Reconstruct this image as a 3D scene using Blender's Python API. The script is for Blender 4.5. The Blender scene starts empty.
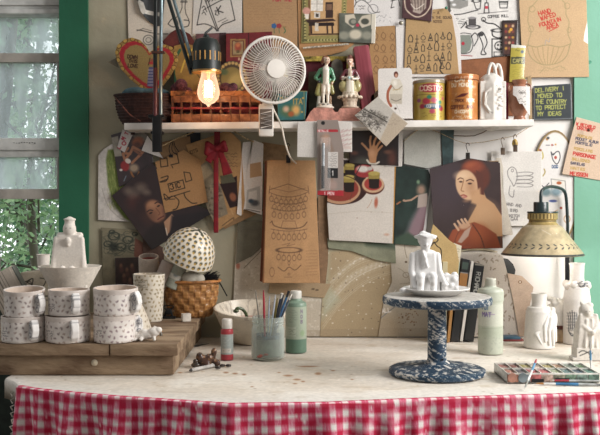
import bpy, bmesh, math, random
import numpy as np
from mathutils import Vector, Matrix, Euler
random.seed(7); RNG = np.random.RandomState(7)
PI = math.pi
COL = bpy.context.scene.collection
# ------------------------------------------------------------------ camera model (level camera, 2.4 m from the wall)
CD, ZC, FP, HX, HY = 2.4, 1.102, 900.0, 300.0, 205.0
TZ, RZ = 0.75, 0.816            # table top, riser top
def W(px, py, y=0.0):
    d = y + CD
    return Vector(((px-HX)*d/FP, y, ZC-(py-HY)*d/FP))
def unit(y): return (y+CD)/FP
def on_table(py, r=0.0):        # depth of something whose front foot shows at py
    return (ZC-TZ)*FP/(py-HY)+r-CD
def on_riser(py, r=0.0):
    return (ZC-RZ)*FP/(py-HY)+r-CD
def hx(c):
    if isinstance(c, str):
        c = c.lstrip('#'); c = ''.join(k*2 for k in c) if len(c) == 3 else c; return np.array([int(c[i:i+2], 16)/255 for i in (0, 2, 4)])
    return np.array(c, float)
def lin(c):
    c = np.clip(np.asarray(c, float), 0, 1); l = (c*np.array([.3, .59, .11])).sum(-1, keepdims=True); c = l+(c-l)*.86
    return np.where(c <= 0.04045, c/12.92, ((c+0.055)/1.055)**2.4)
# ------------------------------------------------------------------ materials
_m = {}
def mat(name, col='#808080', rough=.6, metal=0., var=.06, scale=40., bump=.0, bscale=120., col2=None, coat=0., stretch=None, spec=.4):
    if name in _m: return _m[name]
    m = bpy.data.materials.new(name); m.use_nodes = True; _m[name] = m
    nt = m.node_tree; b = nt.nodes['Principled BSDF']
    b.inputs['Roughness'].default_value = rough; b.inputs['Metallic'].default_value = metal
    b.inputs['Specular IOR Level'].default_value = spec
    b.inputs['Coat Weight'].default_value = coat; b.inputs['Coat Roughness'].default_value = .15
    tc = nt.nodes.new('ShaderNodeTexCoord'); n = nt.nodes.new('ShaderNodeTexNoise')
    n.inputs['Scale'].default_value = scale; n.inputs['Detail'].default_value = 6
    src = tc.outputs['Object']
    if stretch:
        mp = nt.nodes.new('ShaderNodeMapping'); mp.inputs['Scale'].default_value = stretch
        nt.links.new(src, mp.inputs['Vector']); src = mp.outputs['Vector']
    nt.links.new(src, n.inputs['Vector'])
    r = nt.nodes.new('ShaderNodeValToRGB'); c = hx(col)
    c2 = hx(col2) if col2 is not None else c*(1-var*2.2)
    c1 = c if col2 is not None else np.clip(c*(1+var), 0, 1)
    r.color_ramp.elements[0].position = .36; r.color_ramp.elements[1].position = .64
    r.color_ramp.elements[0].color = (*lin(c2), 1); r.color_ramp.elements[1].color = (*lin(c1), 1)
    nt.links.new(n.outputs['Fac'], r.inputs['Fac']); nt.links.new(r.outputs['Color'], b.inputs['Base Color'])
    if bump:
        n2 = nt.nodes.new('ShaderNodeTexNoise'); n2.inputs['Scale'].default_value = bscale; n2.inputs['Detail'].default_value = 4
        nt.links.new(src, n2.inputs['Vector'])
        bp = nt.nodes.new('ShaderNodeBump'); bp.inputs['Strength'].default_value = bump; bp.inputs['Distance'].default_value = .004
        nt.links.new(n2.outputs['Fac'], bp.inputs['Height']); nt.links.new(bp.outputs['Normal'], b.inputs['Normal'])
    return m
def pmat(name='printed paper', rough=.75, coat=0., bump=.15, bscale=300., grain=.06, metal=0., spec=.3, trans=0.):
    """material whose colour is the drawing / glaze stored on the surface, with procedural fibre grain"""
    if name in _m: return _m[name]
    m = bpy.data.materials.new(name); m.use_nodes = True; _m[name] = m
    nt = m.node_tree; b = nt.nodes['Principled BSDF']
    b.inputs['Roughness'].default_value = rough; b.inputs['Coat Weight'].default_value = coat; b.inputs['Coat Roughness'].default_value = .12
    b.inputs['Metallic'].default_value = metal; b.inputs['Specular IOR Level'].default_value = spec
    b.inputs['Transmission Weight'].default_value = trans
    a = nt.nodes.new('ShaderNodeAttribute'); a.attribute_name = 'Col'
    tc = nt.nodes.new('ShaderNodeTexCoord'); n = nt.nodes.new('ShaderNodeTexNoise')
    n.inputs['Scale'].default_value = bscale; n.inputs['Detail'].default_value = 5
    nt.links.new(tc.outputs['Object'], n.inputs['Vector'])
    mr = nt.nodes.new('ShaderNodeMapRange'); mr.inputs['From Min'].default_value = .3; mr.inputs['From Max'].default_value = .7
    mr.inputs['To Min'].default_value = 1-grain*2; mr.inputs['To Max'].default_value = 1+grain
    nt.links.new(n.outputs['Fac'], mr.inputs['Value'])
    mx = nt.nodes.new('ShaderNodeVectorMath'); mx.operation = 'SCALE'
    nt.links.new(a.outputs['Color'], mx.inputs[0]); nt.links.new(mr.outputs['Result'], mx.inputs['Scale'])
    nt.links.new(mx.outputs['Vector'], b.inputs['Base Color'])
    bp = nt.nodes.new('ShaderNodeBump'); bp.inputs['Strength'].default_value = bump; bp.inputs['Distance'].default_value = .001
    nt.links.new(n.outputs['Fac'], bp.inputs['Height']); nt.links.new(bp.outputs['Normal'], b.inputs['Normal'])
    return m
PAPER = lambda: pmat()
GLOSSY = lambda: pmat('glossy photo paper', rough=.32, coat=.35, bump=.03, grain=.02, spec=.5)
CERAM = lambda: pmat('printed ceramic', rough=.5, coat=.12, bump=.12, bscale=160., grain=.03)
# ------------------------------------------------------------------ painting on vertices
FONT = {k: v for k, v in (l.split(':', 1) for l in """A:00 26 40|12 32
B:00 06 36 45 34 03|33 42 41 30 00
C:45 36 16 05 01 10 30 41
D:00 06 26 44 42 20 00
E:46 06 00 40|03 33
F:46 06 00|03 33
G:45 36 16 05 01 10 30 42 22
H:00 06|40 46|03 43
I:20 26
J:01 10 20 31 36
K:00 06|46 03 40
L:06 00 40
M:00 06 23 46 40
N:00 06 40 46
O:10 01 05 16 36 45 41 30 10
P:00 06 36 45 44 33 03
Q:10 01 05 16 36 45 41 30 10|21 40
R:00 06 36 45 44 33 03|23 40
S:45 36 16 05 04 42 41 30 10 01
T:06 46|26 20
U:06 01 10 30 41 46
V:06 20 46
W:06 10 24 30 46
X:00 46|06 40
Y:06 23 46|23 20
Z:06 46 00 40
1:15 26 20
2:05 16 36 45 00 40
3:05 16 36 45 33 42 41 30 10 01
4:30 36 02 42
5:46 06 03 33 42 41 30 00
6:36 05 01 10 30 41 42 33 03
7:06 46 10
8:13 04 05 16 36 45 44 33 13 02 01 10 30 41 42 33
9:10 41 45 36 16 05 04 13 43
0:10 01 05 16 36 45 41 30 10
&:40 04 15 26 35 02 01 10 20 43
-:03 43
.:20 21
':25 26""".split('\n'))}
class Paint:
    def __init__(s, X, Y, bg, extra=None):
        s.X = X; s.Y = Y; s.C = np.tile(hx(bg), (len(X), 1)); s.E = extra
    def _mix(s, idx, col, a):
        a = np.asarray(a)[:, None]; s.C[idx] = s.C[idx]*(1-a)+hx(col)*a
    def box(s, x0, y0, x1, y1):
        return np.nonzero((s.X >= x0) & (s.X <= x1) & (s.Y >= y0) & (s.Y <= y1))[0]
    def rect(s, x0, y0, x1, y1, col, a=1.):
        i = s.box(x0, y0, x1, y1); s._mix(i, col, np.full(len(i), a)); return s
    def ell(s, cx, cy, rx, ry, col, rot=0., soft=.15, a=1., ring=None):
        R = max(rx, ry)*(1+soft)+1; i = s.box(cx-R, cy-R, cx+R, cy+R)
        if not len(i): return s
        t = math.radians(rot); dx = s.X[i]-cx; dy = s.Y[i]-cy
        u = (dx*math.cos(t)+dy*math.sin(t))/rx; v = (-dx*math.sin(t)+dy*math.cos(t))/ry
        r = np.sqrt(u*u+v*v); sf = max(soft, .35/min(rx, ry))
        al = np.clip((1+sf-r)/(2*sf), 0, 1)
        if ring: al = np.clip((ring/2+.3-np.abs(r-1)*min(rx, ry))/.6, 0, 1)
        s._mix(i, col, al*a); return s
    def poly(s, pts, col, soft=.6, a=1.):
        P = np.array(pts, float); i = s.box(P[:, 0].min()-soft, P[:, 1].min()-soft, P[:, 0].max()+soft, P[:, 1].max()+soft)
        if not len(i): return s
        x = s.X[i]; y = s.Y[i]; ins = np.zeros(len(i), bool); dm = np.full(len(i), 1e9)
        for k in range(len(P)):
            x0, y0 = P[k]; x1, y1 = P[(k+1) % len(P)]
            if y0 != y1:
                c = ((y0 > y) != (y1 > y)) & (x < (x1-x0)*(y-y0)/(y1-y0)+x0); ins ^= c
            dx, dy = x1-x0, y1-y0; L = dx*dx+dy*dy+1e-9
            t = np.clip(((x-x0)*dx+(y-y0)*dy)/L, 0, 1); dm = np.minimum(dm, np.hypot(x-x0-t*dx, y-y0-t*dy))
        s._mix(i, col, np.clip(.5+np.where(ins, dm, -dm)/soft, 0, 1)*a); return s
    def line(s, pts, w=.8, col='#333333', a=1.):
        for (x0, y0), (x1, y1) in zip(pts[:-1], pts[1:]):
            m = w/2+.5; i = s.box(min(x0, x1)-m, min(y0, y1)-m, max(x0, x1)+m, max(y0, y1)+m)
            if not len(i): continue
            dx, dy = x1-x0, y1-y0; L = dx*dx+dy*dy+1e-9
            t = np.clip(((s.X[i]-x0)*dx+(s.Y[i]-y0)*dy)/L, 0, 1)
            d = np.hypot(s.X[i]-x0-t*dx, s.Y[i]-y0-t*dy)
            s._mix(i, col, np.clip((w/2+.3-d)/.6, 0, 1)*a)
        return s
    def curve(s, pts, w=.8, col='#333333', a=1., closed=False):
        return s.line(smooth(pts, 5, closed), w, col, a)
    def text(s, t, x, y, h, col='#333333', w=.7, ang=0., a=1., asp=.62, track=1.3, jit=.0):
        ca, sa = math.cos(math.radians(ang)), math.sin(math.radians(ang)); cx = 0.
        for ch in t:
            if ch in FONT:
                jy = random.uniform(-jit, jit)*h
                for st in FONT[ch].split('|'):
                    q = [((cx+int(p[0])/4*h*asp), -int(p[1])/6*h+jy) for p in st.split()]
                    s.line([(x+u*ca-v*sa, y+u*sa+v*ca) for u, v in q], w, col, a)
            cx += h*asp*(track if ch not in "I1'." else track*.75)
        return s
    def mottle(s, amp=.05, sc=6., col=None, seed=0, thr=None):
        n = vnoise(s.X/sc, s.Y/sc, seed)
        if col is None: s.C = s.C*(1+amp*(n[:, None]-.5)*2)
        else:
            al = np.clip((n-(thr or .5))*6, 0, 1)*amp; s.C = s.C*(1-al[:, None])+hx(col)*al[:, None]
        return s
    def scrib(s, x0, y0, x1, y1, rows, col='#444444', w=.5, a=.8):
        """unreadable tiny handwriting in rows"""
        for r in range(rows):
            y = y0+(y1-y0)*(r+.5)/rows; x = x0; p = []
            hh = (y1-y0)/rows*.32
            while x < x1:
                p.append((x, y+random.uniform(-hh, hh))); x += random.uniform(.7, 1.4)
                if random.random() < .16:
                    if len(p) > 1: s.line(p, w, col, a)
                    p = []; x += 1.3
            if len(p) > 1: s.line(p, w, col, a)
        return s
def vnoise(x, y, seed=0, octv=4):
    out = 0; amp = .5; tot = 0
    for o in range(octv):
        xi = np.floor(x).astype(int); yi = np.floor(y).astype(int); fx = x-xi; fy = y-yi
        fx = fx*fx*(3-2*fx); fy = fy*fy*(3-2*fy)
        def h(a, b):
            v = np.sin(a*127.1+b*311.7+seed*74.7+o*19.3)*43758.5453; return v-np.floor(v)
        out = out+amp*((h(xi, yi)*(1-fx)+h(xi+1, yi)*fx)*(1-fy)+(h(xi, yi+1)*(1-fx)+h(xi+1, yi+1)*fx)*fy)
        tot += amp; amp *= .5; x = x*2.03; y = y*2.03
    return out/tot
def smooth(pts, n=5, closed=False):
    P = [Vector(p) for p in pts]; N = len(P); out = []
    if N < 3: return [tuple(p) for p in P]
    rng = range(N) if closed else range(N-1)
    for i in rng:
        p0 = P[(i-1) % N] if (closed or i > 0) else P[i]; p1 = P[i]; p2 = P[(i+1) % N]
        p3 = P[(i+2) % N] if (closed or i+2 < N) else p2
        for k in range(n):
            t = k/n
            out.append(tuple(.5*((2*p1)+(p2-p0)*t+(2*p0-5*p1+4*p2-p3)*t*t+(3*p1-p0-3*p2+p3)*t**3)))
    out.append(tuple(P[0] if closed else P[-1])); return out
# ------------------------------------------------------------------ objects
def tag(o, label=None, cat=None, group=None, kind=None):
    if label: o['label'] = label
    if cat: o['category'] = cat
    if group: o['group'] = group
    if kind: o['kind'] = kind
    return o
def empty(name, loc, label, cat, group=None, rot=(0, 0, 0)):
    o = bpy.data.objects.new(name, None); COL.objects.link(o); o.location = loc; o.rotation_euler = rot
    o.empty_display_size = .02
    return tag(o, label, cat, group)
def mesh_obj(name, V, F, m, parent=None, loc=(0, 0, 0), smooth_=True, colors=None, rot=(0, 0, 0)):
    me = bpy.data.meshes.new(name); V = np.asarray(V, np.float32)
    if isinstance(F, np.ndarray):
        me.vertices.add(len(V)); me.vertices.foreach_set('co', V.ravel())
        me.loops.add(F.size); me.loops.foreach_set('vertex_index', F.ravel().astype(np.int32))
        me.polygons.add(len(F)); me.polygons.foreach_set('loop_start', np.arange(0, F.size, F.shape[1], dtype=np.int32))
        me.update(calc_edges=True)
    else: me.from_pydata([tuple(map(float, v)) for v in V], [], F)
    if smooth_ is True: me.polygons.foreach_set('use_smooth', np.ones(len(me.polygons), bool))
    if colors is not None:
        a = me.color_attributes.new('Col', 'FLOAT_COLOR', 'POINT')
        c = np.ones((len(V), 4), np.float32); c[:, :3] = lin(colors); a.data.foreach_set('color', c.ravel())
    me.materials.append(m); me.update()
    o = bpy.data.objects.new(name, me); COL.objects.link(o); o.parent = parent; o.location = loc; o.rotation_euler = rot
    return o
def angle_smooth(o, deg=40):
    me = o.data; me.polygons.foreach_set('use_smooth', np.ones(len(me.polygons), bool))
    bm = bmesh.new(); bm.from_mesh(me); L = math.radians(deg)
    for e in bm.edges:
        if len(e.link_faces) == 2 and e.calc_face_angle(0) > L: e.smooth = False
    bm.to_mesh(me); bm.free(); return o
def grid_faces(nu, nv, wrap=False, off=0, flip=False):
    i = np.arange(nv-1)[:, None]*nu; j = np.arange(nu if wrap else nu-1)[None, :]; j2 = (j+1) % nu
    a = (i+j).ravel(); b = (i+j2).ravel(); c = (i+nu+j2).ravel(); d = (i+nu+j).ravel()
    F = np.stack([a, b, c, d], 1)+off
    return F[:, ::-1] if flip else F
def two_sided(V, F, thick, nrm):
    """close a front surface into a slab: V (n,3) front, pushed back by thick along nrm"""
    n = len(V); V2 = V+np.asarray(nrm)*thick
    e = np.concatenate([F[:, [k, (k+1) % F.shape[1]]] for k in range(F.shape[1])])
    key = np.minimum(e[:, 0], e[:, 1])*(n+1)+np.maximum(e[:, 0], e[:, 1])
    u, idx, cnt = np.unique(key, return_index=True, return_counts=True)
    b = e[idx[cnt == 1]]
    side = np.stack([b[:, 1], b[:, 0], b[:, 0]+n, b[:, 1]+n], 1)
    return np.concatenate([V, V2]), np.concatenate([F, F[:, ::-1]+n, side])
LAYER = .0016
def sheet(name, shape, layer, label=None, cat=None, bg='#e8e4dc', paint=None, m=None, cell=.5, curl=None, thick=.0005,
          parent=None, group=None, wave=.0009, y=None, back=None, lean=None, kind=None):
    """a real sheet pinned near the wall; shape = 4 corners (tl,tr,br,bl) or an outline, in photograph units at its own depth"""
    y = (-.003-layer*LAYER) if y is None else y
    P = np.array(shape, float)
    if len(P) == 4:
        tl, tr, br, bl = P
        nu = max(3, int(max(np.linalg.norm(tr-tl), np.linalg.norm(br-bl))/cell)); nv = max(3, int(max(np.linalg.norm(bl-tl), np.linalg.norm(br-tr))/cell))
        u, v = np.meshgrid(np.linspace(0, 1, nu), np.linspace(0, 1, nv)); u = u.ravel()[:, None]; v = v.ravel()[:, None]
        Q = (tl*(1-u)+tr*u)*(1-v)+(bl*(1-u)+br*u)*v
        F = grid_faces(nu, nv, flip=True); u = u[:, 0]; v = v[:, 0]
    else:
        c = P.mean(0); per = []
        for k in range(len(P)):
            a, b = P[k], P[(k+1) % len(P)]; n = max(1, int(np.linalg.norm(b-a)/cell))
            for t in range(n): per.append(a+(b-a)*t/n)
        per = np.array(per); area = np.sum(per[:, 0]*np.roll(per[:, 1], -1)-np.roll(per[:, 0], -1)*per[:, 1])
        if area > 0: per = per[::-1]
        R = np.max(np.linalg.norm(per-c, axis=1)); nr = max(3, int(R/cell))
        t = np.linspace(.004, 1, nr)[:, None, None]
        Q = (c+(per[None]-c)*t).reshape(-1, 2); F = grid_faces(len(per), nr, wrap=True)
        mn, mx = P.min(0), P.max(0); u = (Q[:, 0]-mn[0])/(mx[0]-mn[0]); v = (Q[:, 1]-mn[1])/(mx[1]-mn[1])
    dy = np.zeros(len(Q))
    if wave: dy = -np.abs(wave)*vnoise(u*2.2+layer, v*2.2, int(layer*7) % 97)*1.0
    if curl: dy = dy-np.maximum(0, curl(u, v))
    if lean: dy = dy-lean*v
    Y = y+dy; d = y+CD            # sheet laid out at its own depth, relief added on top
    V = np.stack([(Q[:, 0]-HX)*d/FP, Y, ZC-(Q[:, 1]-HY)*d/FP], 1)
    pc = Paint(Q[:, 0], Q[:, 1], bg)
    pc.mottle(.03, 14, seed=int(layer*13) % 50)
    if paint: paint(pc)
    cols = pc.C
    # orient faces towards the camera (-y)
    a, b, c3 = V[F[0, 0]], V[F[0, 1]], V[F[0, 2]]
    if np.cross(b-a, c3-a)[1] > 0: F = F[:, ::-1]
    n = len(V)
    V2, F2 = two_sided(V, F, thick, (0, 1, 0))
    bc = hx(back or bg); cols = np.concatenate([cols, np.tile(bc, (n, 1))])
    cx, cz = V[:, 0].mean(), V[:, 2].min()
    loc = Vector((cx, y, cz)) if parent is None else Vector((0, 0, 0))
    if parent is not None: off = parent.matrix_basis.translation; V2 = V2-np.array(off)
    else: V2 = V2-np.array(loc)
    o = mesh_obj(name, V2, F2, m or PAPER(), parent, loc, True, cols)
    if parent is None: tag(o, label, cat, group, kind)
    elif label: o['label'] = label
    return o
class MB:
    """collects shapes into one mesh"""
    def __init__(s): s.V = []; s.F = []
    def add(s, V, F):
        o = len(s.V); s.V += [tuple(v) for v in V]; s.F += [tuple(int(i)+o for i in f) for f in F]; return s
    def box(s, c, size, rot=None, bev=0.):
        x, y, z = [k/2 for k in size]
        bm = bmesh.new(); bmesh.ops.create_cube(bm, size=1)
        bmesh.ops.scale(bm, vec=size, verts=bm.verts)
        if bev: bmesh.ops.bevel(bm, geom=bm.edges[:], offset=bev, segments=2, affect='EDGES', profile=.6)
        M = Matrix.Translation(c)
        if rot is not None: M = M @ Euler(rot).to_matrix().to_4x4()
        bm.transform(M); bm.verts.index_update()
        s.add([v.co for v in bm.verts], [[v.index for v in f.verts] for f in bm.faces]); bm.free(); return s
    def tube(s, pts, r, seg=10, cap=True, flat=1.):
        P = [Vector(p) for p in pts]; n = len(P); R = r if isinstance(r, (list, tuple)) else [r]*n
        V = []; F = []; up = None
        for i, p in enumerate(P):
            t = (P[min(i+1, n-1)]-P[max(i-1, 0)])
            if t.length < 1e-9: t = Vector((0, 0, 1))
            t.normalize()
            if up is None:
                up = Vector((0, 1, 0)) if abs(t.y) < .9 else Vector((1, 0, 0))
            up = (up-t*up.dot(t)); up.normalize(); sd = t.cross(up)
            for k in range(seg):
                a = 2*PI*k/seg; V.append(p+sd*(math.cos(a)*R[i])+up*(math.sin(a)*R[i]*flat))
        for i in range(n-1):
            for k in range(seg):
                F.append((i*seg+k, i*seg+(k+1) % seg, (i+1)*seg+(k+1) % seg, (i+1)*seg+k))
        if cap: F.append(tuple(range(seg))[::-1]); F.append(tuple((n-1)*seg+k for k in range(seg)))
        return s.add(V, F)
    def lathe(s, prof, seg=40, c=(0, 0, 0), sx=1., sy=1., M=None):
        V = []; F = []; n = len(prof)
        for r, z in prof:
            for k in range(seg):
                a = 2*PI*k/seg; v = Vector((r*math.cos(a)*sx, r*math.sin(a)*sy, z))
                if M: v = M @ v
                V.append(v+Vector(c))
        for i in range(n-1):
            for k in range(seg):
                F.append((i*seg+k, i*seg+(k+1) % seg, (i+1)*seg+(k+1) % seg, (i+1)*seg+k))
        F.append(tuple(range(seg))[::-1]); F.append(tuple((n-1)*seg+k for k in range(seg)))
        return s.add(V, F)
    def ball(s, c, r, seg=16, rings=10, rot=None):
        r = (r, r, r) if not isinstance(r, (tuple, list)) else r
        bm = bmesh.new(); bmesh.ops.create_uvsphere(bm, u_segments=seg, v_segments=rings, radius=1)
        M = Matrix.Translation(c)
        if rot is not None: M = M @ Euler(rot).to_matrix().to_4x4()
        M = M @ Matrix.Diagonal((*r, 1)); bm.transform(M); bm.verts.index_update()
        s.add([v.co for v in bm.verts], [[v.index for v in f.verts] for f in bm.faces]); bm.free(); return s
    def prism(s, pts, y0, y1):
        """outline in x,z extruded along y"""
        n = len(pts); V = [(x, y0, z) for x, z in pts]+[(x, y1, z) for x, z in pts]
        F = [tuple(range(n)), tuple(range(n, 2*n))[::-1]]+[(i, i+n, (i+1) % n+n, (i+1) % n) for i in range(n)]
        return s.add(V, F)
    def build(s, name, m, parent=None, loc=(0, 0, 0), deg=40, rot=(0, 0, 0)):
        o = mesh_obj(name, s.V, s.F, m, parent, loc, False, rot=rot)
        bm = bmesh.new(); bm.from_mesh(o.data); bmesh.ops.recalc_face_normals(bm, faces=bm.faces); bm.to_mesh(o.data); bm.free()
        return angle_smooth(o, deg)
def plathe(name, prof, px, py, un, bg, paint=None, m=None, parent=None, loc=(0, 0, 0), seg=96, step=.6, wob=0., sx=1., sy=1., rot=(0, 0, 0), disp=None):
    """turned shape with its decoration; prof in photograph units (radius, height), un = metres per unit.
    the decoration is laid out round the wall: X = px + arc from the front, Y = py - height"""
    pr = []
    for (r0, z0), (r1, z1) in zip(prof[:-1], prof[1:]):
        n = max(1, int(math.hypot(r1-r0, z1-z0)/step))
        for k in range(n): pr.append((r0+(r1-r0)*k/n, z0+(z1-z0)*k/n))
    pr.append(prof[-1]); pr = np.array(pr); n = len(pr)
    rm = max(p[0] for p in prof); seg = max(seg, int(2*PI*rm/step))
    a = np.arange(seg)*2*PI/seg-PI; A, I = np.meshgrid(a, np.arange(n)); A = A.ravel(); I = I.ravel()
    r = pr[I, 0]; z = pr[I, 1]
    rr = r*(1+wob*(vnoise(np.cos(A)*1.3+9, np.sin(A)*1.3+z*.02+5, 3)-.5))
    if disp: rr = rr+disp(A, z, r)
    V = np.stack([rr*np.sin(A)*sx, -rr*np.cos(A)*sy, z], 1)*un
    F = grid_faces(seg, n, wrap=True)
    pc = Paint(px+A*np.maximum(r, .3*rm), py-z, bg, extra=dict(i=I/(n-1), r=r, z=z, a=A))
    if paint: paint(pc)
    o = mesh_obj(name, V, F, m or CERAM(), parent, loc, True, pc.C, rot=rot)
    bm = bmesh.new(); bm.from_mesh(o.data); bm.verts.ensure_lookup_table()
    for st in (0, (n-1)*seg):
        if pr[0 if st == 0 else -1][0] > .05:
            try: bm.faces.new([bm.verts[st+k] for k in range(seg)])
            except Exception: pass
    bmesh.ops.recalc_face_normals(bm, faces=bm.faces)
    for e in bm.edges:
        if len(e.link_faces) == 2 and e.calc_face_angle(0) > .7: e.smooth = False
    for f in bm.faces: f.smooth = True
    bm.to_mesh(o.data); bm.free(); return o
def sculpt(name, prims, px, py, un, m, bg='#e9e6e0', paint=None, parent=None, loc=(0, 0, 0), voxel=.7, sm=3, rot=(0, 0, 0)):
    """one continuous body from limbs and masses. prims in photograph units, x right from px, y away, z up from py
    ('c', p0, p1, r0, r1) tapered limb, ('e', c, (rx,ry,rz), rot_deg_tuple) mass, ('b', c, size, rot_deg_tuple) block"""
    bm = bmesh.new()
    def merge(b2, M=None):
        if M is not None: b2.transform(M)
        me = bpy.data.meshes.new('tmp'); b2.to_mesh(me); b2.free(); bm.from_mesh(me); bpy.data.meshes.remove(me)
    for p in prims:
        if p[0] == 'c':
            p0, p1, r0, r1 = Vector(p[1]), Vector(p[2]), p[3], p[4]; b2 = bmesh.new()
            for q, r in ((p0, r0), (p1, r1)):
                bmesh.ops.create_icosphere(b2, subdivisions=2, radius=r, matrix=Matrix.Translation(q))
            res = bmesh.ops.convex_hull(b2, input=b2.verts[:])
            bad = [g for g in res['geom_interior']+res['geom_unused'] if isinstance(g, bmesh.types.BMVert) and g.is_valid]
            bmesh.ops.delete(b2, geom=bad, context='VERTS'); merge(b2)
        elif p[0] == 'h':
            b2 = bmesh.new(); vs_ = [b2.verts.new(q) for q in p[1]]; bmesh.ops.convex_hull(b2, input=vs_); merge(b2)
        else:
            b2 = bmesh.new(); R = Euler([math.radians(k) for k in (p[3] if len(p) > 3 else (0, 0, 0))]).to_matrix().to_4x4()
            if p[0] == 'e': bmesh.ops.create_icosphere(b2, subdivisions=3, radius=1); S = Matrix.Diagonal((*p[2], 1))
            else: bmesh.ops.create_cube(b2, size=1); S = Matrix.Diagonal((*p[2], 1))
            merge(b2, Matrix.Translation(p[1]) @ R @ S)
    me = bpy.data.meshes.new(name); bm.to_mesh(me); bm.free()
    o = bpy.data.objects.new(name, me); COL.objects.link(o)
    r = o.modifiers.new('r', 'REMESH'); r.mode = 'VOXEL'; r.voxel_size = voxel; r.use_smooth_shade = True
    s_ = o.modifiers.new('s', 'SMOOTH'); s_.iterations = sm; s_.factor = .5
    dg = bpy.context.evaluated_depsgraph_get(); me2 = bpy.data.meshes.new_from_object(o.evaluated_get(dg))
    bpy.data.objects.remove(o); bpy.data.meshes.remove(me)
    V = np.empty(len(me2.vertices)*3, np.float32); me2.vertices.foreach_get('co', V); V = V.reshape(-1, 3)
    pc = Paint(px+V[:, 0], py-V[:, 2], bg, extra=dict(y=V[:, 1]))
    if paint: paint(pc)
    me2.vertices.foreach_set('co', (V*un).ravel())
    a = me2.color_attributes.new('Col', 'FLOAT_COLOR', 'POINT'); c = np.ones((len(V), 4), np.float32); c[:, :3] = lin(pc.C)
    a.data.foreach_set('color', c.ravel()); me2.polygons.foreach_set('use_smooth', np.ones(len(me2.polygons), bool))
    me2.materials.clear(); me2.materials.append(m); me2.name = name
    o = bpy.data.objects.new(name, me2); COL.objects.link(o); o.parent = parent; o.location = loc; o.rotation_euler = rot; me2.update()
    return o
def frustum(w0, d0, z0, w1, d1, z1, x=0, y=0): return ('h', [(x+s*w, y+t*d, z) for (w, d, z) in ((w0, d0, z0), (w0*.86, d0, z0), (w1, d1, z1), (w1*.86, d1, z1)) for s in (-1, 1) for t in ((-.55, .55) if (w, z) in ((w0, z0), (w1, z1)) else (-1, 1))])
def copy_tree(o, parent=None):
    c = o.copy(); COL.objects.link(c); c.parent = parent
    for ch in [k for k in COL.objects if k.parent == o]: copy_tree(ch, c)
    return c
# ================================================================== SETTING
sc = bpy.context.scene
sc.view_settings.view_transform = 'Standard'; sc.view_settings.look = 'None'
sc.view_settings.exposure = EXPO if 'EXPO' in globals() else 0.0
sc.view_settings.gamma = 1.0; sc.view_settings.use_curve_mapping = False
cam = bpy.data.cameras.new('camera'); camo = bpy.data.objects.new('camera', cam); COL.objects.link(camo)
cam.sensor_width = 36; cam.lens = FP/600*36; cam.shift_y = -12.5/600; cam.clip_end = 200
camo.location = (0, -CD, ZC); camo.rotation_euler = (PI/2, 0, 0); sc.camera = camo
w = bpy.data.worlds.new('daylight'); sc.world = w; w.use_nodes = True; nt = w.node_tree
bg = nt.nodes['Background']; tc = nt.nodes.new('ShaderNodeTexCoord'); sp = nt.nodes.new('ShaderNodeSeparateXYZ')
nt.links.new(tc.outputs['Generated'], sp.inputs['Vector']); cr = nt.nodes.new('ShaderNodeValToRGB')
mr = nt.nodes.new('ShaderNodeMapRange'); mr.inputs['From Min'].default_value = -1; mr.inputs['From Max'].default_value = 1
nt.links.new(sp.outputs['Y'], mr.inputs['Value']); nt.links.new(mr.outputs['Result'], cr.inputs['Fac'])
e = cr.color_ramp.elements; e[0].position = .38; e[0].color = (.325, .31, .295, 1); e[1].position = .62; e[1].color = (2.1, 2.2, 2.25, 1)
nt.links.new(cr.outputs['Color'], bg.inputs['Color']); bg.inputs['Strength'].default_value = 1.0
def area(name, loc, tgt, size, power, col):
    l = bpy.data.lights.new(name, 'AREA'); l.shape = 'RECTANGLE'; l.size, l.size_y = size; l.energy = power; l.color = col
    o = bpy.data.objects.new(name, l); COL.objects.link(o); o.location = loc
    o.rotation_euler = (Vector(tgt)-Vector(loc)).to_track_quat('-Z', 'Y').to_euler(); return o
area('window_daylight', (2.05, -1.25, 1.95), (0.1, -.1, .95), (1.1, 1.3), 82, (1.0, .975, .95))
# wall round the window opening (opening -170..62 across, -90..288 down)
plaster = mat('plaster', '#a8a189', rough=.85, var=.04, scale=5, bump=.25, bscale=60, col2='#958e76')
def wbox(mb, px0, px1, py0, py1, y0, y1):
    a = W(px0, py0, 0); b = W(px1, py1, 0)
    mb.box(((a.x+b.x)/2, (y0+y1)/2, (a.z+b.z)/2), (abs(b.x-a.x), abs(y1-y0), abs(a.z-b.z))); return mb
mb = MB(); wbox(mb, 62, 1400, -400, 620, 0, .1); wbox(mb, -900, -170, -400, 620, 0, .1); wbox(mb, -170, 62, -400, -90, 0, .1)
tag(mb.build('wall_back', plaster), kind='structure')
mb = MB(); wbox(mb, -170, 62, 288, 620, 0.005, .1); tag(mb.build('wall_below_window', mat('dark_wall', '#2c3a33', var=.1)), kind='structure')
green = mat('green_paint', '#1f6b4b', rough=.55, var=.03, scale=7, bump=.12, bscale=90, col2='#1b6143')
mb = MB(); p = [(62.5, -400), (89, -400)]
pts = [(60, 620), (60, -400), (88.5, -400)]+[(89+vnoise(np.array([k*.13]), np.array([2.]))[0]*2-1, k*9) for k in range(-5, 60)]+[(89.5, 620)]
mb.prism([(W(a, b).x, W(a, b).z) for a, b in pts], -.010, -.0002)
tag(mb.build('trim_1', green), kind='structure')
green2 = mat('pale_green_paint', '#70ad93', rough=.6, var=.03, scale=9, bump=.1, bscale=90, col2='#69a68a')
mb = MB(); a, b = W(573, 0), W(760, 0); mb.prism([(a.x, 0.0), (a.x, 2.2), (b.x, 2.2), (b.x, 0.0)], -.012, -.0002); tag(mb.build('trim_2', green2), kind='structure')
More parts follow.
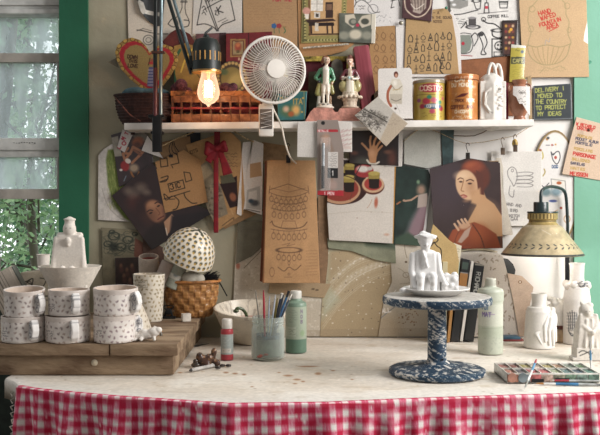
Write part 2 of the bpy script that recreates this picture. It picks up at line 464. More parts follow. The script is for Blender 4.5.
mb = MB(); a, b = W(397, 0), W(572.6, 0); mb.prism([(a.x, 0.0), (a.x, 2.2), (b.x, 2.2), (b.x, 0.0)], -.0018, -.0001); tag(mb.build('wall_right', mat('white_wall_paint', '#dedad5', rough=.6, var=.02, scale=6, bump=.15, bscale=70)), kind='structure')
# a screw hole and chips on the green board
floor = MB(); floor.box((0, -1.5, -.02), (8, 5, .04)); tag(floor.build('floor', mat('floor_boards', '#4a3a2c', rough=.6, var=.15, scale=3, stretch=(1, 12, 1))), kind='structure')
# window
win = empty('window_1', W(0, 150, .05), None, None); win['kind'] = 'structure'
gm = mat('window_grey_paint', '#aaa49b', rough=.6, var=.05, scale=25, bump=.15)
gm2 = mat('window_pale_rail', '#cdcfcc', rough=.5, var=.04, scale=30, bump=.1)
def wpart(name, boxes, m, bev=.0015):
    mb = MB()
    for px0, px1, py0, py1, y0, y1 in boxes:
        a = W(px0, py0, y0); b = W(px1, py1, y0)
        mb.box(Vector(((a.x+b.x)/2, (y0+y1)/2, (a.z+b.z)/2))-win.location, (abs(b.x-a.x), abs(y1-y0), abs(a.z-b.z)), bev=bev)
    return mb.build(name, m, win)
wpart('head_rail', [(-172, 61, -120, 5, .02, .09), (-172, 60.5, 5, 9, .028, .09), (-172, 60.5, 9, 13.5, .02, .09)], gm2)
wpart('jamb', [(58.5, 64.5, 4, 292, .022, .09)], gm); wpart('jamb', [(-175, -160, 4, 292, .022, .09)], gm)
wpart('upper_rail', [(-168, 61, 53, 62, .026, .06)], gm)
wpart('lock_rail', [(-168, 60, 138, 150, .020, .045), (-168, 60, 150, 157, .028, .06)], gm2)
wpart('bottom_rail', [(-168, 61, 189, 199, .02, .055)], gm)
wpart('window_sill', [(-176, 62, 286, 300, -.02, .1)], gm)
wpart('sash_stile', [(56.5, 58.3, 62, 190, .03, .05)], gm2)
mb = MB()
for q in range(9):
    x = 14+q*2.6; mb.box(W(x, 143+random.uniform(-.6, .6), .0195)-win.location, (.003, .0015, random.uniform(.001, .003)))
mb.build('scratch_marks', mat('dark_mark', '#3a3a38'), win)
g = bpy.data.materials.new('dusty_glass'); g.use_nodes = True; nt = g.node_tree
for n in list(nt.nodes): nt.nodes.remove(n)
out = nt.nodes.new('ShaderNodeOutputMaterial'); mx = nt.nodes.new('ShaderNodeMixShader'); tr = nt.nodes.new('ShaderNodeBsdfTransparent')
tr.inputs['Color'].default_value = (.95, .97, .97, 1)
mx2 = nt.nodes.new('ShaderNodeMixShader'); df = nt.nodes.new('ShaderNodeBsdfDiffuse'); df.inputs['Color'].default_value = (.55, .6, .62, 1)
tl = nt.nodes.new('ShaderNodeBsdfTranslucent'); tl.inputs['Color'].default_value = (.70, .76, .78, 1)
tcn = nt.nodes.new('ShaderNodeTexCoord'); mp = nt.nodes.new('ShaderNodeMapping'); mp.inputs['Rotation'].default_value = (0, .6, 0); mp.inputs['Scale'].default_value = (7, 1, 2.6)
nz = nt.nodes.new('ShaderNodeTexNoise'); nz.inputs['Scale'].default_value = 1.5; nz.inputs['Detail'].default_value = 5
rp = nt.nodes.new('ShaderNodeMapRange'); rp.inputs['From Min'].default_value = .35; rp.inputs['From Max'].default_value = .75; rp.inputs['To Min'].default_value = .16; rp.inputs['To Max'].default_value = .58
L = nt.links.new
L(tcn.outputs['Object'], mp.inputs['Vector']); L(mp.outputs['Vector'], nz.inputs['Vector']); L(nz.outputs['Fac'], rp.inputs['Value'])
L(rp.outputs['Result'], mx.inputs['Fac']); L(tr.outputs[0], mx.inputs[1]); mx2.inputs['Fac'].default_value = .75
L(df.outputs[0], mx2.inputs[1]); L(tl.outputs[0], mx2.inputs[2]); L(mx2.outputs[0], mx.inputs[2]); L(mx.outputs[0], out.inputs['Surface'])
for py0, py1, y in ((13, 54, .07), (61, 139, .040), (156, 190, .05)):
    mb = MB(); a = W(-165, py0, y); b = W(58.5, py1, y)
    mb.box(Vector(((a.x+b.x)/2, y, (a.z+b.z)/2))-win.location, (b.x-a.x, .002, a.z-b.z)); mb.build('glass_pane', g, win)
# ------------------------------------------------------------------ outside
def leafmat(name, c1, c2):
    m = bpy.data.materials.new(name); m.use_nodes = True; nt = m.node_tree; b = nt.nodes['Principled BSDF']; b.inputs['Roughness'].default_value = .5
    tc = nt.nodes.new('ShaderNodeTexCoord'); n = nt.nodes.new('ShaderNodeTexNoise'); n.inputs['Scale'].default_value = 2.4; r = nt.nodes.new('ShaderNodeValToRGB')
    r.color_ramp.elements[0].position = .4; r.color_ramp.elements[1].position = .6
    r.color_ramp.elements[0].color = (*lin(hx(c1)), 1); r.color_ramp.elements[1].color = (*lin(hx(c2)), 1)
    nt.links.new(tc.outputs['Object'], n.inputs['Vector']); nt.links.new(n.outputs['Fac'], r.inputs['Fac'])
    t = nt.nodes.new('ShaderNodeBsdfTranslucent'); mx = nt.nodes.new('ShaderNodeMixShader'); mx.inputs['Fac'].default_value = .45
    nt.links.new(r.outputs['Color'], b.inputs['Base Color']); nt.links.new(r.outputs['Color'], t.inputs['Color'])
    nt.links.new(b.outputs[0], mx.inputs[1]); nt.links.new(t.outputs[0], mx.inputs[2]); nt.links.new(mx.outputs[0], nt.nodes['Material Output'].inputs['Surface'])
    return m
barkm = mat('bark', '#6f6a62', rough=.9, var=.2, scale=14, bump=.6, bscale=30, stretch=(1, 1, .25))
gr = MB(); gr.box((-3, 14, -.62), (40, 26, .04)); tag(gr.build('ground_outside', mat('forest_ground', '#6d7a55', var=.15, scale=3)), kind='structure')
rs = np.random.RandomState(3)
def tree(x, y, h, r0, label, lm, nleaf, spread, zlo, leaf=.05, lean=0., branches=12):
    t = empty('tree', (x, y, -.6), label, 'tree', 'trees outside the window'); mb = MB()
    pts = [(lean*k/8*h+.04*math.sin(k*1.3), .03*math.cos(k), h*k/8) for k in range(9)]; mb.tube(pts, [r0*(1-.75*k/8) for k in range(9)], 10)
    tips = []
    for k in range(branches):
        z = zlo+.6+(h-zlo-.6)*(k+.5)/branches; a = rs.uniform(0, 2*PI); L_ = spread*rs.uniform(.5, 1)*(1-.4*z/h)
        b = [(lean*z, 0, z)]
        for q in range(1, 5): b.append((lean*z+math.cos(a)*L_*q/4+rs.normal(0, .04), math.sin(a)*L_*q/4, z+rs.uniform(-.12, .16)*q))
        mb.tube(b, [r0*.28, r0*.2, r0*.14, r0*.09, r0*.05], 6); tips += b[1:]
        for q in (1, 2, 3):
            a2 = a+rs.choice([-1, 1])*rs.uniform(.5, 1); c = b[q]; e_ = (c[0]+math.cos(a2)*.5*L_, c[1]+math.sin(a2)*.5*L_, c[2]+rs.uniform(-.2, .3))
            mb.tube([c, e_], [r0*.1, r0*.03], 5); tips += [e_, tuple((Vector(c)+Vector(e_))/2)]
    mb.build('trunk', barkm, t)
    T = np.array(tips); i = rs.randint(0, len(T), nleaf); C = T[i]+rs.normal(0, 1, (nleaf, 3))*[.15, .15, .15]
    A = rs.normal(0, 1, (nleaf, 3)); A /= np.linalg.norm(A, axis=1)[:, None]; B = np.cross(A, rs.normal(0, 1, (nleaf, 3))); B /= np.linalg.norm(B, axis=1)[:, None]
    s = (leaf*rs.uniform(.5, 1.2, nleaf))[:, None]; V = np.stack([C-A*s, C-B*s*.42, C+A*s, C+B*s*.42], 1).reshape(-1, 3)
    F = np.arange(nleaf*4).reshape(-1, 4); mesh_obj('foliage', V, F, lm, t, smooth_=False)
l1 = leafmat('leaf_near', '#6a9a62', '#b0d6a0'); l2 = leafmat('leaf_mid', '#5a8a64', '#a0c69c'); l3 = leafmat('leaf_far', '#93b09a', '#c2d6c6')
tree(-1.125, 1.0, 3.4, .05, 'grey trunked tree standing close outside the window at its left', l2, 900, .42, 1.2, .026)
tree(-1.50, 2.75, 4.2, .035, 'slender leafy tree behind the close grey trunked one, seen beside the green trim', l1, 7500, .95, .2, .032, .0, 22)
tree(-2.30, 5.1, 4.6, .06, 'bushy dark green tree further back, seen through the middle of the window', l2, 9000, 1.15, .2, .042, .0, 22)
tree(-3.3, 8.2, 5.6, .08, 'pale hazy tree furthest away beyond the window', l3, 9000, 1.7, .2, .06, 0, 22)
tree(-5.4, 5.4, 5.0, .09, 'hazy tree standing far off to the outer left beyond the window', l3, 5000, 1.5, .2, .08, 0, 18)
# ------------------------------------------------------------------ table
def edge_y(x):      # the bowed front edge of the table top
    xs = [-.62, -.575, -.545, -.50, -.35, -.123, .05, .2, .4, .60, .95]; ys = [-.55, -.60, -.655, -.685, -.745, -.812, -.802, -.772, -.742, -.715, -.70]
    return np.interp(x, xs, ys)
tbl = empty('work_table', (0, -.35, 0), 'long plaster-topped work table with a bowed front edge under all the pottery', 'table')
nu, nv = 640, 330
u, v = np.meshgrid(np.linspace(0, 1, nu), np.linspace(0, 1, nv)); u = u.ravel(); v = v.ravel()
X = -.60+u*1.52; Y = -.004+(edge_y(X)+.004)*v
Z = TZ-.0006-.0012*vnoise(X*14, Y*30, 5)*np.clip(v*1.5, .2, 1)
Z = Z-np.clip(v-.985, 0, 1)**2*20
# paint in photograph units of the surface seen from the front: px,py of each point on the top
d = Y+CD; PX = HX+X*FP/d; PY = HY+(ZC-TZ)*FP/d
pc = Paint(PX, PY, '#dccfbe')
n1 = vnoise(X*9, Y*60, 2); n2 = vnoise(X*60, Y*120, 8); n3 = vnoise(X*5, Y*7, 4)
pc.C *= (1-.06*(1-n1[:, None]))*(1-.06*(1-n2[:, None])); i = np.arange(len(X)); pc._mix(i, '#e4ded4', np.clip((n3-.45)*3, 0, .55)); pc._mix(i, '#b9a68d', np.clip((vnoise(X*22, Y*40, 12)-.62)*3, 0, .45))
pc._mix(i, '#cfcac4', np.clip((v-.86)*6, 0, .6))
for (a, b, rx, ry) in [(288, 375, 4.5, .9), (297, 379, 3.5, .9), (303, 381, 1.8, .8), (318, 373, 3, 1.2), (235, 373, 2.6, .8), (244, 374, 2, .8), (295, 383, 2, .6), (226, 372, 2.5, .9), (252, 386, 1.6, .5), (333, 370, 2, .6), (308, 366, 9, .7), (180, 372, 2, .6), (225.5, 365.5, 2, .8), (279, 372, 1.5, .5), (352, 379, 1.4, .5)]:
    pc.ell(a, b, rx, ry, '#9a6a44', soft=.45, a=.85)
for k in range(160): pc.ell(random.uniform(0, 600), random.uniform(342, 402), random.uniform(.3, 1.6), random.uniform(.2, .5), random.choice(['#a98a6a', '#f3eee6', '#f6f2ec', '#8f7a66']), soft=.4, a=.6)
V = np.stack([X, Y, Z], 1); F = grid_faces(nu, nv, flip=True)
a_, b_, c_ = V[F[0, 0]], V[F[0, 1]], V[F[0, 2]]
if np.cross(b_-a_, c_-a_)[2] < 0: F = F[:, ::-1]
V2, F2 = two_sided(V, F, .034, (0, 0, -1)); cols = np.concatenate([pc.C, np.tile(hx('#b5a68f'), (len(V), 1))])
mesh_obj('table_top', V2-np.array(tbl.location), F2, pmat('plastered table', rough=.8, bump=.35, bscale=110, grain=.06), tbl, colors=cols)
wood = mat('table_wood', '#6b5743', rough=.7, var=.15, scale=20, stretch=(1, 1, .1))
for x, y in ((-.53, -.1), (.85, -.1), (-.50, -.58), (.85, -.6)):
    mb = MB(); mb.box((x, y+.35, .355), (.06, .06, .71), bev=.004); mb.build('leg', wood, tbl)
# gingham cloth round the front
nu, nv = 1000, 70
s = np.linspace(0, 1, nu); xs = -.546+s*1.49; ys = edge_y(xs)
pts = np.stack([xs, ys], 1); sl = np.concatenate([[0], np.cumsum(np.linalg.norm(np.diff(pts, axis=0), axis=1))])
tx = np.gradient(xs, sl); ty = np.gradient(ys, sl)
S, T = np.meshgrid(np.arange(nu), np.linspace(0, 1, nv)); S = S.ravel(); T = T.ravel()
L0 = sl[S]; lip = .05                       # top 5 % lies over the table edge
amp = .0075*np.clip((T-.06)*6, 0, 1)*(1+1.2*T)
fold = amp*(np.sin(L0*95+2.2*np.sin(L0*17))+.6*np.sin(L0*51+1.3)+.5*vnoise(L0*30, T*6, 3))
out = np.where(T < lip, (T/lip-1)*.012, 0)+.004+fold*.8+.0015
drop = np.where(T < lip, .0012, -(T-lip)*.40+.0012)-.003*np.clip((T-lip)*30, 0, 1)
drop = drop+.0025*np.sin(L0*23)*(T > lip)
Xc = xs[S]+ty[S]*out; Yc = ys[S]-tx[S]*out-.0; Zc = TZ+drop
# left end: cloth turns the corner
pc = Paint(L0*1000, T*420, '#ded6d0')
per = 23.5; Lm = L0*1000+1.6*np.sin(T*9+L0*14)+2*vnoise(L0*12, T*3, 6); Tm = T*420+1.8*np.sin(L0*40)+3*vnoise(L0*20, T*4, 9)+3
def stripe(q): 
    f = (q/per) % 1; return np.clip((.27-np.abs(f-.5))*14+.5, 0, 1)
a1 = stripe(Lm); a2 = stripe(Tm); idx = np.arange(len(L0))
pc._mix(idx, '#cf2f58', (a1+a2-a1*a2)*.74); pc._mix(idx, '#c4133a', a1*a2*.96)
pc._mix(idx, '#e3c9cc', np.clip((vnoise(L0*1000/1.5, T*420/5, 1)-.55)*4, 0, .4)*np.maximum(a1, a2)*(1-a1*a2))
for k in range(240): pc.ell(random.uniform(0, 1560), random.uniform(4, 120), random.uniform(.5, 2.6), random.uniform(.5, 2.2), random.choice(['#e8e2dc', '#dcd4cc', '#efe9e4']), soft=.4, a=.8)
pc._mix(idx, '#e6dfd8', np.clip((vnoise(L0*40, T*30, 15)-.62)*4, 0, .4)*(xs[S] > .05)); pc._mix(idx, '#b9122e', (np.abs(T*420-24-1.2*np.sin(L0*30)) < .9)*.6)
V = np.stack([Xc, Yc, Zc], 1); F = grid_faces(nu, nv)
V2, F2 = two_sided(V, F, .0008, (0, .8, .6)); loc = np.array((.2, -.76, TZ))
cl = mesh_obj('gingham_cloth', V2-loc, F2, pmat('cotton', rough=.9, bump=.3, bscale=500, grain=.05), None, tuple(loc), colors=np.concatenate([pc.C, pc.C]))
tag(cl, 'red and white gingham cloth gathered along the front edge of the table', 'tablecloth')
mb = MB()
for k in range(26):
    z = TZ-.012-k*.013; mb.tube([(-.5575, -.647, z), (-.563-random.uniform(0, .004), -.642, z-.004), (-.560, -.646, z-.01)], .0016, 5)
mb.V = [tuple(np.array(v)-loc) for v in mb.V]; mb.build('fringe', mat('fringe_thread', '#cfc7b8', var=.1), cl)
# ------------------------------------------------------------------ plank riser
rs_ = empty('wooden_riser', (-.5, -.27, TZ), 'weathered plank riser under the mugs at the left of the table', 'riser')
nu, nv = 260, 300
def plank(name, x0, x1, y0, y1, z0, z1, seed, m_=None):
    mb = MB(); mb.box(((x0+x1)/2+.5, (y0+y1)/2+.27, (z0+z1)/2-TZ), (x1-x0, y1-y0, z1-z0), bev=.002)
    return mb.build(name, mat('weathered_plank', '#9a8164', rough=.85, var=.1, scale=9, bump=1., bscale=40, col2='#6a513b', stretch=(.9, 3, 3)), rs_)
plank('top_plank', -.75, -.3925, -.548, -.002, TZ+.042, RZ, 1); plank('top_plank', -.3905, -.252, -.550, -.002, TZ+.042, RZ, 2)
plank('front_board', -.75, -.262, -.538, -.518, TZ+.0005, TZ+.0415, 3); plank('side_board', -.282, -.262, -.5175, -.01, TZ+.0005, TZ+.0415, 4)
mb = MB(); mb.lathe([(.0001, 0), (.006, 0), (.007, .001), (.004, .003), (.0001, .0035)], 12, M=Matrix.Rotation(PI/2, 3, 'X')); mb.build('knot_plug', mat('pale_plug', '#b5a78e'), rs_, loc=(.105-.03, -.268, .026))
# ------------------------------------------------------------------ shelf
SY0, SY1 = -.115, -.001; TILT = .0095
SZ = W(0, 121.4, -.115).z       # top of the shelf under the middle of the picture
def shelf_z(x): return SZ+TILT*x
def on_shelf(px, y=-.06): x = (px-HX)*(y+CD)/FP; return Vector((x, y, shelf_z(x)+.0003))
mb = MB(); x0 = W(124, 0, -.115).x; x1 = W(534, 0, -.115).x
mb.box(((x1-x0)/2, 0, -.0085), (x1-x0, SY1-SY0, .017), bev=.0012)
sh = mb.build('wall_shelf', mat('shelf_white_paint', '#d9d3cc', rough=.55, var=.04, scale=14, bump=.15, bscale=90), None, (x0, (SY0+SY1)/2, shelf_z(x0)), rot=(0, -math.atan(TILT), 0))
tag(sh, 'long thin white painted wall shelf carrying figurines, tins and baskets', 'shelf')
# ================================================================== SHEETS ON THE WALL
K = '#2f2c2b'
def tw(p, rows):  # (text,x,y,h,col,w,ang)
    for r in rows: p.text(*r[:4], col=r[4], w=r[5] if len(r) > 5 else .6, ang=r[6] if len(r) > 6 else 0)
def f(p):   # faint leg-and-pipe line drawing
    p.line([(137, 30), (142, 30.5), (150, 32.5), (158, 34), (168, 34)], 1., K, .8); p.line([(137, 31), (143, 28.5), (152, 31)], .6, K, .7)
    p.ell(148.5, 40, 5.2, 4.8, '#4a4644', ring=.7); p.ell(148.5, 40, 2.6, 2.4, '#4a4644', ring=.5); p.line([(143, 44), (141, 52), (146, 58)], .5, K, .5)
    p.line([(182, -6), (182, 8), (180, 13), (176, 18)], .7, K); p.line([(186, -6), (185, 8), (186, 14), (189, 20)], .7, K)
    p.curve([(168, 24), (172, 19), (176, 19), (178, 25), (173, 27), (168, 24)], .8, K); p.curve([(184, 20), (189, 21), (188, 26), (182, 27), (180, 24)], .8, K)
    p.line([(181, 2), (187, 2)], 1.4, K, .7); p.rect(181, -4, 187, 2, '#6d6a66', .5)
sheet('line_drawing', [(127, -12), (201, -12), (200, 68), (129, 66)], .3, 'cream sheet with line-drawn boots and a pipe behind the drafting lamp arm', 'drawing', '#cbbfae', f)
def f(p):
    p.line([(150, 14), (158, 18)], .5, '#555')
    p.poly([(136, -6), (160, -8), (160, 30), (150, 26), (141, 14)], '#2c2f31'); p.poly([(139, 0), (144, 3), (146, 10), (160, 13), (160, 17), (145, 14), (141, 16), (137, 8)], '#b5b0a6'); p.mottle(.2, 3)
sheet('striped_ribbon', [(134, -12), (166, -12), (163, 27), (156, 26.5), (149, 22), (141, 12)], 2, 'dark satin ribbon scrap with a pale band, hanging at the top beside the lamp arm', 'ribbon', '#2c2f31', f, m=GLOSSY(), curl=lambda u, v: .004*np.sin(u*9)+.004)
def f(p):
    for a, b in (((196, -8), (203, 24)), ((198, -10), (206, 23))): pass
    p.line([(203, -6), (197, 25)], .9, K); p.curve([(197, 25), (205, 24), (213, 27), (217, 31)], .9, K); p.line([(202, -8), (217, 31)], .9, K); p.line([(205, -8), (218.5, 31)], .9, K)
    p.curve([(217, 31), (222, 25), (230, 22), (235, 20)], .9, K); p.line([(229, -8), (235, 20)], .9, K)
    p.curve([(207, 8), (214, 4), (222, 0), (230, -3)], .8, K)
    for k in range(5): p.line([(206+k*3, 3-k*1.0), (209+k*4, -6)], .9, K, .8)
    p.text('K', 219, 14, 7, K, 1.1, -20); p.text("'L", 213, 14, 4, K, .8, 15); p.line([(218, 22), (226, 18)], .5, K); p.line([(222, 23), (228, 20)], .5, K)
    for q in ((202, 8), (203, 11), (202, 14)): p.curve([q, (q[0]+2, q[1]-2), (q[0]+4, q[1]+1)], .6, K)
sheet('ink_drawing', [(194, -12), (242, -12), (242, 33), (192, 34)], 1.2, 'cream sheet with a bold ink drawing of an open book, above the glowing bulb', 'drawing', '#c9c2b9', f)
def f(p):
    p.text('FOR THE', 273, 1.2, 3.4, '#b02a3c', .8); p.scrib(247, 2, 293, 24, 8, '#8a6a4a', .45, .45)
    for x, c in ((274, '#2d5f9a'), (279, '#a03038')):
        for a in range(5): p.ell(x+1.5*math.cos(a*1.26), 26+1.5*math.sin(a*1.26), 1.2, 1.2, c)
        p.line([(x, 28), (x+.4, 33)], .6, '#3f6a44')
    p.line([(283, 27), (286, 27)], .8, '#7b6a3a'); p.curve([(284, 28), (285.5, 31), (284, 33)], .9, '#4c7048')
sheet('kraft_letter', [(242.5, -12), (298, -12), (297, 64), (244, 62)], 1, 'kraft paper letter with red writing and small blue and red flowers, behind the fan', 'letter', '#a88259', f)
def f(p):
    p.poly([(303, -6), (347, -6), (345, 41), (302, 43)], '#8d8349'); p.poly([(303, -6), (305, -6), (304, 42), (302, 43)], '#5b5630')
    for k in range(26):
        t = k/25; p.ell(304+t*40, 40.5-t*1, 1.6, 1., '#c0b372' if k % 2 else '#4a4a28'); p.ell(305, 2+t*38, .9, 1.3, '#4a4a28' if k % 2 else '#c0b372'); p.ell(344.5, 2+t*36, .9, 1.3, '#4a4a28' if k % 2 else '#c0b372')
    p.poly([(308, -6), (342, -6), (341, 35), (309, 36)], '#c49a67'); p.poly([(308, 0), (310, 0), (311, 35), (309, 36)], '#6a4a2c')
    p.rect(311, -5, 323, 11, '#dcd6cc'); p.line([(317, -5), (317, 11)], .6, '#9c9488'); p.line([(311, 4), (323, 4)], .5, '#9c9488'); p.rect(314, 12, 320, 18, '#cfc7bd'); p.rect(315.5, 13.5, 318.5, 17, '#4a4540')
    p.rect(325.5, 2, 333, 18, '#3d2a24'); p.rect(326.5, 4, 332, 10, '#7b5a44'); p.ell(306.5, 11, 4, 3.6, '#c98f80'); p.poly([(304.5, 14), (309, 14), (308.6, 19), (305.6, 19)], '#e2d8cc')
    p.poly([(305, 20), (333, 18.5), (336, 21), (308, 23)], '#37221f'); p.rect(309, 22.5, 334, 26, '#2a1b1a')
    for x in (311, 327, 332): p.line([(x, 23), (x+.5, 33)], 1.5, '#2a1b1a')
    p.rect(315, 23, 318.5, 31, '#c9beb0'); p.line([(309, 34.5), (341, 34)], 1.6, '#4b3623'); p.mottle(.08, 2)
sheet('cabinet_picture', [(302, -12), (347.5, -12), (345, 42), (301, 43.5)], 3.2, 'small painting of a writing desk room in an ornate gold border, beside the fan top', 'picture', '#8d8349', f)
def f(p):
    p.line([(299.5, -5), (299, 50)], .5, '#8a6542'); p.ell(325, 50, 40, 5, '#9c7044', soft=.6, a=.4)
sheet('tan_paper', [(297.5, -12), (354, -12), (354, 44), (345, 51), (330, 55), (315, 57), (299, 56.5)], 2, 'plain tan paper behind the gold bordered desk painting', 'paper', '#b58453', f)
mb = MB(); a = W(303, 48, -.016); b = W(349, 44, -.016); mb.tube([Vector((0, 0, 0)), b-a], .0024, 8, flat=.5)
tag(mb.build('thin_stick', mat('pale_grey_wood', '#b3aa99', var=.15, scale=200), loc=a), 'thin pale wooden stick lying across the tan paper under the desk painting', 'stick')
def f(p):
    p.mottle(.25, 5, seed=4); p.poly([(345, 15), (354, 14), (357, 22), (353, 28), (345, 22)], '#c9bea9'); p.ell(353, 22, 4.4, 3.6, '#55584f'); p.ell(353.5, 21.6, 2.6, 2.2, '#8f8f80')
    p.poly([(371, 14), (362, 16), (358, 22), (362, 28), (371, 25)], '#c2b8a4'); p.ell(365, 21.5, 4, 3, '#45483f'); p.ell(357.6, 25.2, 1.8, 1.6, '#c0294a')
    p.ell(355.5, 34.5, 6.4, 4.8, '#c6bda6', soft=.25); p.ell(344, 35.5, 5, 4, '#8f8e7d', soft=.3); p.ell(367, 35.5, 5, 4, '#8f8e7d', soft=.3); p.rect(371.5, 10, 380, 50, '#cdc6b4')
sheet('hands_photograph', [(339, 13), (376, 14), (375, 43.5), (339, 42)], 5, 'grey green photograph of two hands pinching a red dot, beside the desk painting', 'photograph', '#5b5f54', f, m=GLOSSY())
def f(p):
    p.curve([(356, 3), (361, 0), (366, 2), (370, 6), (374, 12), (380, 12)], .6, K, .8); p.ell(373, 9, 5, 4.5, '#666', ring=.5); p.ell(368, 0, 3, 2.6, '#666', ring=.5)
    p.line([(391, 1), (399, -1)], .8, K); p.line([(393, -1), (391, 8)], .7, K); p.line([(398, -2), (400, 6)], .7, K); p.line([(391, 8), (394, 7)], .7, K); p.scrib(356, 5, 366, 10, 2, '#555'); p.scrib(376, 14, 392, 24, 2, '#777', .5, .5)
    p.curve([(352, -5), (356, 2), (353, 9), (352, 14)], .7, K)
sheet('sketch_sheet', [(351, -12), (408, -12), (405, 27), (375, 28), (352, 24)], 1.5, 'white sketch sheet with fine looping machine drawings at the top centre', 'drawing', '#d6d2cf', f)
def f(p):
    for r in range(4):
        for c in range(3):
            x = 376+c*8+random.uniform(-1, 1); y = 33+r*11+random.uniform(-1, 1)
            p.curve([(x, y), (x-2, y+4), (x+1, y+7), (x+2.5, y+3), (x, y)], .55, '#6b4a30', .75); p.line([(x-2.5, y+8), (x+3, y+8)], .5, '#6b4a30', .7)
sheet('pencil_sheet', [(370, 27), (395, 25.5), (397, 100), (368, 100)], 2.8, 'tan sheet with faint pencil figures between the pink book and the white strip', 'drawing', '#a87f4f', f)
sheet('white_strip', [(395.5, 26), (405.5, 26), (405.5, 112), (397.5, 112)], 2.2, 'narrow white wooden strip standing between two tan drawing sheets', 'strip', '#d8d3ce', thick=.003)
def f(p):
    p.curve([(404.5, 0), (406, 9), (412, 15), (418, 17), (425, 14), (430, 7), (431, 0)], 1.2, '#c6b29c'); p.poly([(409, -6), (427, -6), (426, 8), (420, 14), (413, 12)], '#a08f83'); p.mottle(.15, 3)
    for q in range(5): p.line([(411+q*3.4, -4), (413+q*2.6, 10)], .8, '#4a3530')
    p.curve([(411, 4), (416, 9), (424, 4)], .7, '#e0d4c4')
sheet('vase_photograph', [(403, -12), (434, -12), (431.5, 21.5), (402, 18)], 6, 'dark plum photograph of a white vase, top edge above the bottle drawings', 'photograph', '#4c2e31', f, m=GLOSSY())
def f(p):
    tw(p, [('- - A', 429, 14, 2.6, '#5a4430', .5), ('IN THE SOUND', 431, 18.6, 2.2, '#5a4430', .45), ('OF NOTES', 428, 22.6, 2.2, '#5a4430', .45)])
    def icon(x, y, k, h):
        c = '#3b332b'; w = .7
        if k == 0: p.curve([(x-1.6, y), (x-2.2, y-h*.55), (x, y-h), (x+2.2, y-h*.55), (x+1.6, y)], w, c); p.line([(x-2, y), (x+2, y)], w, c)
        elif k == 1: p.line([(x, y), (x, y-h)], w, c); p.line([(x-1.6, y), (x+1.6, y)], w, c); p.line([(x-1.3, y-h*.5), (x+1.3, y-h*.5)], w, c)
        elif k == 2: p.ell(x, y-h*.45, 2.2, 2.2, c, ring=.6); p.line([(x, y-h*.9), (x, y-h)], w, c); p.line([(x-1.5, y), (x+1.5, y)], w, c)
        elif k == 3: p.line([(x-2.2, y), (x, y-h), (x+2.2, y), (x-2.2, y)], w, c); p.ell(x, y-h*.35, 1, 1, c)
        elif k == 4: p.line([(x-1.5, y), (x-1.5, y-h*.7), (x, y-h), (x+1.5, y-h*.7), (x+1.5, y), (x-1.5, y)], w, c)
        else: p.line([(x-2.4, y-h*.3), (x-1, y-h*.4), (x, y-h*.9), (x+1, y-h*.4), (x+2.4, y-h*.3), (x+1, y-h*.15), (x-1, y-h*.15), (x-2.4, y-h*.3)], w, c)
    q = 0
    for r in range(4):
        for c in range(7):
            x = 410+c*6.6-r*.3+random.uniform(-.6, .6); y = 43+r*10+random.uniform(-1, 1)-c*.6
            if x < 456: icon(x, y, (q*7+r) % 6, 7+(q % 3)); q += 1
    p.curve([(438, 58), (441, 64), (440, 70), (443, 74)], 1.1, '#2c2622')
sheet('bottle_drawings', [(406, 19), (430, 10), (446, 8), (452, 16), (456, 40), (459, 74), (404, 74)], 4, 'kraft sheet covered in rows of small ink bottle and bell shapes, above the tins', 'drawing', '#b08d5d', f)
sheet('white_backing', [(404, 60), (452, 10), (460, 30), (461.5, 77), (404, 77)], 3.2, 'white backing sheet edging the kraft bottle drawings', 'paper', '#d6d0cc')
mb = MB(); mb.lathe([(.0001, 0), (.0035, 0), (.0035, .001), (.002, .003), (.0028, .006), (.0001, .0075)], 14, M=Matrix.Rotation(PI/2, 3, 'X')); tag(mb.build('push_pin', mat('green_plastic', '#1f7a5a', rough=.3), loc=W(446, 8, -.0185)), 'green push pin in the top of the bottle drawings', 'pin')
mb = MB(); mb.lathe([(.0001, 0), (.005, 0), (.006, .001), (.004, .003), (.0001, .0035)], 14, M=Matrix.Rotation(PI/2, 3, 'X')); tag(mb.build('drawing_pin', mat('old_brass', '#8f8878', metal=.6, rough=.4), loc=W(401, 23, -.0135)), 'dull metal thumb tack at the top of the white strip', 'pin')
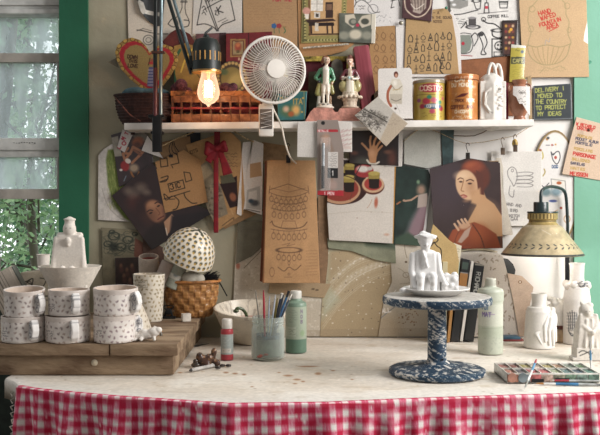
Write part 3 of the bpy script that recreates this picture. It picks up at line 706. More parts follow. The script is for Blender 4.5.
def f(p):
    c = '#2b2a2b'
    p.poly([(432, -6), (468, -6), (468, 6), (460, 9), (440, 7), (432, 2)], '#8f8d88'); p.mottle(.05, 5)
    for k in range(14): p.ell(434+k*2.5, random.uniform(-4, 7), 2, 1.2, random.choice(['#333', '#ddd', '#666']), soft=.4)
    p.curve([(451, 15), (462, 14), (470, 12), (478, 10)], .9, c)
    # cup with fan, lighthouse, drum
    p.line([(473, 0), (476, 9), (480, 9), (481, 0)], .8, c); p.ell(476, 1, 4, 1.4, c, ring=.6); p.line([(485, 3), (484, 13), (489, 13), (488, 3), (485, 3)], .9, c); p.rect(485, 6, 488, 9, '#c23a4a'); p.line([(486.5, 0), (486.5, 3)], .7, c)
    p.rect(499, 1, 508, 3, '#555'); p.line([(499, 1), (500, 8), (507, 8), (508, 1)], .8, c); p.line([(500, 4), (507, 4)], .6, c); p.line([(478, 14), (508, 11)], .6, c, .7)
    tw(p, [('COFFEE MILL', 488, 18, 2.4, c, .5, -3)]); p.scrib(455, 18, 468, 25, 3, '#555')
    # spool
    p.rect(468.5, 18, 476, 26, '#4b4748'); p.ell(472, 18, 4, 1.2, '#8a8788'); p.ell(473, 27, 6.5, 2, c, ring=.7); p.ell(472, 26.5, 4.4, 1.3, '#7c797a')
    # grinder
    p.curve([(483, 20), (487, 23), (494, 24), (500, 28)], 1.1, c); p.ell(483.5, 19.5, 2, 2, c, ring=.8); p.curve([(492, 31), (493, 36), (500, 38), (504, 34), (504, 30)], 1.1, c); p.ell(498, 30.5, 6, 1.6, c, ring=.8)
    p.line([(492, 39), (492, 57), (506, 57), (506, 39), (492, 39)], 1.1, c); p.ell(499, 46, 4.2, 4.2, c, ring=1.); p.ell(498, 45, 1, 1, c); p.ell(501, 45, .8, .8, c); p.curve([(497, 48), (499, 49.5), (501, 48)], .7, c); p.line([(494, 52), (504, 52), (504, 56), (494, 56), (494, 52)], .7, c)
    # pitcher
    p.poly([(457, 35), (470, 35), (472, 42), (470, 50), (465, 54), (460, 53), (457, 46)], '#7e867c', soft=.8); p.curve([(457, 35), (456, 44), (460, 53), (470, 52), (473, 44), (471, 35)], .7, c); p.curve([(471, 37), (475, 33), (478, 38), (474, 46)], .8, c); p.ell(463, 43.5, 1.6, 1.7, '#b82a3a'); p.line([(459, 55), (472, 56)], .9, '#a25a5a'); p.curve([(456, 35), (463, 33), (471, 34)], .6, c)
    # sock / glove
    p.curve([(478, 34), (482, 32), (485, 36), (487, 43), (484, 50), (486, 54), (481, 54), (483, 47), (481, 40), (478, 34)], .9, c); p.ell(481, 34.5, 2.6, 1.8, '#3a3839'); p.curve([(461, 28), (464, 25), (466, 22), (467, 26)], .8, c)
sheet('kitchen_drawings', [(448, -12), (520, -12), (520, 55), (460, 60), (455, 35), (451, 14)], 3, 'white sheet of ink drawings with a pitcher, a spool and a coffee grinder', 'drawing', '#d3d0cb', f)
sheet('rust_panel', [(459, 55), (516, 50), (516, 116), (460, 116)], 1.3, 'plain rust brown panel against the wall behind the white ceramic purse', 'panel', '#8d5634', lambda p: p.mottle(.1, 4), thick=.003)
def f(p):
    p.rect(504, 22, 515, 54, '#4a2a22'); p.rect(503, 20, 516, 23, '#241615')
    for k in range(5):
        for j in range(3): p.ell(506+j*3.4, 26+k*5.6, 1.3, 1.5, ['#b8862e', '#7c3c30', '#c2a07a', '#8b2f2a'][(k*3+j) % 4], soft=.4)
    p.ell(511, 29.5, 1.6, 1.6, '#d99a2a'); p.line([(504, 36), (515, 36)], .7, '#241615'); p.line([(504, 45), (515, 45)], .7, '#241615')
sheet('window_photograph', [(502, 20.5), (518, 20), (516, 56), (502, 55)], 5.5, 'narrow dark photograph of a lit shop cabinet beside the big kraft fountain sketch', 'photograph', '#2c1a18', f, m=GLOSSY())
def f(p):
    c = '#9a8a5e'; r = '#c23328'
    p.curve([(541, -6), (535, 3), (529, 10), (528, 22), (531, 32), (528, 43), (530, 46)], .8, c, .8); p.curve([(556, -6), (565, 4), (566, 15), (569, 22), (568, 34), (571, 42), (569, 47)], .8, c, .8)
    p.ell(532, 9, 3, 3, c, ring=.6); p.ell(531, 29, 2.5, 3, c, ring=.5); p.ell(567, 6, 2.8, 3, c, ring=.6); p.ell(569, 30, 2, 2.6, c, ring=.5)
    p.curve([(527, 45), (536, 47), (547, 45), (560, 47), (570, 44)], .9, c, .9); p.curve([(527, 45), (530, 56), (538, 63), (548, 65), (560, 62), (567, 55), (570, 44)], .9, c, .9)
    for k in range(7): p.curve([(532+k*5.4, 47), (535+k*4.2, 56), (541+k*2.2, 64)], .7, '#93814f', .6)
    p.curve([(545, 45), (546, 40), (549, 42), (550, 38)], .5, '#8f94a0', .6); p.curve([(540, 73), (545, 68), (552, 69), (560, 66), (566, 70)], .6, c, .7); p.scrib(538, 66, 565, 72, 2, c, .5, .5)
    tw(p, [('HAND', 539, 15.5, 4, r, .8, -14), ('WAFED', 541, 20.5, 4, r, .8, -16), ('FOUNTAIN', 540, 27, 3.6, r, .8, -17), ('AREA', 547, 30, 4, r, .8, -18)]); p.line([(549, 31.5), (558, 27)], .7, r)
sheet('fountain_sketch', [(518.5, -12), (586, -12), (587, 22), (584.5, 33), (583.5, 41), (588, 44), (589, 77), (523, 77.5), (521, 40)], 7, 'largest kraft sheet, a pencil fountain sketch with red handwriting, top right', 'drawing', '#c09e74', f)
sheet('white_scrap', [(583, 20), (587, 20), (588, 46), (582, 44)], 6.3, 'sliver of white paper showing at the torn edge of the fountain sketch', 'paper', '#e4e0dc')
def f(p):
    y = '#a9ad4e'
    p.text('DELIVERY I', 535.5, 92.5, 3.8, y, .75, -5, asp=.62); p.text('MOVED TO', 538, 98, 3.8, y, .75, -3); p.text('THE COUNTRY', 535.5, 103.5, 3.8, y, .75, 0, asp=.6, track=1.25); p.text('TO PROTECT', 536, 110, 3.8, y, .75, -3); p.text('MY IDEAS', 538, 116, 3.8, y, .75, -2)
    p.ell(549, 103, .9, .9, '#20242a'); p.line([(534, 85.5), (571, 83.5), (571.5, 118.5), (534, 119.5), (534, 85.5)], .8, '#8c9094', .7)
sheet('slate_sign', [(533.5, 86), (571, 83.5), (572.5, 119.5), (533.5, 120)], 4.5, 'small black sign with yellow hand lettering beside the shelf end', 'sign', '#2b3338', f, m=GLOSSY(), thick=.002)
sheet('yellow_packet', [(511, 44.5), (527, 46), (525, 82), (509, 82)], 6.5, 'yellow printed packet with a dark band hanging above the brown jug', 'packet', '#b3a43a',
      lambda p: (p.rect(511, 57, 525, 64, '#4a4c34'), p.text('CAFE', 513, 62.6, 3.4, '#c9c06a', .6), p.ell(522, 52, 1.6, 1.6, '#4a5a6a'), p.scrib(513, 49, 520, 52, 1, '#5a5a2a'), p.scrib(512, 66, 524, 78, 5, '#8a7d2a', .5, .5), p.rect(509, 44, 528, 48, '#d2cfc0')), m=GLOSSY(), curl=lambda u, v: .003*np.sin(u*PI))
# ---- right, below the shelf
def f(p):
    r = '#c22a24'; g = '#b08a3e'; b = '#3c3c52'
    tw(p, [('W RETABLO', 576, 125, 2.7, r, .7, 12), ('ORATORY', 577, 129, 2.9, r, .7, 12), ('PORTALES', 577.5, 136.5, 2.3, g, .5, 12), ('POCKET ALBUM', 575.5, 139.5, 2.4, b, .55, 11), ('PORTFOLIO', 575.5, 143.5, 2.4, b, .55, 10), ('PORCELAINS', 574, 149.5, 2.4, g, .5, 10)])
    tw(p, [('PARSONAGE', 573, 155, 3.2, r, .8, 10), ('BALLOONED', 572, 160, 2.5, g, .55, 9), ('SARIELAS', 570.5, 164, 2.3, b, .55, 8), ('VANITIES', 570, 169, 2.5, g, .5, 7), ('MEISSEN', 570, 175, 3.3, r, .85, 6)])
sheet('handwritten_list', [(576.5, 117), (606, 125), (604, 181), (562, 174), (570, 140)], 6.8, 'cream note with a multicoloured handwritten list tacked to the pale green board', 'note', '#cbb096', f, back='#cbb096')
mb = MB(); mb.lathe([(.0001, 0), (.0042, 0), (.0045, .001), (.003, .003), (.0001, .0036)], 14, M=Matrix.Rotation(PI/2, 3, 'X')); tag(mb.build('thumb_tack', mat('dark_copper', '#5a3428', metal=.7, rough=.4), loc=W(588.5, 130, -.0295)), 'dark copper thumb tack holding the handwritten list', 'pin')
mb = MB(); mb.lathe([(.0001, 0), (.0042, 0), (.0042, .0012), (.0028, .0013), (.0027, .0003), (.0001, .0003)], 18, M=Matrix.Rotation(PI/2, 3, 'X')); tag(mb.build('screw_cover', mat('green_cap', '#4a9a7c'), loc=W(590, 62, -.0122)), 'round screw cap on the pale green board near the fountain sketch', 'screw')
def f(p):
    gd = '#8a7146'; k = '#3c3c44'
    p.ell(555, 189, 23.3, 58.4, gd, ring=1.6); p.ell(555, 189, 21.5, 56, '#dad6d2', soft=.01); p.ell(547, 139, 1.4, 1.4, '#b07a3a'); p.ell(548, 138, 1.4, 1.2, '#3a4044'); p.text('-- -', 546, 146.5, 2.5, k, .6); p.ell(552, 145, 1, .9, '#a8483a'); p.ell(555.5, 144.5, .9, .9, '#c28c3a')
    p.curve([(538, 150), (542, 152), (543, 157), (541, 160)], 1.1, '#b5a23f'); p.ell(540, 150, 1.6, 1., '#9a4a3a')
    p.curve([(551, 152), (553, 155), (556, 152), (559, 152), (560, 158), (557, 164), (553, 160), (551, 152)], .8, k); p.ell(555.5, 157.5, 1.4, 1.6, '#b04438'); p.ell(553.5, 154, .8, .8, k); p.text('DOG', 552, 168, 2.6, '#33507a', .6)
    p.curve([(543, 176), (545, 172), (544, 169)], 1., '#a79248'); p.rect(551, 178, 566, 192, '#d8d4ca'); p.line([(551, 179), (565, 181), (566, 192), (552, 192), (551, 179)], .6, '#777'); p.ell(559, 183, 2.5, 1.6, '#b05a30'); p.ell(546, 192, 5, 4, '#6f8a90', soft=.4); p.ell(556, 192, 5, 4, '#7d96a0', soft=.4)
    p.curve([(540, 183), (544, 187), (549, 183)], .7, k); p.ell(553, 201, 4, 1.3, '#4a5a9a'); p.ell(561, 208, 1.3, 1.2, '#b0402c'); p.ell(567, 219, 3, 3.6, '#b98a5a', ring=.8); p.curve([(545, 206), (550, 212), (558, 210)], .6, '#c28c5a')
ov = [(555+24*math.cos(a), 189+59*math.sin(a)) for a in np.linspace(0, 2*PI, 40, endpoint=False)]
sheet('oval_plaque', ov, 3, 'white oval plaque with gilt rim and small painted motifs, behind the brass lamp', 'plaque', '#d8d3cd', f, m=CERAM(), thick=.003, cell=.5)
def f(p):
    c = '#6f6a68'
    p.curve([(512, 183), (508, 176), (508, 170), (512, 167), (516, 170), (517, 178), (514, 186), (512, 183)], .55, c); p.ell(512.4, 170.5, 1.2, 1.4, c, ring=.5)
    for k in range(4): p.curve([(516, 173+k*3.6), (526, 172+k*3.8), (533, 173+k*4), (529, 175.5+k*3.8), (517, 176+k*3.6)], .5, c)
    p.curve([(510, 186), (509, 194), (513, 197), (514, 190)], .6, c)
    p.text('HAND AND', 505, 205, 2.6, c, .5, 8); p.text('A BIRD', 506, 211, 2.6, c, .5, 6); p.text('SKETCH', 508, 217, 2.4, c, .5, 0); p.text('GA4', 511, 220.5, 3., c, .5, 0)
sheet('hand_drawing', [(491, 151), (542, 151.5), (541.5, 226), (492, 226)], 4.4, 'white sheet with a pencil drawing of a hand like a bird, clipped to the string', 'drawing', '#d6d1ca', f)
def f(p): p.mottle(.04, 4); p.line([(499, 160), (512, 232)], .4, '#a59c90', .5)
sheet('cream_card', [(496, 158), (501, 158), (503, 168), (502, 185), (513, 234), (512, 235), (498, 235)], 5.2, 'narrow cream card edge between the woman portrait and the hand drawing', 'card', '#c7bcab', f)
# portrait of a woman in an orange drape - a plain generic figure
def f(p):
    p.mottle(.12, 12, seed=3)
    p.ell(448, 185, 20, 26, '#3d3038', soft=.6, a=.8); p.poly([(500, 160), (503, 160), (502, 248), (500, 248)], '#5c3326')
    p.poly([(480, 183), (486, 198), (494, 204), (503, 218), (503, 236), (470, 238), (466, 224), (476, 206), (478, 196)], '#b98a5e', soft=1)
    p.ell(485, 215, 12, 12, '#c0946a', soft=.6, a=.7); p.ell(474, 177, 16, 16, '#5c2a1e', soft=.1); p.ell(473, 166, 10, 6, '#8a3c25', soft=.35); p.ell(470, 165, 5, 2.4, '#a04c2c', rot=-14, soft=.7)
    p.ell(466.5, 185, 11, 15.5, '#c69c76', rot=-14, soft=.07); p.poly([(476, 170), (483, 175), (484, 195), (478, 194), (477, 182)], '#582a20', soft=1); p.poly([(470, 192), (480, 188), (481, 206), (471, 203)], '#bb8d63', soft=2.5)
    p.ell(462, 176, 6, 3.6, '#d6b18c', soft=.8); p.ell(471, 187, 4, 6, '#a57550', soft=.8, a=.7)
    p.curve([(457.5, 179.5), (460, 178), (463, 179)], .8, '#5c3524'); p.curve([(466, 181), (470, 179.5), (473.5, 181)], .9, '#4c2a1f'); p.ell(460.5, 181.8, 1.7, .8, '#3c221b', soft=.3); p.ell(469.6, 183.6, 2, .9, '#3c221b', soft=.3)
    p.curve([(463.5, 180), (461.6, 187), (460.8, 190.5), (463.6, 191.4)], .8, '#93643f'); p.curve([(460.5, 195.6), (463.5, 195), (466.5, 196.4)], 1.2, '#94453a'); p.ell(464, 197.2, 2.2, .9, '#b0645a', soft=.5); p.ell(466, 201, 3, 1.3, '#a57550', soft=.8, a=.6)
    p.poly([(447, 240), (452, 230), (462, 225), (474, 222), (484, 226), (496, 234), (501, 249), (446, 249)], '#8e3f22', soft=1); p.ell(478, 236, 9, 10, '#a64f28', rot=20, soft=.6); p.ell(458, 238, 7, 6, '#a04b28', soft=.7); p.curve([(472, 224), (480, 236), (484, 248)], 1.2, '#5c2a1a', .8); p.curve([(462, 226), (456, 236), (453, 248)], 1., '#6c3220', .7)
    p.poly([(471, 226), (464, 231), (457, 242), (461, 243), (468, 236)], '#b79684', soft=1); 
    for a, b in ((454, 224), (457.5, 221), (461, 219.5), (464.5, 219)): p.line([(a+4, b+6), (a, b)], 2.2, '#c49a78')
    p.ell(464, 226, 6, 3.2, '#bf9270', rot=-10, soft=.4)
wp = sheet('woman_portrait', [(429, 169), (468, 158), (500, 163), (502.5, 248), (446, 249), (434, 244)], 7, 'glossy print of a red haired woman in an orange drape, hanging from a clip', 'portrait', '#3a2a2a', f, m=GLOSSY(), curl=lambda u, v: .010*(1-u)**2+.004*v, cell=.45)
sheet('dark_print', [(486, 161), (498.5, 160.5), (499, 176), (486, 174)], 5.8, 'corner of a dark print showing behind the top of the woman portrait', 'print', '#2a1c1c', lambda p: p.line([(486, 161), (498, 161)], 1, '#b89a78'))
def f(p):
    p.mottle(.25, 8, seed=11); p.poly([(430, 190), (436, 188), (434, 232), (420, 240), (406, 238), (418, 210)], '#70323a', soft=4, a=.8); p.poly([(424, 196), (430, 200), (420, 236), (404, 240), (410, 222)], '#9a8790', soft=6, a=.7)
    p.ell(421, 190, 4.2, 5, '#9a7a66', soft=.5); p.poly([(418, 195), (427, 193), (428, 206), (417, 208)], '#a8968c', soft=1); p.line([(405, 201), (411, 200), (417, 196)], 1.8, '#b08a72'); p.ell(404, 200.5, 1.4, 1.2, '#b08a72'); p.line([(397, 204), (400, 202)], 1.6, '#a2643e'); p.ell(418, 182, 1.6, 2, '#6c8a6a', soft=.5)
    p.poly([(395, 238), (408, 232), (420, 240), (420, 252), (395, 252)], '#3c5040', soft=3)
sheet('dark_green_print', [(396, 164), (428, 170), (430, 176), (424, 224), (420, 246), (394, 244)], 5, 'dark green print with a small floating figure, left of the woman portrait', 'print', '#22332e', f, m=GLOSSY(), curl=lambda u, v: .006*u)
sheet('white_frame_strip', [(427.5, 178), (432.5, 178), (424.5, 240), (418.5, 240)], 6.2, 'thin slanted white strip between the dark green print and the woman portrait', 'strip', '#d0ccca', lambda p: p.line([(430.5, 178), (421.5, 240)], .7, '#6f6a66'), thick=.002)
sheet('grey_card', [(404, 139), (422, 126.5), (440, 134), (441, 165), (427.5, 168.5), (404, 164)], 4.2, 'pale grey card hanging from the string under the shelf beside the green painted post', 'card', '#b3b3ab', lambda p: p.mottle(.06, 9), thick=.001)
# white sheet in the middle, torn edge
def f(p):
    p.mottle(.05, 10, '#c9b9a6', 2)
    p.poly([(327, 157), (337, 158), (336, 180), (327, 186)], '#1e1a1a', soft=.5); p.ell(346, 186, 22, 18, '#3a1d1b', soft=.02); p.poly([(327, 160), (372, 160), (370, 172), (352, 196), (327, 203)], '#2a1c1c', soft=1)
    p.ell(340, 190, 21, 14.5, '#b98a67', soft=.03); p.ell(340, 189, 18.5, 12.3, '#8c3429', soft=.03); p.poly([(320, 160), (327, 160), (327, 215), (320, 215)], '#d6d0c6')
    p.ell(373, 186, 11.3, 8.6, '#5a3026', soft=.03); p.ell(373, 184.5, 11, 8.3, '#c29a76', soft=.03); p.ell(373, 184, 8.8, 6.5, '#a2362e', soft=.04); p.ell(364, 171, 9.5, 6.6, '#9c2f30', soft=.06); p.ell(363, 169, 6, 3.4, '#cfc9c0', soft=.3); p.ell(370, 168.5, 2.5, 2, '#b9b5ac', soft=.3)
    for (x, y, s) in ((342, 172, 1.), (349.5, 169, 1.), (349, 181.5, 1.15), (374, 178, 1.15)):
        p.poly([(x-5*s, y-4*s), (x+5*s, y-4*s), (x+4.2*s, y+8*s), (x-4.2*s, y+8*s)], '#231613', soft=.6); p.ell(x, y+8*s, 4.2*s, 1.4*s, '#231613'); p.poly([(x-5*s, y-4*s), (x+5*s, y-4*s), (x+4.6*s, y+1), (x-4.6*s, y+1)], '#96803a', soft=.6); p.ell(x, y-4*s, 5*s, 1.8*s, '#b09a4c')
    p.line([(354, 178), (361, 165)], .8, '#3b2c2a'); p.ell(340, 190, 21, 14.5, '#3b231c', ring=.7); p.line([(352, 193), (350, 200)], .9, '#53392a', .5)
    p.ell(376, 202.5, 1.8, 5, '#a8452a', rot=4, soft=.4, a=.8); p.curve([(372, 199), (370, 204), (367, 208)], .5, '#b0785a', .6); p.ell(386.5, 234.5, 2.6, 1.3, '#c09a86', soft=.5); p.ell(357, 218, .6, .6, '#a58a7a'); p.ell(371, 212, .5, .5, '#a58a7a'); p.ell(382, 212, .5, .5, '#a58a7a')
    p.line([(395.5, 160), (393.2, 243)], 1.6, '#b07a30'); p.line([(328, 214), (360, 211), (393, 213)], .6, '#b5a896', .6)
sheet('dessert_picture', [(328, 158), (396, 160), (393, 243.5), (360, 241.5), (329, 240), (327, 205)], 6, 'tall white sheet with coffee glasses on red plates printed at its top', 'picture', '#c9c0b6', f, curl=lambda u, v: .005*v)
def f(p):
    p.mottle(.2, 8, '#3c2a26', 2); p.ell(363, 162, 8, 5, '#45443c', rot=10, soft=.5); p.ell(392, 158, 4, 8, '#5a3026', soft=.6); p.ell(354, 153, 4, 2, '#5a3328', soft=.5); p.ell(388, 152, 4, 2, '#6c4434', soft=.5)
    sk = '#b98055'; p.ell(373, 152, 5, 7, sk, rot=14, soft=.15); p.poly([(368.5, 154), (377, 153), (376, 163), (369.5, 163)], sk, soft=1)
    for pts in ([(369, 151), (365, 146.5), (362, 143.5)], [(370.5, 147), (370, 141), (370.8, 136.5)], [(373.5, 146), (374.5, 141), (376.5, 137)], [(376, 148), (378.5, 143.5), (381, 140.5)], [(377.5, 151), (380, 148), (382, 146)]): p.line(pts, 2.1, sk)
    p.ell(372, 153, 2.6, 3.6, '#cf9a70', soft=.6, a=.7); p.curve([(367, 160), (370, 163.5), (375, 164), (379, 162)], 1.6, '#cbc2b2')
sheet('hand_photograph', [(351, 124), (399, 124), (398.5, 166), (349, 163)], 8, 'dark photograph of one raised open hand, hanging over the white shelf paper', 'photograph', '#251a1a', f, m=GLOSSY())
sheet('white_mount', [(385, 121), (403.5, 121), (402, 166.5), (385, 166.5)], 7.2, 'white card edge showing right of the raised hand photograph', 'card', '#cfc9c3')
def f(p):
    for r in range(4):
        for c in range(4): p.line([(337+c*4, 131+r*4.6), (339.6+c*4, 129.5+r*4.6), (340, 133+r*4.6)], .7, '#c09a96', .7)
    p.rect(337, 146, 351, 149, '#cdb0a6', .6); p.scrib(320, 123, 333, 128, 1, '#888')
yf = -.121
sheet('receipt_paper', [(334, 122), (352, 122), (352, 152), (336, 152)], 0, 'small white paper printed with faint red marks behind the raised hand photograph', 'paper', '#d2cbc4', f, y=yf, thick=.0004)
sheet('shelf_paper', [(297.5, 121.5), (334, 122), (334, 158), (297, 157)], 0, 'blank white paper hanging from the shelf edge left of the marker packet', 'paper', '#cfc9c2', None, y=yf-.0025, thick=.0006, lean=.0)
# marker blister pack
bp = empty('marker_packet', W(331, 195, -.131), 'carded marker packet with red top and red base strip, hanging at the shelf edge', 'packet')
def f(p):
    p.rect(317, 129.5, 338, 132, '#b32430'); p.text('METALLIC', 318, 131.7, 1.7, '#e8dcd8', .4); p.ell(323, 123, 1.9, 1.9, '#1c1a1a'); p.rect(317, 190.5, 344, 196, '#b3202c'); p.text('1 PEN', 324, 194.8, 2.7, '#ead9d6', .55)
    p.poly([(320, 135), (329, 135), (334, 150), (333, 190), (318, 190)], '#8d7668', soft=2); p.ell(326, 140, 3.5, 6, '#b58c74', soft=.5); p.rect(328, 152, 338, 168, '#c9c2bc'); p.scrib(328.5, 153, 337, 167, 6, '#8a8480'); p.rect(327.5, 168, 338, 178, '#1b1a1c'); p.text('1', 331.5, 175.5, 4.5, '#dcd8d4', .8); p.ell(333, 185, 4, 4.5, '#a58a80', soft=.4)
sheet('backing_card', [(317, 120), (338, 120), (343.5, 149), (343.5, 196), (317.5, 195)], 0, None, None, '#8f8078', f, y=-.1305, parent=bp, m=GLOSSY(), wave=0)
mb = MB(); un = unit(-.135)
def rel(px, py, y=-.137): return W(px, py, y)-bp.location
mb.tube([rel(323, 188), rel(323, 184), rel(323.4, 146), rel(323.5, 143)], [.0028, .0036, .0036, .003], 12); mb.build('marker_pen', mat('silver_marker', '#8f959a', metal=.7, rough=.3), bp)
mb = MB(); mb.tube([rel(322.9, 188.5), rel(323, 166)], .0040, 12); mb.build('pen_barrel', mat('black_plastic', '#1c1d20', rough=.35), bp)
clear = bpy.data.materials.new('clear_blister'); clear.use_nodes = True; nt = clear.node_tree
b = nt.nodes['Principled BSDF']; b.inputs['Roughness'].default_value = .06; b.inputs['Base Color'].default_value = (.9, .92, .93, 1); t = nt.nodes.new('ShaderNodeBsdfTransparent'); mx = nt.nodes.new('ShaderNodeMixShader'); mx.inputs['Fac'].default_value = .09
nt.links.new(t.outputs[0], mx.inputs[1]); nt.links.new(b.outputs[0], mx.inputs[2]); nt.links.new(mx.outputs[0], nt.nodes['Material Output'].inputs['Surface'])
mb = MB(); mb.box(rel(325.5, 164, -.1375), (.026, .012, .135), bev=.004); mb.build('clear_blister', clear, bp)
# lower left of centre: back boards
def f(p):
    p.mottle(.10, 7, '#a89880', 3); p.mottle(.5, 3, '#e1dacd', 9, thr=.6)
    for k in range(70): p.ell(random.uniform(236, 330), random.uniform(240, 335), random.uniform(.3, .9), random.uniform(.3, .8), random.choice(['#efe9df', '#8a7a66', '#efe9df']), a=.8)
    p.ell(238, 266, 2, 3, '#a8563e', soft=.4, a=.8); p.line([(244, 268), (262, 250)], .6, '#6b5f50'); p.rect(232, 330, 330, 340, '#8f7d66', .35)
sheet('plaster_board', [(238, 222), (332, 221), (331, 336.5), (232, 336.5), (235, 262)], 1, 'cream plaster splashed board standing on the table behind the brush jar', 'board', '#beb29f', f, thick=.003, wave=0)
sheet('board_shadow', [(238, 221), (263, 221), (262, 247), (252, 256), (236, 264)], 2.4, 'dark olive grey sheet painted as the shadow on the board left of the long kraft bag', 'card', '#6a6656', lambda p: p.mottle(.1, 5), thick=.001)  # shadow on the plaster board, put in as a dark coloured sheet
sheet('kraft_tape', [(270, 280), (331, 284), (324, 298), (268, 293)], 3, 'strip of stained kraft tape under the long kraft bag', 'tape', '#a48b6a', lambda p: [p.ell(x, y, 1.6, .8, '#4c3a2c', a=.8) for x, y in ((313, 289), (317, 290), (322, 282))])
sheet('brown_scrap', [(318, 196), (330, 196), (328, 262), (325, 290), (319, 290)], 2.6, 'brown paper scrap between the long kraft bag and the coffee glass sheet', 'paper', '#8d6c4e', lambda p: p.mottle(.1, 3))
def f(p):
    p.mottle(.10, 9, '#9b8568', 3)
    for k in range(16):
        t = k/15; p.curve([(322+10*t, 330-55*t), (345+12*t, 300-45*t), (372+8*t, 280-30*t), (400, 272-24*t)], random.uniform(.6, 2.2), random.choice(['#d5ccba', '#c2b397', '#b5a283']), random.uniform(.25, .6))
    p.poly([(328, 236), (394, 240), (394, 262), (375, 259), (350, 250), (328, 251)], '#8d8f7a', soft=3, a=.8); p.poly([(362, 238), (400, 240), (400, 252), (365, 248)], '#59624f', soft=3, a=.8); p.curve([(363, 250), (372, 254), (382, 256)], .6, '#5b5a4c')
    p.poly([(322, 240), (330, 240), (328, 284), (340, 300), (322, 320)], '#aab09a', soft=6, a=.6)
    for k in range(110): p.ell(random.uniform(322, 402), random.uniform(245, 336), random.uniform(.3, .9), random.uniform(.3, .8), random.choice(['#efe9df', '#e6dfd2', '#6b5a48']), a=.75)
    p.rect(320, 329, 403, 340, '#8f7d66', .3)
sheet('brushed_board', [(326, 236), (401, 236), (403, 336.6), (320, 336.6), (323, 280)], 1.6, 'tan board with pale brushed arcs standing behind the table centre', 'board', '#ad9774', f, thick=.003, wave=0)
def f(p):
    p.mottle(.12, 10, '#cfc4b4', 2); p.ell(386, 330, 15, 18, '#b09a7c', soft=.4, a=.8); p.curve([(381, 318), (388, 312), (396, 306)], 1., '#8a8a88')
    c = '#8c7f6c'; p.curve([(404, 236), (405, 250), (407, 258)], .7, c); p.ell(406, 262, 1.2, 1, '#5a4a3a'); p.ell(406, 275, 3, 2.6, c, ring=.5); p.curve([(398, 268), (404, 272), (410, 282), (400, 284)], .5, c, .6)
    p.text('I', 384, 284, 3, '#efe9e2', .7); p.text('ALL', 382, 313, 4, '#efe9e2', .8, -8); p.curve([(380, 296), (386, 290), (390, 296), (396, 290)], .8, '#efe9e2')
    for k in range(34): p.ell(409+random.gauss(0, 5), 314+random.gauss(0, 6), random.uniform(.3, .9), random.uniform(.3, .8), random.choice(['#6a4a34', '#8a5a3c']), a=.8)
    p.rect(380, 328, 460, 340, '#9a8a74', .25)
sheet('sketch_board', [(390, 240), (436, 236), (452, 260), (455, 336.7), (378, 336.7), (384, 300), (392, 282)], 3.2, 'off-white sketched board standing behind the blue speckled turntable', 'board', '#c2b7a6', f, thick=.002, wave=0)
sheet('torn_green_paper', [(327, 238), (395, 240), (396, 263.5), (376, 260), (352, 251), (328, 248)], 4.3, 'torn grey green paper showing under the coffee glass sheet', 'paper', '#85876f', lambda p: (p.mottle(.1, 5), p.poly([(360, 236), (400, 236), (400, 250), (366, 246)], '#4e5a4a', soft=4)))
# ---- left, below the shelf
def f(p):
    for k in range(9): p.line([(98+k*1.3, 150-k*.6), (98.6+k*1.3, 222)], .4, '#a09a90', .6)
    p.poly([(108, 150), (134, 146), (136, 225), (124, 218), (114, 205), (108, 185), (106, 160)], '#6c7c3c', soft=2); p.mottle(.1, 3)
    for k in range(160):
        x = random.uniform(108, 122); y = random.uniform(152, 210); p.line([(x, y), (x+random.uniform(-1, 1), y-random.uniform(2, 5))], .5, random.choice(['#87944c', '#4e5f2c', '#a7a866']), .6)
    p.curve([(102, 188), (108, 206), (120, 218), (130, 221)], .5, '#8a8478', .7)
sheet('grass_picture', [(98.5, 155), (104, 149), (112, 144), (134, 148), (134, 222), (98, 220)], 1, 'white paper with a strip of green grass print beside the dark green trim', 'picture', '#c9c3bd', f, thick=.0015)
def f(p):
    p.poly([(110, 138), (118, 136), (122, 156), (112, 157)], '#8d8678'); p.poly([(130, 132), (138, 128), (148, 132), (148, 142), (136, 140)], '#6b665c', soft=2); p.mottle(.15, 4); sk = '#9c6444'
    p.ell(138, 142, 6, 5, '#8c4722', rot=-20, soft=.3); p.ell(137, 145, 3.4, 3, '#5a2c1c', soft=.4)
    for pts in ([(128, 148), (123, 154), (125, 160)], [(125, 160), (131, 152), (133, 147)], [(133, 147), (143, 152), (139, 156)], [(139, 156), (132, 163)], [(124, 153), (130, 154)]): p.line(pts, 2.6, sk)
    p.line([(134, 150), (141, 155)], 2.4, '#7d4a34'); p.ell(125, 166, 4.4, 5.2, '#8f1f22', rot=-20, soft=.15); p.ell(128, 161, 3, 2.4, '#c9bcb0', rot=30); p.ell(134, 168, 4.6, 4, '#97826a', soft=.4); p.ell(121, 170, 1.6, 1.2, '#c9c2ba'); p.curve([(131, 172), (133, 176), (136, 178), (139, 172)], 1.6, '#8a5428'); p.curve([(126, 176), (124, 181)], .8, '#6c7f8c')
    p.rect(152, 120, 156, 190, '#2c2024')
sheet('collage_photograph', [(111, 135), (128, 130), (146, 133), (152, 140), (154, 178), (134, 181), (119, 187), (115, 158)], 3, 'dark collage print with a bending figure and a red cap, under the red lettered tag', 'photograph', '#33262a', f, m=GLOSSY())
sheet('lettered_tag', [(122.5, 129.5), (133, 134), (124.5, 152.5), (117, 148)], 4.2, 'small white tag with red hand-painted letters clipped above the collage print', 'tag', '#c6bfbb',
      lambda p: (p.text('L', 120, 149, 4, '#b02238', .9, -62), p.ell(124, 143.4, 1.9, 1.7, '#b02238', ring=.9), p.text('M', 124.5, 140.5, 3.6, '#b02238', .9, -62), p.text('T', 127.5, 135, 3.2, '#b02238', .8, -62)))
sheet('paper_triangle', [(147.5, 135.5), (163.5, 158.5), (141.5, 150.5)], 6.3, 'folded white paper triangle beside the drafting lamp clamp', 'paper', '#cbc6c2', None, back='#bbb', cell=.6)
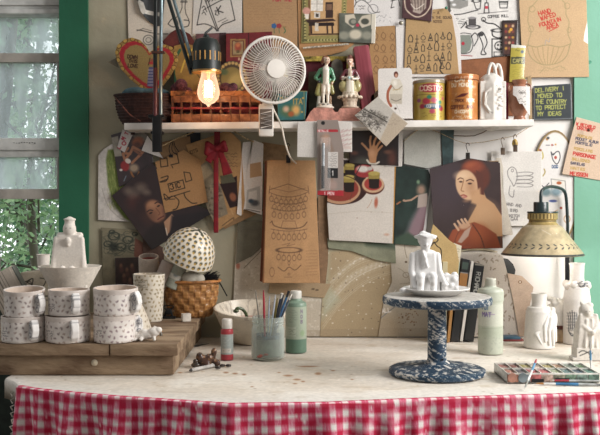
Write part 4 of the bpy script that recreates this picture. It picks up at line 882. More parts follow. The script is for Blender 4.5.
def f(p):
    p.mottle(.2, 14, seed=5); p.poly([(160, 216), (166, 212), (180, 226), (176, 252), (160, 256), (140, 240)], '#1c1113', soft=4)
    for x, y, r in ((129, 191, 5), (141, 188, 6), (134, 196, 5), (147, 193, 4)): p.ell(x, y, r, r*.8, '#6b5c50', soft=.6, a=.8)
    p.ell(138, 205, 10, 7, '#4a211e', rot=30, soft=.6); p.ell(147, 210, 13, 14, '#2c1719', rot=-25, soft=.3); p.ell(156, 211.5, 9, 12, '#8c5a3e', rot=-32, soft=.12); p.ell(152, 205, 5, 4, '#ad7a56', soft=.8, a=.7); p.ell(149, 217, 6, 7, '#4a2c22', rot=-30, soft=.8, a=.55)
    p.curve([(147, 212), (150, 210), (153, 210.5)], .9, '#2c1715'); p.curve([(155, 203.5), (158, 202), (161, 203.5)], .9, '#2c1715'); p.ell(151, 213, 1.6, .8, '#1c1010', rot=-25, soft=.3); p.ell(158.6, 206, 1.6, .8, '#1c1010', rot=-25, soft=.3)
    p.curve([(156, 208), (160, 213), (158.5, 215)], .8, '#6d432e'); p.curve([(158, 219.5), (161, 217.5), (164, 216)], 1.1, '#5c2622'); p.ell(163, 222, 6, 2.4, '#2c1917', rot=-30, soft=.6, a=.7); p.ell(166, 214, 2.4, 6, '#3c221c', rot=-20, soft=.7, a=.5)
    p.poly([(164, 222), (172, 214), (176, 218), (170, 232), (167, 235)], '#a5795a', soft=1); p.line([(166, 228), (167.5, 235)], .9, '#c9b8a4'); p.poly([(172, 216), (214, 210), (214, 240), (168, 252)], '#1b1218', soft=3)
sheet('man_portrait', [(112, 196), (152, 163), (196, 205), (214, 212), (152, 250)], 5.2, 'dark tilted portrait print of a shadowed face beneath the table drawings', 'portrait', '#2a1a1d', f, m=GLOSSY(), cell=.45, curl=lambda u, v: .003)
def f(p):
    c = '#2c2420'; p.line([(160, 159), (167, 158), (168, 166), (161, 167), (160, 159)], .9, c); p.line([(169, 155), (177, 153), (179, 163), (171, 165)], .9, c); p.line([(172, 166), (173, 168)], .7, c)
    p.line([(168, 184), (183, 180), (185, 188), (170, 192), (168, 184)], .9, c); p.text('3IC', 171, 189.5, 5, c, .9, -14); p.curve([(161, 178), (168, 176), (166, 181), (160, 182), (168, 179)], .9, c)
    p.line([(184, 172), (190, 173), (192, 180), (186, 182), (184, 172)], .8, c); p.line([(164, 199), (190, 191)], .9, c); p.curve([(168, 197), (164, 194), (166, 200), (171, 197)], .8, c); p.curve([(174, 196), (179, 201), (177, 208), (173, 210)], .9, c)
    p.curve([(184, 193), (186, 198), (192, 203), (197, 203)], .9, c); p.curve([(172, 196), (169, 199), (175, 199)], .7, c)
sheet('table_drawings', [(155, 162), (184, 150), (200, 160), (208, 202), (165, 213)], 7, 'kraft sheet with ink drawings of small tables over the dark tilted portrait', 'drawing', '#a0764a', f, curl=lambda u, v: .004*u)
def f(p):
    c = '#4c3726'; p.line([(161, 150), (160, 143), (172, 140)], .7, c, .7); p.line([(172, 141), (176, 152)], .7, c, .7)
sheet('brown_envelope', [(158, 143), (190, 136), (192, 160), (160, 166)], 4.4, 'brown envelope behind the table drawings, hanging under the shelf', 'envelope', '#8a6a48', f)
sheet('black_strip', [(186, 124), (201, 124), (200, 150), (188, 150)], 2.2, 'blue black strip hanging behind the beribboned clipping', 'strip', '#272b31', thick=.002)
def f(p):
    c = '#5c4632'; p.text('NOTS', 189, 155, 3.2, c, .55, -22); p.scrib(190, 156, 196, 160, 1, c); p.line([(187, 147), (212, 138)], .6, '#a3835c')
    p.poly([(193, 171), (208, 160), (220, 181), (228, 214), (210, 222)], '#7f7460', soft=1); p.poly([(194, 172), (207, 163), (213, 173), (200, 184)], '#a89a7e', soft=2); p.mottle(.08, 4)
    for k in range(90): p.ell(random.uniform(196, 222), random.uniform(182, 216), random.uniform(.6, 2), random.uniform(.5, 1.6), random.choice(['#4c4234', '#968a70', '#3c342b', '#6b5f4c']), soft=.5, a=.6)
    p.line([(219, 180), (233, 214)], 1.4, '#b58c5c'); p.poly([(220, 184), (237, 176), (238, 206), (230, 208)], '#2c1c1e', soft=1); p.ell(233, 197, 3.2, 4.4, '#8c5238', rot=-20, soft=.3); p.poly([(220, 176), (232, 174), (236, 182), (222, 184)], '#5a5640', soft=1); p.scrib(226, 152, 238, 168, 5, c, .5, .6); p.curve([(222, 226), (230, 220), (234, 218), (233, 224)], .7, c)
clp = sheet('newspaper_clipping', [(186, 145), (210, 137), (229, 130), (241, 142), (245, 200), (243, 214), (218, 231), (208, 210)], 6, 'browned clipping with old photographs tied by a red ribbon to the string', 'clipping', '#a87f50', f, curl=lambda u, v: .006*u)
sheet('kraft_scrap', [(262, 142), (289, 146), (290, 164), (262, 164)], 2, 'rough kraft scrap above the long kraft bag', 'paper', '#93714c', lambda p: p.mottle(.15, 4))
def f(p):
    p.line([(247, 143), (243, 211)], .7, '#8f8a84'); p.poly([(250, 164), (261, 162), (262, 176), (250, 178)], '#b08c66'); p.poly([(247, 190), (260, 186), (261, 210), (246, 208)], '#a8a49e'); p.poly([(249, 192), (257, 190), (257, 200), (248, 202)], '#c9c4bd'); p.ell(255, 203, 4, 3, '#4e5054', soft=.4); p.ell(251, 201, 2.6, 2, '#3b4a58', soft=.4); p.line([(253, 140), (250, 163)], .5, '#9a948c'); p.line([(246, 209), (260, 212)], .8, '#4b4642')
sheet('folded_paper', [(253.5, 140), (263.5, 144), (262, 215), (244, 209), (247, 170)], 8.2, 'folded white paper with a small grey photograph, pegged to the string', 'paper', '#cdc6c0', f, curl=lambda u, v: .008*u)
sheet('folded_paper', [(243, 142.5), (251, 141.5), (246, 205), (241, 216), (237, 214)], 7, 'narrow folded white strip left of the photograph paper on the string', 'paper', '#c6bfb9', None, curl=lambda u, v: .006*(1-u))
sheet('kraft_strip', [(244, 207), (263, 209), (263, 211), (225, 229), (222, 226)], 4.8, 'tan paper edge slanting below the folded white papers', 'paper', '#94704a', None)
# long kraft bag with chandeliers
def f(p):
    c = '#684a36'; p.poly([(260, 160), (267, 160), (264, 284), (258, 284)], '#8d5a38'); p.mottle(.06, 6)
    def garland(x0, x1, y, sag, n, dl):
        pts = [(x0+(x1-x0)*t, y+sag*(1-(2*t-1)**2)) for t in np.linspace(0, 1, 12)]; p.line(pts, .6, c, .85)
        for k in range(n):
            t = (k+.5)/n; x = x0+(x1-x0)*t; yy = y+sag*(1-(2*t-1)**2); p.line([(x, yy), (x, yy+dl*.4)], .45, c, .8); p.ell(x, yy+dl*.7, 1.9, dl*.34, c, ring=.5, a=.85)
    p.line([(269, 190), (288, 184), (308, 191)], .6, c); p.line([(270, 186), (269, 194)], .6, c); p.line([(308, 186), (309, 194)], .6, c); p.line([(289, 163), (289, 190)], .4, c, .5); p.line([(271, 188), (289, 192), (306, 188)], .5, c, .7)
    garland(269, 308, 192, 5, 8, 8); garland(272, 306, 201, 3, 7, 7); garland(271, 307, 208, 3, 6, 8)
    p.curve([(272, 221), (275, 226), (289, 229), (302, 227), (307, 222)], .9, c); p.line([(283, 221), (295, 221), (297, 228), (281, 228), (283, 221)], .5, c, .8); p.curve([(272, 221), (270, 223)], .7, c); garland(271, 307, 229, 2, 7, 9)
    p.ell(289, 250, 12, 2.6, c, ring=.7); p.line([(282, 245), (290, 243), (287, 246), (295, 244)], .5, c, .7); garland(276, 302, 251, 1.5, 5, 8); p.curve([(278, 267), (284, 271), (289, 267), (295, 270), (301, 265)], .7, c); p.ell(272, 272, 2.4, 4.5, c, ring=.5, a=.7); p.ell(289, 263, 1, 2, c, ring=.4); p.line([(284, 277), (292, 277)], .5, c, .7); p.ell(289, 274, 1, 1, c, ring=.4)
    for k in range(9): p.line([(306, 251+k*3), (317, 250.5+k*3)], .4, c, .4)
bag = empty('kraft_bag', W(290, 283, -.05), 'long kraft bag with pencil chandelier drawings hanging from a black clip', 'paper bag')
sheet('bag_front', [(267.5, 160.5), (315, 160.5), (320, 283), (262.5, 283)], 0, None, None, '#b4875a', f, y=-.056, parent=bag, curl=lambda u, v: .003*np.sin(u*PI), wave=.0006)
sheet('bag_gusset', [(265, 161), (268.5, 161), (265.5, 283.5), (259.8, 281)], 0, 'dark red-brown folded side', None, '#6e3a26', lambda p: p.line([(267, 161), (262.5, 283)], .8, '#a8764c'), y=-.048, parent=bag, wave=0, thick=.004)
sheet('bag_back', [(266, 160), (315, 160.5), (319, 282), (261, 282)], 0, None, None, '#9a7048', None, y=-.042, parent=bag, wave=0)
def f(p):
    c = '#3a3f36'; p.mottle(.12, 5)
    for cx, cy, r in ((114, 236, 5.5), (128, 240, 5), (108, 244, 4), (121, 247, 5), (133, 248, 4), (112, 232, 2.5), (135, 234, 2.5)): p.ell(cx, cy, r, r*.7, c, ring=1.1); p.curve([(cx, cy), (cx+r*.6, cy+r*.3), (cx+r, cy-r*.4)], .9, c)
    p.ell(114, 247, 4, 4, '#262a26', soft=.5); p.curve([(119, 259), (124, 264), (129, 259), (134, 264), (138, 258)], .8, '#8d8468'); p.line([(102, 231), (102, 258)], .8, c, .6)
    for k in range(18): p.curve([(random.uniform(103, 138), random.uniform(230, 256)) for _ in range(3)], .6, c, .5)
    p.poly([(135, 238), (144, 243), (144, 262), (134, 256)], '#6c4438', soft=1)
sheet('wallpaper_scrap', [(101, 227.5), (145, 230), (147, 262), (137, 290), (103, 290)], 1.2, 'olive wallpaper scrap with dark swirling scrolls beside the green trim', 'paper', '#77705a', f)
def f(p):
    p.mottle(.3, 4)
    for x, y in ((121, 266), (127, 270), (132, 266), (124, 276), (130, 280)): p.ell(x, y, 1.6, 2.6, '#6e4a38', soft=.4); p.ell(x+.5, y+4, 2.4, 3, '#4c2c28', soft=.5)
sheet('small_dark_print', [(115, 258), (145, 257), (146, 298), (116, 298)], 3.4, 'small dark print of tiny figures behind the patterned tumbler', 'print', '#2a1b1b', f, m=GLOSSY())
sheet('brown_paper', [(143, 236), (164, 248), (164, 296), (143, 296)], 2.4, 'brown paper on the wall behind the pink-lined cup', 'paper', '#5a4238', lambda p: p.mottle(.15, 4))
# right lower
def f(p):
    for k in range(150):
        x = random.uniform(456, 545); y = random.uniform(248, 336); a = random.uniform(0, 6); p.curve([(x-1.3*math.cos(a), y-1.3*math.sin(a)), (x+.5, y-.6), (x+1.3*math.cos(a), y+1.3*math.sin(a))], 1.1, '#8f7f70', .75)
    p.poly([(455, 250), (485, 249), (500, 252), (505, 256), (480, 254), (455, 256)], '#c9c0b4', soft=1.5)
sheet('patterned_board', [(455, 253), (470, 250), (486, 250), (497, 252.5), (503, 257), (508, 275), (515, 300), (520, 336.8), (455, 336.8)], 8.8, 'curve topped board papered with tiny brown sprigs, standing behind the books', 'board', '#bdb3a8', f, thick=.004, wave=0)
sheet('gold_piping', [(455, 251.2), (470, 248.6), (486, 248.6), (497.5, 251.2), (497.2, 252.6), (486, 250.2), (470, 250.2), (455, 252.8)], 8.9, 'cream piped edge along the top of the sprig patterned board', 'piping', '#cdbf9f', None, thick=.005, wave=0)
sheet('leather_scrap', [(507, 273), (522, 276), (533.5, 287), (531, 300), (526, 320), (524, 336.5), (519, 336.5), (513, 300)], 10.2, 'beige leather offcut with a rivet leaning against the wall', 'leather', '#bfa793', lambda p: (p.mottle(.05, 6), p.ell(520, 282, 1.8, 1.6, '#7a5a3c'), p.ell(520, 282, .8, .8, '#efe6da')), thick=.002, m=GLOSSY() if 0 else None)
sheet('lens_shape', [(503, 258), (508, 259), (513, 264), (515.5, 270), (514, 278), (506.5, 277)], 8.4, 'black rounded disc edge above the beige leather offcut', 'disc', '#15181b', None, m=GLOSSY(), thick=.002)
# ================================================================== ON THE SHELF
def FS(px, y=-.06):            # frame of a thing on the shelf: location, unit, row of its foot in the photograph
    l = on_shelf(px, y); return l, unit(y), HY+(ZC-l.z)*FP/(y+CD)
def slab(name, quad, y, thick, label, cat, bg, paint=None, m=None, **k):
    return sheet(name, quad, 0, label, cat, bg, paint, m, y=y, thick=thick, wave=0, **k)
def bot(px, y): return FS(px, y)[2]
# heart
hp = [(149.5, 52), (146, 46), (140, 40), (132, 37.5), (124, 39.5), (117.5, 45), (115, 52), (116.5, 60), (121, 69), (130, 79), (141, 88), (152, 94), (161, 88), (169, 78), (175, 68), (178, 60), (177, 53), (172, 47), (165, 44.5), (158, 46), (153, 50)]
hc = (147.5, 64)
def sc_(k): return [(hc[0]+(x-hc[0])*k, hc[1]+(y-hc[1])*k) for x, y in hp]
def f(p):
    p.poly(sc_(.90), '#9a7836'); p.poly(sc_(.87), '#a01e2a'); p.poly(sc_(.73), '#8d7142', soft=.8)
    P = smooth(hp, 4, True)
    for x, y in P[::4]: p.ell(hc[0]+(x-hc[0])*.955, hc[1]+(y-hc[1])*.955, 2.5, 2.5, '#a8853c', soft=.1); p.ell(hc[0]+(x-hc[0])*.955, hc[1]+(y-hc[1])*.955, 2.5, 2.5, '#4a2c12', ring=.8, a=.85)
    p.poly(sc_(.865), '#a01e2a', soft=.4); p.poly(sc_(.73), '#86703f', soft=.8)
    for y in range(46, 90, 4): p.line([(124, y), (172, y-1)], .5, '#8d6d34', .35)
    k = '#3b2418'; p.text('DOWN', 127.5, 58, 3.2, k, .8, 5); p.text('THIS', 128.5, 62.2, 3., k, .8, 5); p.text('LOVE', 128, 67, 3.2, k, .8, 5)
    p.poly([(149, 67), (155, 67), (157, 88), (147, 86)], '#4b4c74', soft=.8); p.ell(152, 61, 2, 2.4, '#8a4c34'); p.ell(151.5, 63, 3, 1.4, '#a8262c', soft=.4)
    for y in range(70, 86, 3): p.line([(148, y), (156, y)], .6, '#a9a2a8')
    p.line([(150, 58), (148.5, 65)], .8, k)
slab('heart_plaque', hp, -.05, .007, 'heart shaped painted plaque with scalloped gold edge, red ring and small figure', 'plaque', '#8a6a34', f, m=pmat('painted wood', rough=.55, grain=.1), cell=.4)
slab('triangle_scrap', [(108, 62), (116, 58), (119, 68), (115, 66)], -.058+.02, .001, 'small grey paper corner sticking out left of the heart plaque', 'paper', '#77705f')
wick = pmat('dark wicker', rough=.6, bump=.5, bscale=150, grain=.2)
def weave(n, h, amp): return lambda A, z, r: amp*np.sign(np.sin(A*n/2))*np.sign(np.sin(z/h*PI))*np.abs(np.sin(A*n/2))**.5*np.abs(np.sin(z/h*PI))**.5
l, un, pb = FS(146, -.062)
prof = [(.5, 0), (23, 0), (27, 6), (30, 16), (31, 27), (32.5, 28), (32, 30), (29.5, 30), (28, 26), (24, 5), (.5, 3)]
bk = plathe('dark_basket', prof, 146, pb, un, '#3a201c', lambda p: p.mottle(.35, 3, seed=2), wick, loc=l, sy=.52, disp=lambda A, z, r: .5*np.sin(z*2.2)*(r > 20), step=.7)
tag(bk, 'dark brown wicker basket under the heart plaque at the left end of the shelf', 'basket')
handle = MB(); handle.tube(smooth([(-.070, -.052, .065), (-.052, -.062, .045), (-.03, -.06, .02), (-.005, -.05, .004)], 5), .0016, 6); handle.build('wicker_lashing', mat('cane', '#7a4030', var=.2), bk)
tl_ = sculpt('teal_cloth', [('e', (-10, 2, 31), (13, 8, 5)), ('e', (-18, 3, 29), (7, 6, 4)), ('e', (8, 2, 31), (15, 8, 4))], 146, pb, un, pmat('soft cloth', rough=.95, bump=.4, bscale=250), '#46616a', lambda p: p.mottle(.25, 4), loc=l+Vector((0, -.005, .004)), voxel=1.)
tag(tl_, 'crumpled blue grey cloth lying in the dark wicker basket', 'cloth')
# woven chip basket
ob = empty('chip_basket', FS(217, -.062)[0], 'long orange woven wood-strip basket tray with one red strip, behind the glowing bulb', 'basket')
un = unit(-.10); cane = mat('orange_cane', '#a36030', rough=.5, var=.12, scale=60, col2='#733c1c', coat=.1); redc = mat('red_cane', '#9c2222', rough=.45, var=.1)
mb = MB(); mr_ = MB(); Wd, Dp, H = 88*un, .07, 32*un; rows = 3; colsn = 9
for r in range(rows):
    z = H*(r+.5)/rows*.86+.002; tgt = mr_ if r == 1 else mb; h = H/rows*.62 if r != 1 else H/rows*.20
    for side in (0, 1):
        yy = (-1 if side == 0 else 1)*Dp/2
        for c in range(colsn):
            o = .0013*(1 if (c+r) % 2 else -1)*(-1 if side == 0 else 1)*-1
            tgt.box((-Wd/2+Wd*(c+.5)/colsn, yy-o, z), (Wd/colsn*1.06, .0014, h), bev=.0003)
    for sx_ in (-1, 1): tgt.box((sx_*(Wd/2+.001), 0, z), (.0016, Dp, h))
mb.build('woven_strips', cane, ob); mr_.build('red_strip', redc, ob)
mb = MB(); mbk = MB()
for c in range(colsn+1):
    for yy, b_ in ((-1, mb), (1, mbk)): b_.box((-Wd/2+Wd*c/colsn+(.002 if c == 0 else 0), yy*Dp/2, H*.45), (.0052, .0012, H*.9), bev=.0002)
mbk.build('stakes', mat('dark_cane', '#7c3f1b', rough=.5, var=.15, scale=60), ob); mb.build('stakes', mat('dark_cane', '#7c3f1b', rough=.5, var=.15, scale=60), ob)
mb = MB()
for yy in (-1, 1): mb.box((0, yy*(Dp/2+.0005), H*.92), (Wd+.006, .0045, H*.15), bev=.001)
for sx_ in (-1, 1): mb.box((sx_*(Wd/2+.001), 0, H*.92), (.0045, Dp, H*.15), bev=.001)
for c in range(9): mb.tube([(-Wd/2+Wd*(c+.2)/9, -Dp/2-.003, H*.84), (-Wd/2+Wd*(c+.6)/9, -Dp/2-.0036, H*1.0)], .0016, 6)
mb.build('rim', mat('rim_cane', '#a9622e', rough=.45, var=.2, scale=40), ob); mb = MB(); mb.box((0, 0, .002), (Wd, Dp, .003)); mb.build('base', cane, ob)
l, un, pb = FS(210, -.045)
fl = [('e', (random.uniform(-36, 24), random.uniform(-8, 8), random.uniform(24, 38)), (random.uniform(4, 7),)*3) for _ in range(22)]+[('e', (-6, 0, 22), (34, 9, 8))]
fl = sculpt('dried_flowers', fl, 210, pb, un, pmat('petals', rough=.95, bump=.9, bscale=400, grain=.25), '#6e3a42', lambda p: (p.mottle(.55, 1.6, '#33181f', 5, .48), p.mottle(.4, 4, '#8c5554', 3, .6)), loc=l+Vector((0, -.012, 0)), voxel=.9)
tag(fl, 'heap of dusky pink dried flowers filling the orange woven basket', 'flowers')
def f(p): p.mottle(.2, 4); p.poly([(176, 30), (182, 28), (186, 40), (180, 52)], '#3b1a18', soft=2)
slab('maroon_card', [(170, 33), (178, 28), (190, 34), (197, 46), (190, 58), (172, 52), (162, 42)], -.022, .002, 'dark maroon folded card behind the diagonal lamp arm', 'card', '#5c2420', f)
def f(p):
    p.mottle(.2, 6, '#c09a48', 3); p.curve([(180, 50), (175, 60), (174, 75), (178, 88)], 2.6, '#2e5a3c'); p.curve([(195, 46), (186, 58), (181, 72)], 1.6, '#c8a43c'); p.curve([(188, 60), (194, 70), (200, 78)], .8, '#4a3a22'); p.ell(191, 70, 3, 2, '#6a4a2a', soft=.5)
slab('painted_board', [(174, 46), (186, 43), (206, 50), (206, 100), (174, 100)], -.028, .003, 'painted board with a green stem on ochre, between the heart plaque and the bulb', 'board', '#8d6a30', f)
def f(p):
    p.ell(232, 78, 15, 16, '#3a2c22', soft=.02)
    for a in np.linspace(0, 2*PI, 26): p.ell(232+14*math.cos(a), 78+15*math.sin(a), 1.6, 1.6, '#b09050', soft=.3)
    p.ell(232, 79, 11, 12, '#7c6a34', soft=.05); p.ell(235, 81, 6, 8, '#a08a48', rot=30, soft=.4); p.ell(224, 72, 4, 3, '#4a5a3a', soft=.4)
slab('oval_tray', [(232+16*math.cos(a), 78+17*math.sin(a)) for a in np.linspace(0, 2*PI, 30, endpoint=False)], -.036, .004, 'small dark oval tray with beaded edge and olive centre, between bulb and fan', 'tray', '#33271f', f, m=GLOSSY())
slab('mauve_book', [(196, 34), (226, 32.5), (226, 116), (196, 116)], -.016, .010, 'dull mauve book standing behind the bulb socket', 'book', '#6b4548', lambda p: (p.mottle(.2, 3), p.rect(219, 30, 226, 120, '#33262a', .8)))
def f(p):
    p.line([(248.5, 30), (248.5, 116)], 1, '#3a1216'); p.rect(230.5, 39, 245.5, 57, '#8d6a3c'); p.rect(232, 40.5, 244, 55.5, '#5c2a22'); p.rect(233, 41.5, 243, 54.5, '#8b7a54'); p.ell(238, 47, 3.4, 4.4, '#8c3a2c', soft=.4); p.ell(238, 45, 2, 2, '#b5653c', soft=.4); p.rect(236.5, 50, 239.5, 53, '#5a4a30'); p.mottle(.12, 3); p.ell(239, 59, .9, 1.6, '#b09a80')
slab('red_album', [(226, 33.5), (272, 31.5), (272, 116), (226, 116)], -.028, .016, 'tall dark red album with a small square gilt emblem, left of the fan', 'book', '#6e2026', f, m=pmat('book cloth', rough=.6, bump=.2, bscale=400))
gf = empty('gilt_frame', on_shelf(320, -.016), 'maroon panel in a thin gilt frame standing behind the porcelain figurines', 'frame')
sheet('panel', [(286, 61), (352, 60), (352, 118.5), (286, 119.5)], 0, None, None, '#551c26', lambda p: p.mottle(.2, 6), y=-.014, parent=gf, thick=.004, wave=0)
un = unit(-.02); mb = MB()
for (a, b, c, d_) in ((284, 56.5, 354, 61.5), (284, 56.5, 288, 119.5), (346.5, 56.5, 351, 119)):
    p0 = W(a, b, -.02); p1 = W(c, d_, -.02); mb.box((p0+p1)/2-gf.location, (p1.x-p0.x, .010, p0.z-p1.z), bev=.0015)
mb.build('frame', mat('gilt', '#a5903a', rough=.45, metal=.3, var=.25, scale=90), gf)
slab('olive_book', [(308.5, 72), (320, 71), (320, 118), (308.5, 118)], -.045, .014, 'small dark olive book standing behind the green coated figurine', 'book', '#3e3a2c', lambda p: p.mottle(.15, 3))
mb = MB(); un = unit(-.04)
pr = [(5.6*math.cos(a), 58+5.6*math.sin(a)) for a in np.linspace(0, PI, 14)]; pr = [(x*un, z*un) for x, z in pr]+[(-5.8*un, .001), (5.8*un, .001)]
mb.prism(pr, -.005, .005); tag(mb.build('grey_tombstone', mat('grey_slate', '#5d564b', rough=.5, var=.1, scale=50), loc=on_shelf(337, -.05)), 'grey round topped slab standing between the two porcelain figurines', 'slab')
# pink stand
l, un, pb = FS(333, -.075); mb = MB()
pr = [(-28, 0), (30, 0), (29.5, 8), (26, 13.5), (6.5, 13), (4.5, 9.5), (1.5, 9.5), (-1, 13), (-19, 13.5), (-23, 9)]
mb.prism([(x*un, z*un) for x, z in pr], -.026, .026); st = mb.build('pink_stand', mat('pink_plaster', '#c98674', rough=.6, var=.07, scale=70, bump=.3, bscale=200), loc=l)
tag(st, 'salmon pink double pedestal carrying the two porcelain figurines', 'stand'); PT = l.z+13*un
glaze = pmat('porcelain glaze', rough=.28, coat=.5, bump=.05, grain=.03, spec=.5)
# gentleman
l = Vector((W(325, 0, -.075).x, -.075, PT+.0003)); pb = HY+(ZC-l.z)*FP/(l.y+CD)
P = [('e', (0, 0, 1.6), (9, 7, 2.2)), ('e', (0, 0, 4), (7, 6, 2)), ('c', (-6, 2, 3), (-5, 2, 16), 2.4, 2), ('c', (5, 3, 3), (5, 3, 12), 1.8, 1.5), ('c', (-1.6, -1, 5), (-1.6, 0, 15), 1.2, 1.7), ('c', (2.8, -1, 5), (2.6, 0, 15), 1.2, 1.7), ('c', (-1.6, -2.2, 4.8), (-1.8, -3.6, 4.4), 1.2, .9), ('c', (2.8, -2.2, 4.8), (3.2, -3.8, 4.4), 1.2, .9),
     ('c', (-1.6, 0, 15), (-1, 0, 25), 2.1, 2.6), ('c', (2.6, 0, 15), (2, 0, 25), 2.1, 2.6), ('c', (.5, 0, 25), (.8, 0, 37), 3.6, 4.4), ('c', (-3, 0, 37), (5, 0, 37.4), 2.4, 2.4), ('c', (-4.2, .5, 37), (-9, 1.5, 30), 2.1, 1.8), ('c', (-9, 1.5, 30), (-6, -1.5, 26), 1.7, 1.3), ('c', (6, .5, 37), (8.6, 1, 29), 2., 1.7), ('c', (8.6, 1, 29), (6.6, -1, 24.5), 1.6, 1.2),
     ('c', (-4, 1.5, 28), (-7.4, 2, 15), 2.4, 2.6), ('c', (-2.4, 3, 28), (-3, 3.6, 15), 2.6, 2.4), ('c', (4.6, 1.5, 28), (7.2, 2, 16), 2, 2.2), ('c', (1, 0, 39), (1.4, 0, 43), 1.7, 1.6), ('e', (2, -.6, 46), (2.9, 3, 3.7)), ('e', (.6, 1.2, 47.2), (3.8, 3.4, 3.8)), ('e', (-2.6, 1, 45), (1.5, 1.8, 2.6)), ('e', (3.9, -2.6, 45.6), (.8, .9, .8))]
def f(p):
    px, py = 325, pb; X = lambda x: px+x; Z = lambda z: py-z; y = p.E['y']; i = np.arange(len(p.X)); lx = p.X-px; lz = py-p.Y
    p._mix(i, '#d9cdbb', np.ones(len(i))*.7); p._mix(i, '#4a8a64', ((lz > 24) & (lz < 41) & ((np.abs(lx-.8) > 2.9) | (y > .8))).astype(float)); p._mix(i, '#8f8a3e', (((lz > 12.5) & (lz <= 27) & ((lx < -3.6) | (lx > 5)))).astype(float)*.85)
    p._mix(i, '#b07a4a', ((lz < 17) & (lz > 3) & (y > 1) & (np.abs(lx) > 2.6)).astype(float)*.8); p._mix(i, '#e0bfa4', ((lz > 41.5) & (y < 1)).astype(float)); p._mix(i, '#8c4a2c', ((lz > 43) & ((lx < -1.2) | (lz > 48.8) | (y > 1))).astype(float))
    p.ell(X(-5.6), Z(26), 2, 1.4, '#24262a'); p.ell(X(6.6), Z(24.6), 1.4, 1.5, '#d8b090'); p.ell(X(.9), Z(38.5), 1.8, 2, '#e6ddd0', soft=.3); p.line([(X(1), Z(36)), (X(.6), Z(26))], .5, '#a59a8a'); p.ell(X(1.2), Z(46.6), .5, .4, '#3a2a22'); p.ell(X(3.3), Z(46.6), .5, .4, '#3a2a22'); p.line([(X(1.6), Z(44)), (X(3), Z(44))], .5, '#a8443a')
    p.line([(X(-2.6), Z(4.2)), (X(-.8), Z(4.2))], 1., '#3a2c26'); p.line([(X(2), Z(4.2)), (X(4), Z(4.2))], 1., '#3a2c26'); p.line([(X(-3.6), Z(16)), (X(4.6), Z(16))], .5, '#a08a6a')
o = sculpt('gentleman_figurine', P, 325, pb, unit(-.075)*1.06, glaze, '#d2c7b7', f, loc=l, voxel=.5, sm=2); tag(o, 'porcelain figurine of a gentleman in a green coat and white breeches', 'figurine')
l = Vector((W(350, 0, -.075).x, -.075, PT+.0003)); pb2 = HY+(ZC-l.z)*FP/(l.y+CD)
P = [('e', (0, 0, 1.8), (8.6, 7, 2.2)), ('c', (0, 0, 3), (0, 0, 10), 6.6, 7), ('e', (0, 0, 11.5), (11, 8.6, 1.8))]+[('e', (10.6*math.cos(a), 8.4*math.sin(a), 11.3), (1.7, 1.7, 1.7)) for a in np.linspace(0, 2*PI, 16, endpoint=False)]+[
     ('c', (0, 0, 12), (0, 0, 26), 8.4, 4.4), ('e', (-6.5, .5, 22), (4.2, 4, 5.6)), ('e', (6.8, .5, 22), (4.2, 4, 5.6)), ('c', (0, 0, 26), (0, 0, 35), 3., 4), ('c', (-3.4, 0, 36.4), (3.6, 0, 36.4), 2.2, 2.2), ('c', (-4.6, 0, 36), (-8.6, .3, 29.5), 1.9, 1.7), ('c', (-8.4, .2, 29.4), (-1.5, -4, 29.8), 1.5, 1.1), ('c', (5, 0, 36), (8.6, 0, 29), 1.9, 1.7), ('c', (8.4, 0, 29), (2, -4, 28.6), 1.5, 1.1),
     ('c', (0, 0, 38), (0, 0, 42), 1.6, 1.5), ('e', (-.4, -.6, 45), (2.7, 2.8, 3.4)), ('e', (-.2, 1.2, 46.8), (3.7, 3.3, 3.8)), ('e', (0, 1.6, 50.4), (2.4, 2.4, 2)), ('e', (2.6, 1.6, 43), (1.4, 1.6, 3)), ('e', (-.6, -3.4, 44.6), (.6, .7, .8))]
def f(p):
    px, py = 350, pb2; X = lambda x: px+x; Z = lambda z: py-z; y = p.E['y']; i = np.arange(len(p.X)); lx = p.X-px; lz = py-p.Y
    p._mix(i, '#6e2c34', ((lz > 27) & (lz < 39.4) & ((lx < -2) | (lx > 1.6) | (y > 0))).astype(float)); p._mix(i, '#a0965a', ((lz > 16.5) & (lz < 28) & (np.abs(lx) > 3.6)).astype(float)*.85); p._mix(i, '#d9cdb9', ((lz > 13) & (lz < 27) & (np.abs(lx) <= 3.6) & (y < 0)).astype(float))
    p._mix(i, '#dcb498', ((lz > 39.4) & (y < .6)).astype(float)); p._mix(i, '#6a3324', ((lz > 42) & ((y > .6) | (lz > 47.8) | (np.abs(lx+.3) > 2.9))).astype(float)); p._mix(i, '#d6c8b6', ((lz > 27.4) & (lz < 31.4) & (y < -.4) & (np.abs(lx) < 8)).astype(float))
    p.ell(X(-.8), Z(29.6), 1.6, 1.3, '#8fb0b0'); p.line([(X(-.4), Z(28)), (X(-.2), Z(17))], .8, '#efe8dc'); p.ell(X(-1.5), Z(45.6), .45, .4, '#3a2a22'); p.ell(X(.6), Z(45.6), .45, .4, '#3a2a22'); p.line([(X(-1), Z(43)), (X(.3), Z(43))], .5, '#a8443a')
    for a in range(7): p.ell(X(-9+a*3), Z(7), 1, .8, '#a58a78', soft=.5, a=.6)
    for a in range(5): p.ell(X(-5+a*2.6), Z(15), .8, .8, '#a58a68', soft=.4, a=.7)
o = sculpt('lady_figurine', P, 350, pb2, unit(-.075)*1.05, glaze, '#c9b59c', f, loc=l, voxel=.5, sm=2); tag(o, 'porcelain figurine of a lady in a maroon bodice and wide cream skirt', 'figurine')
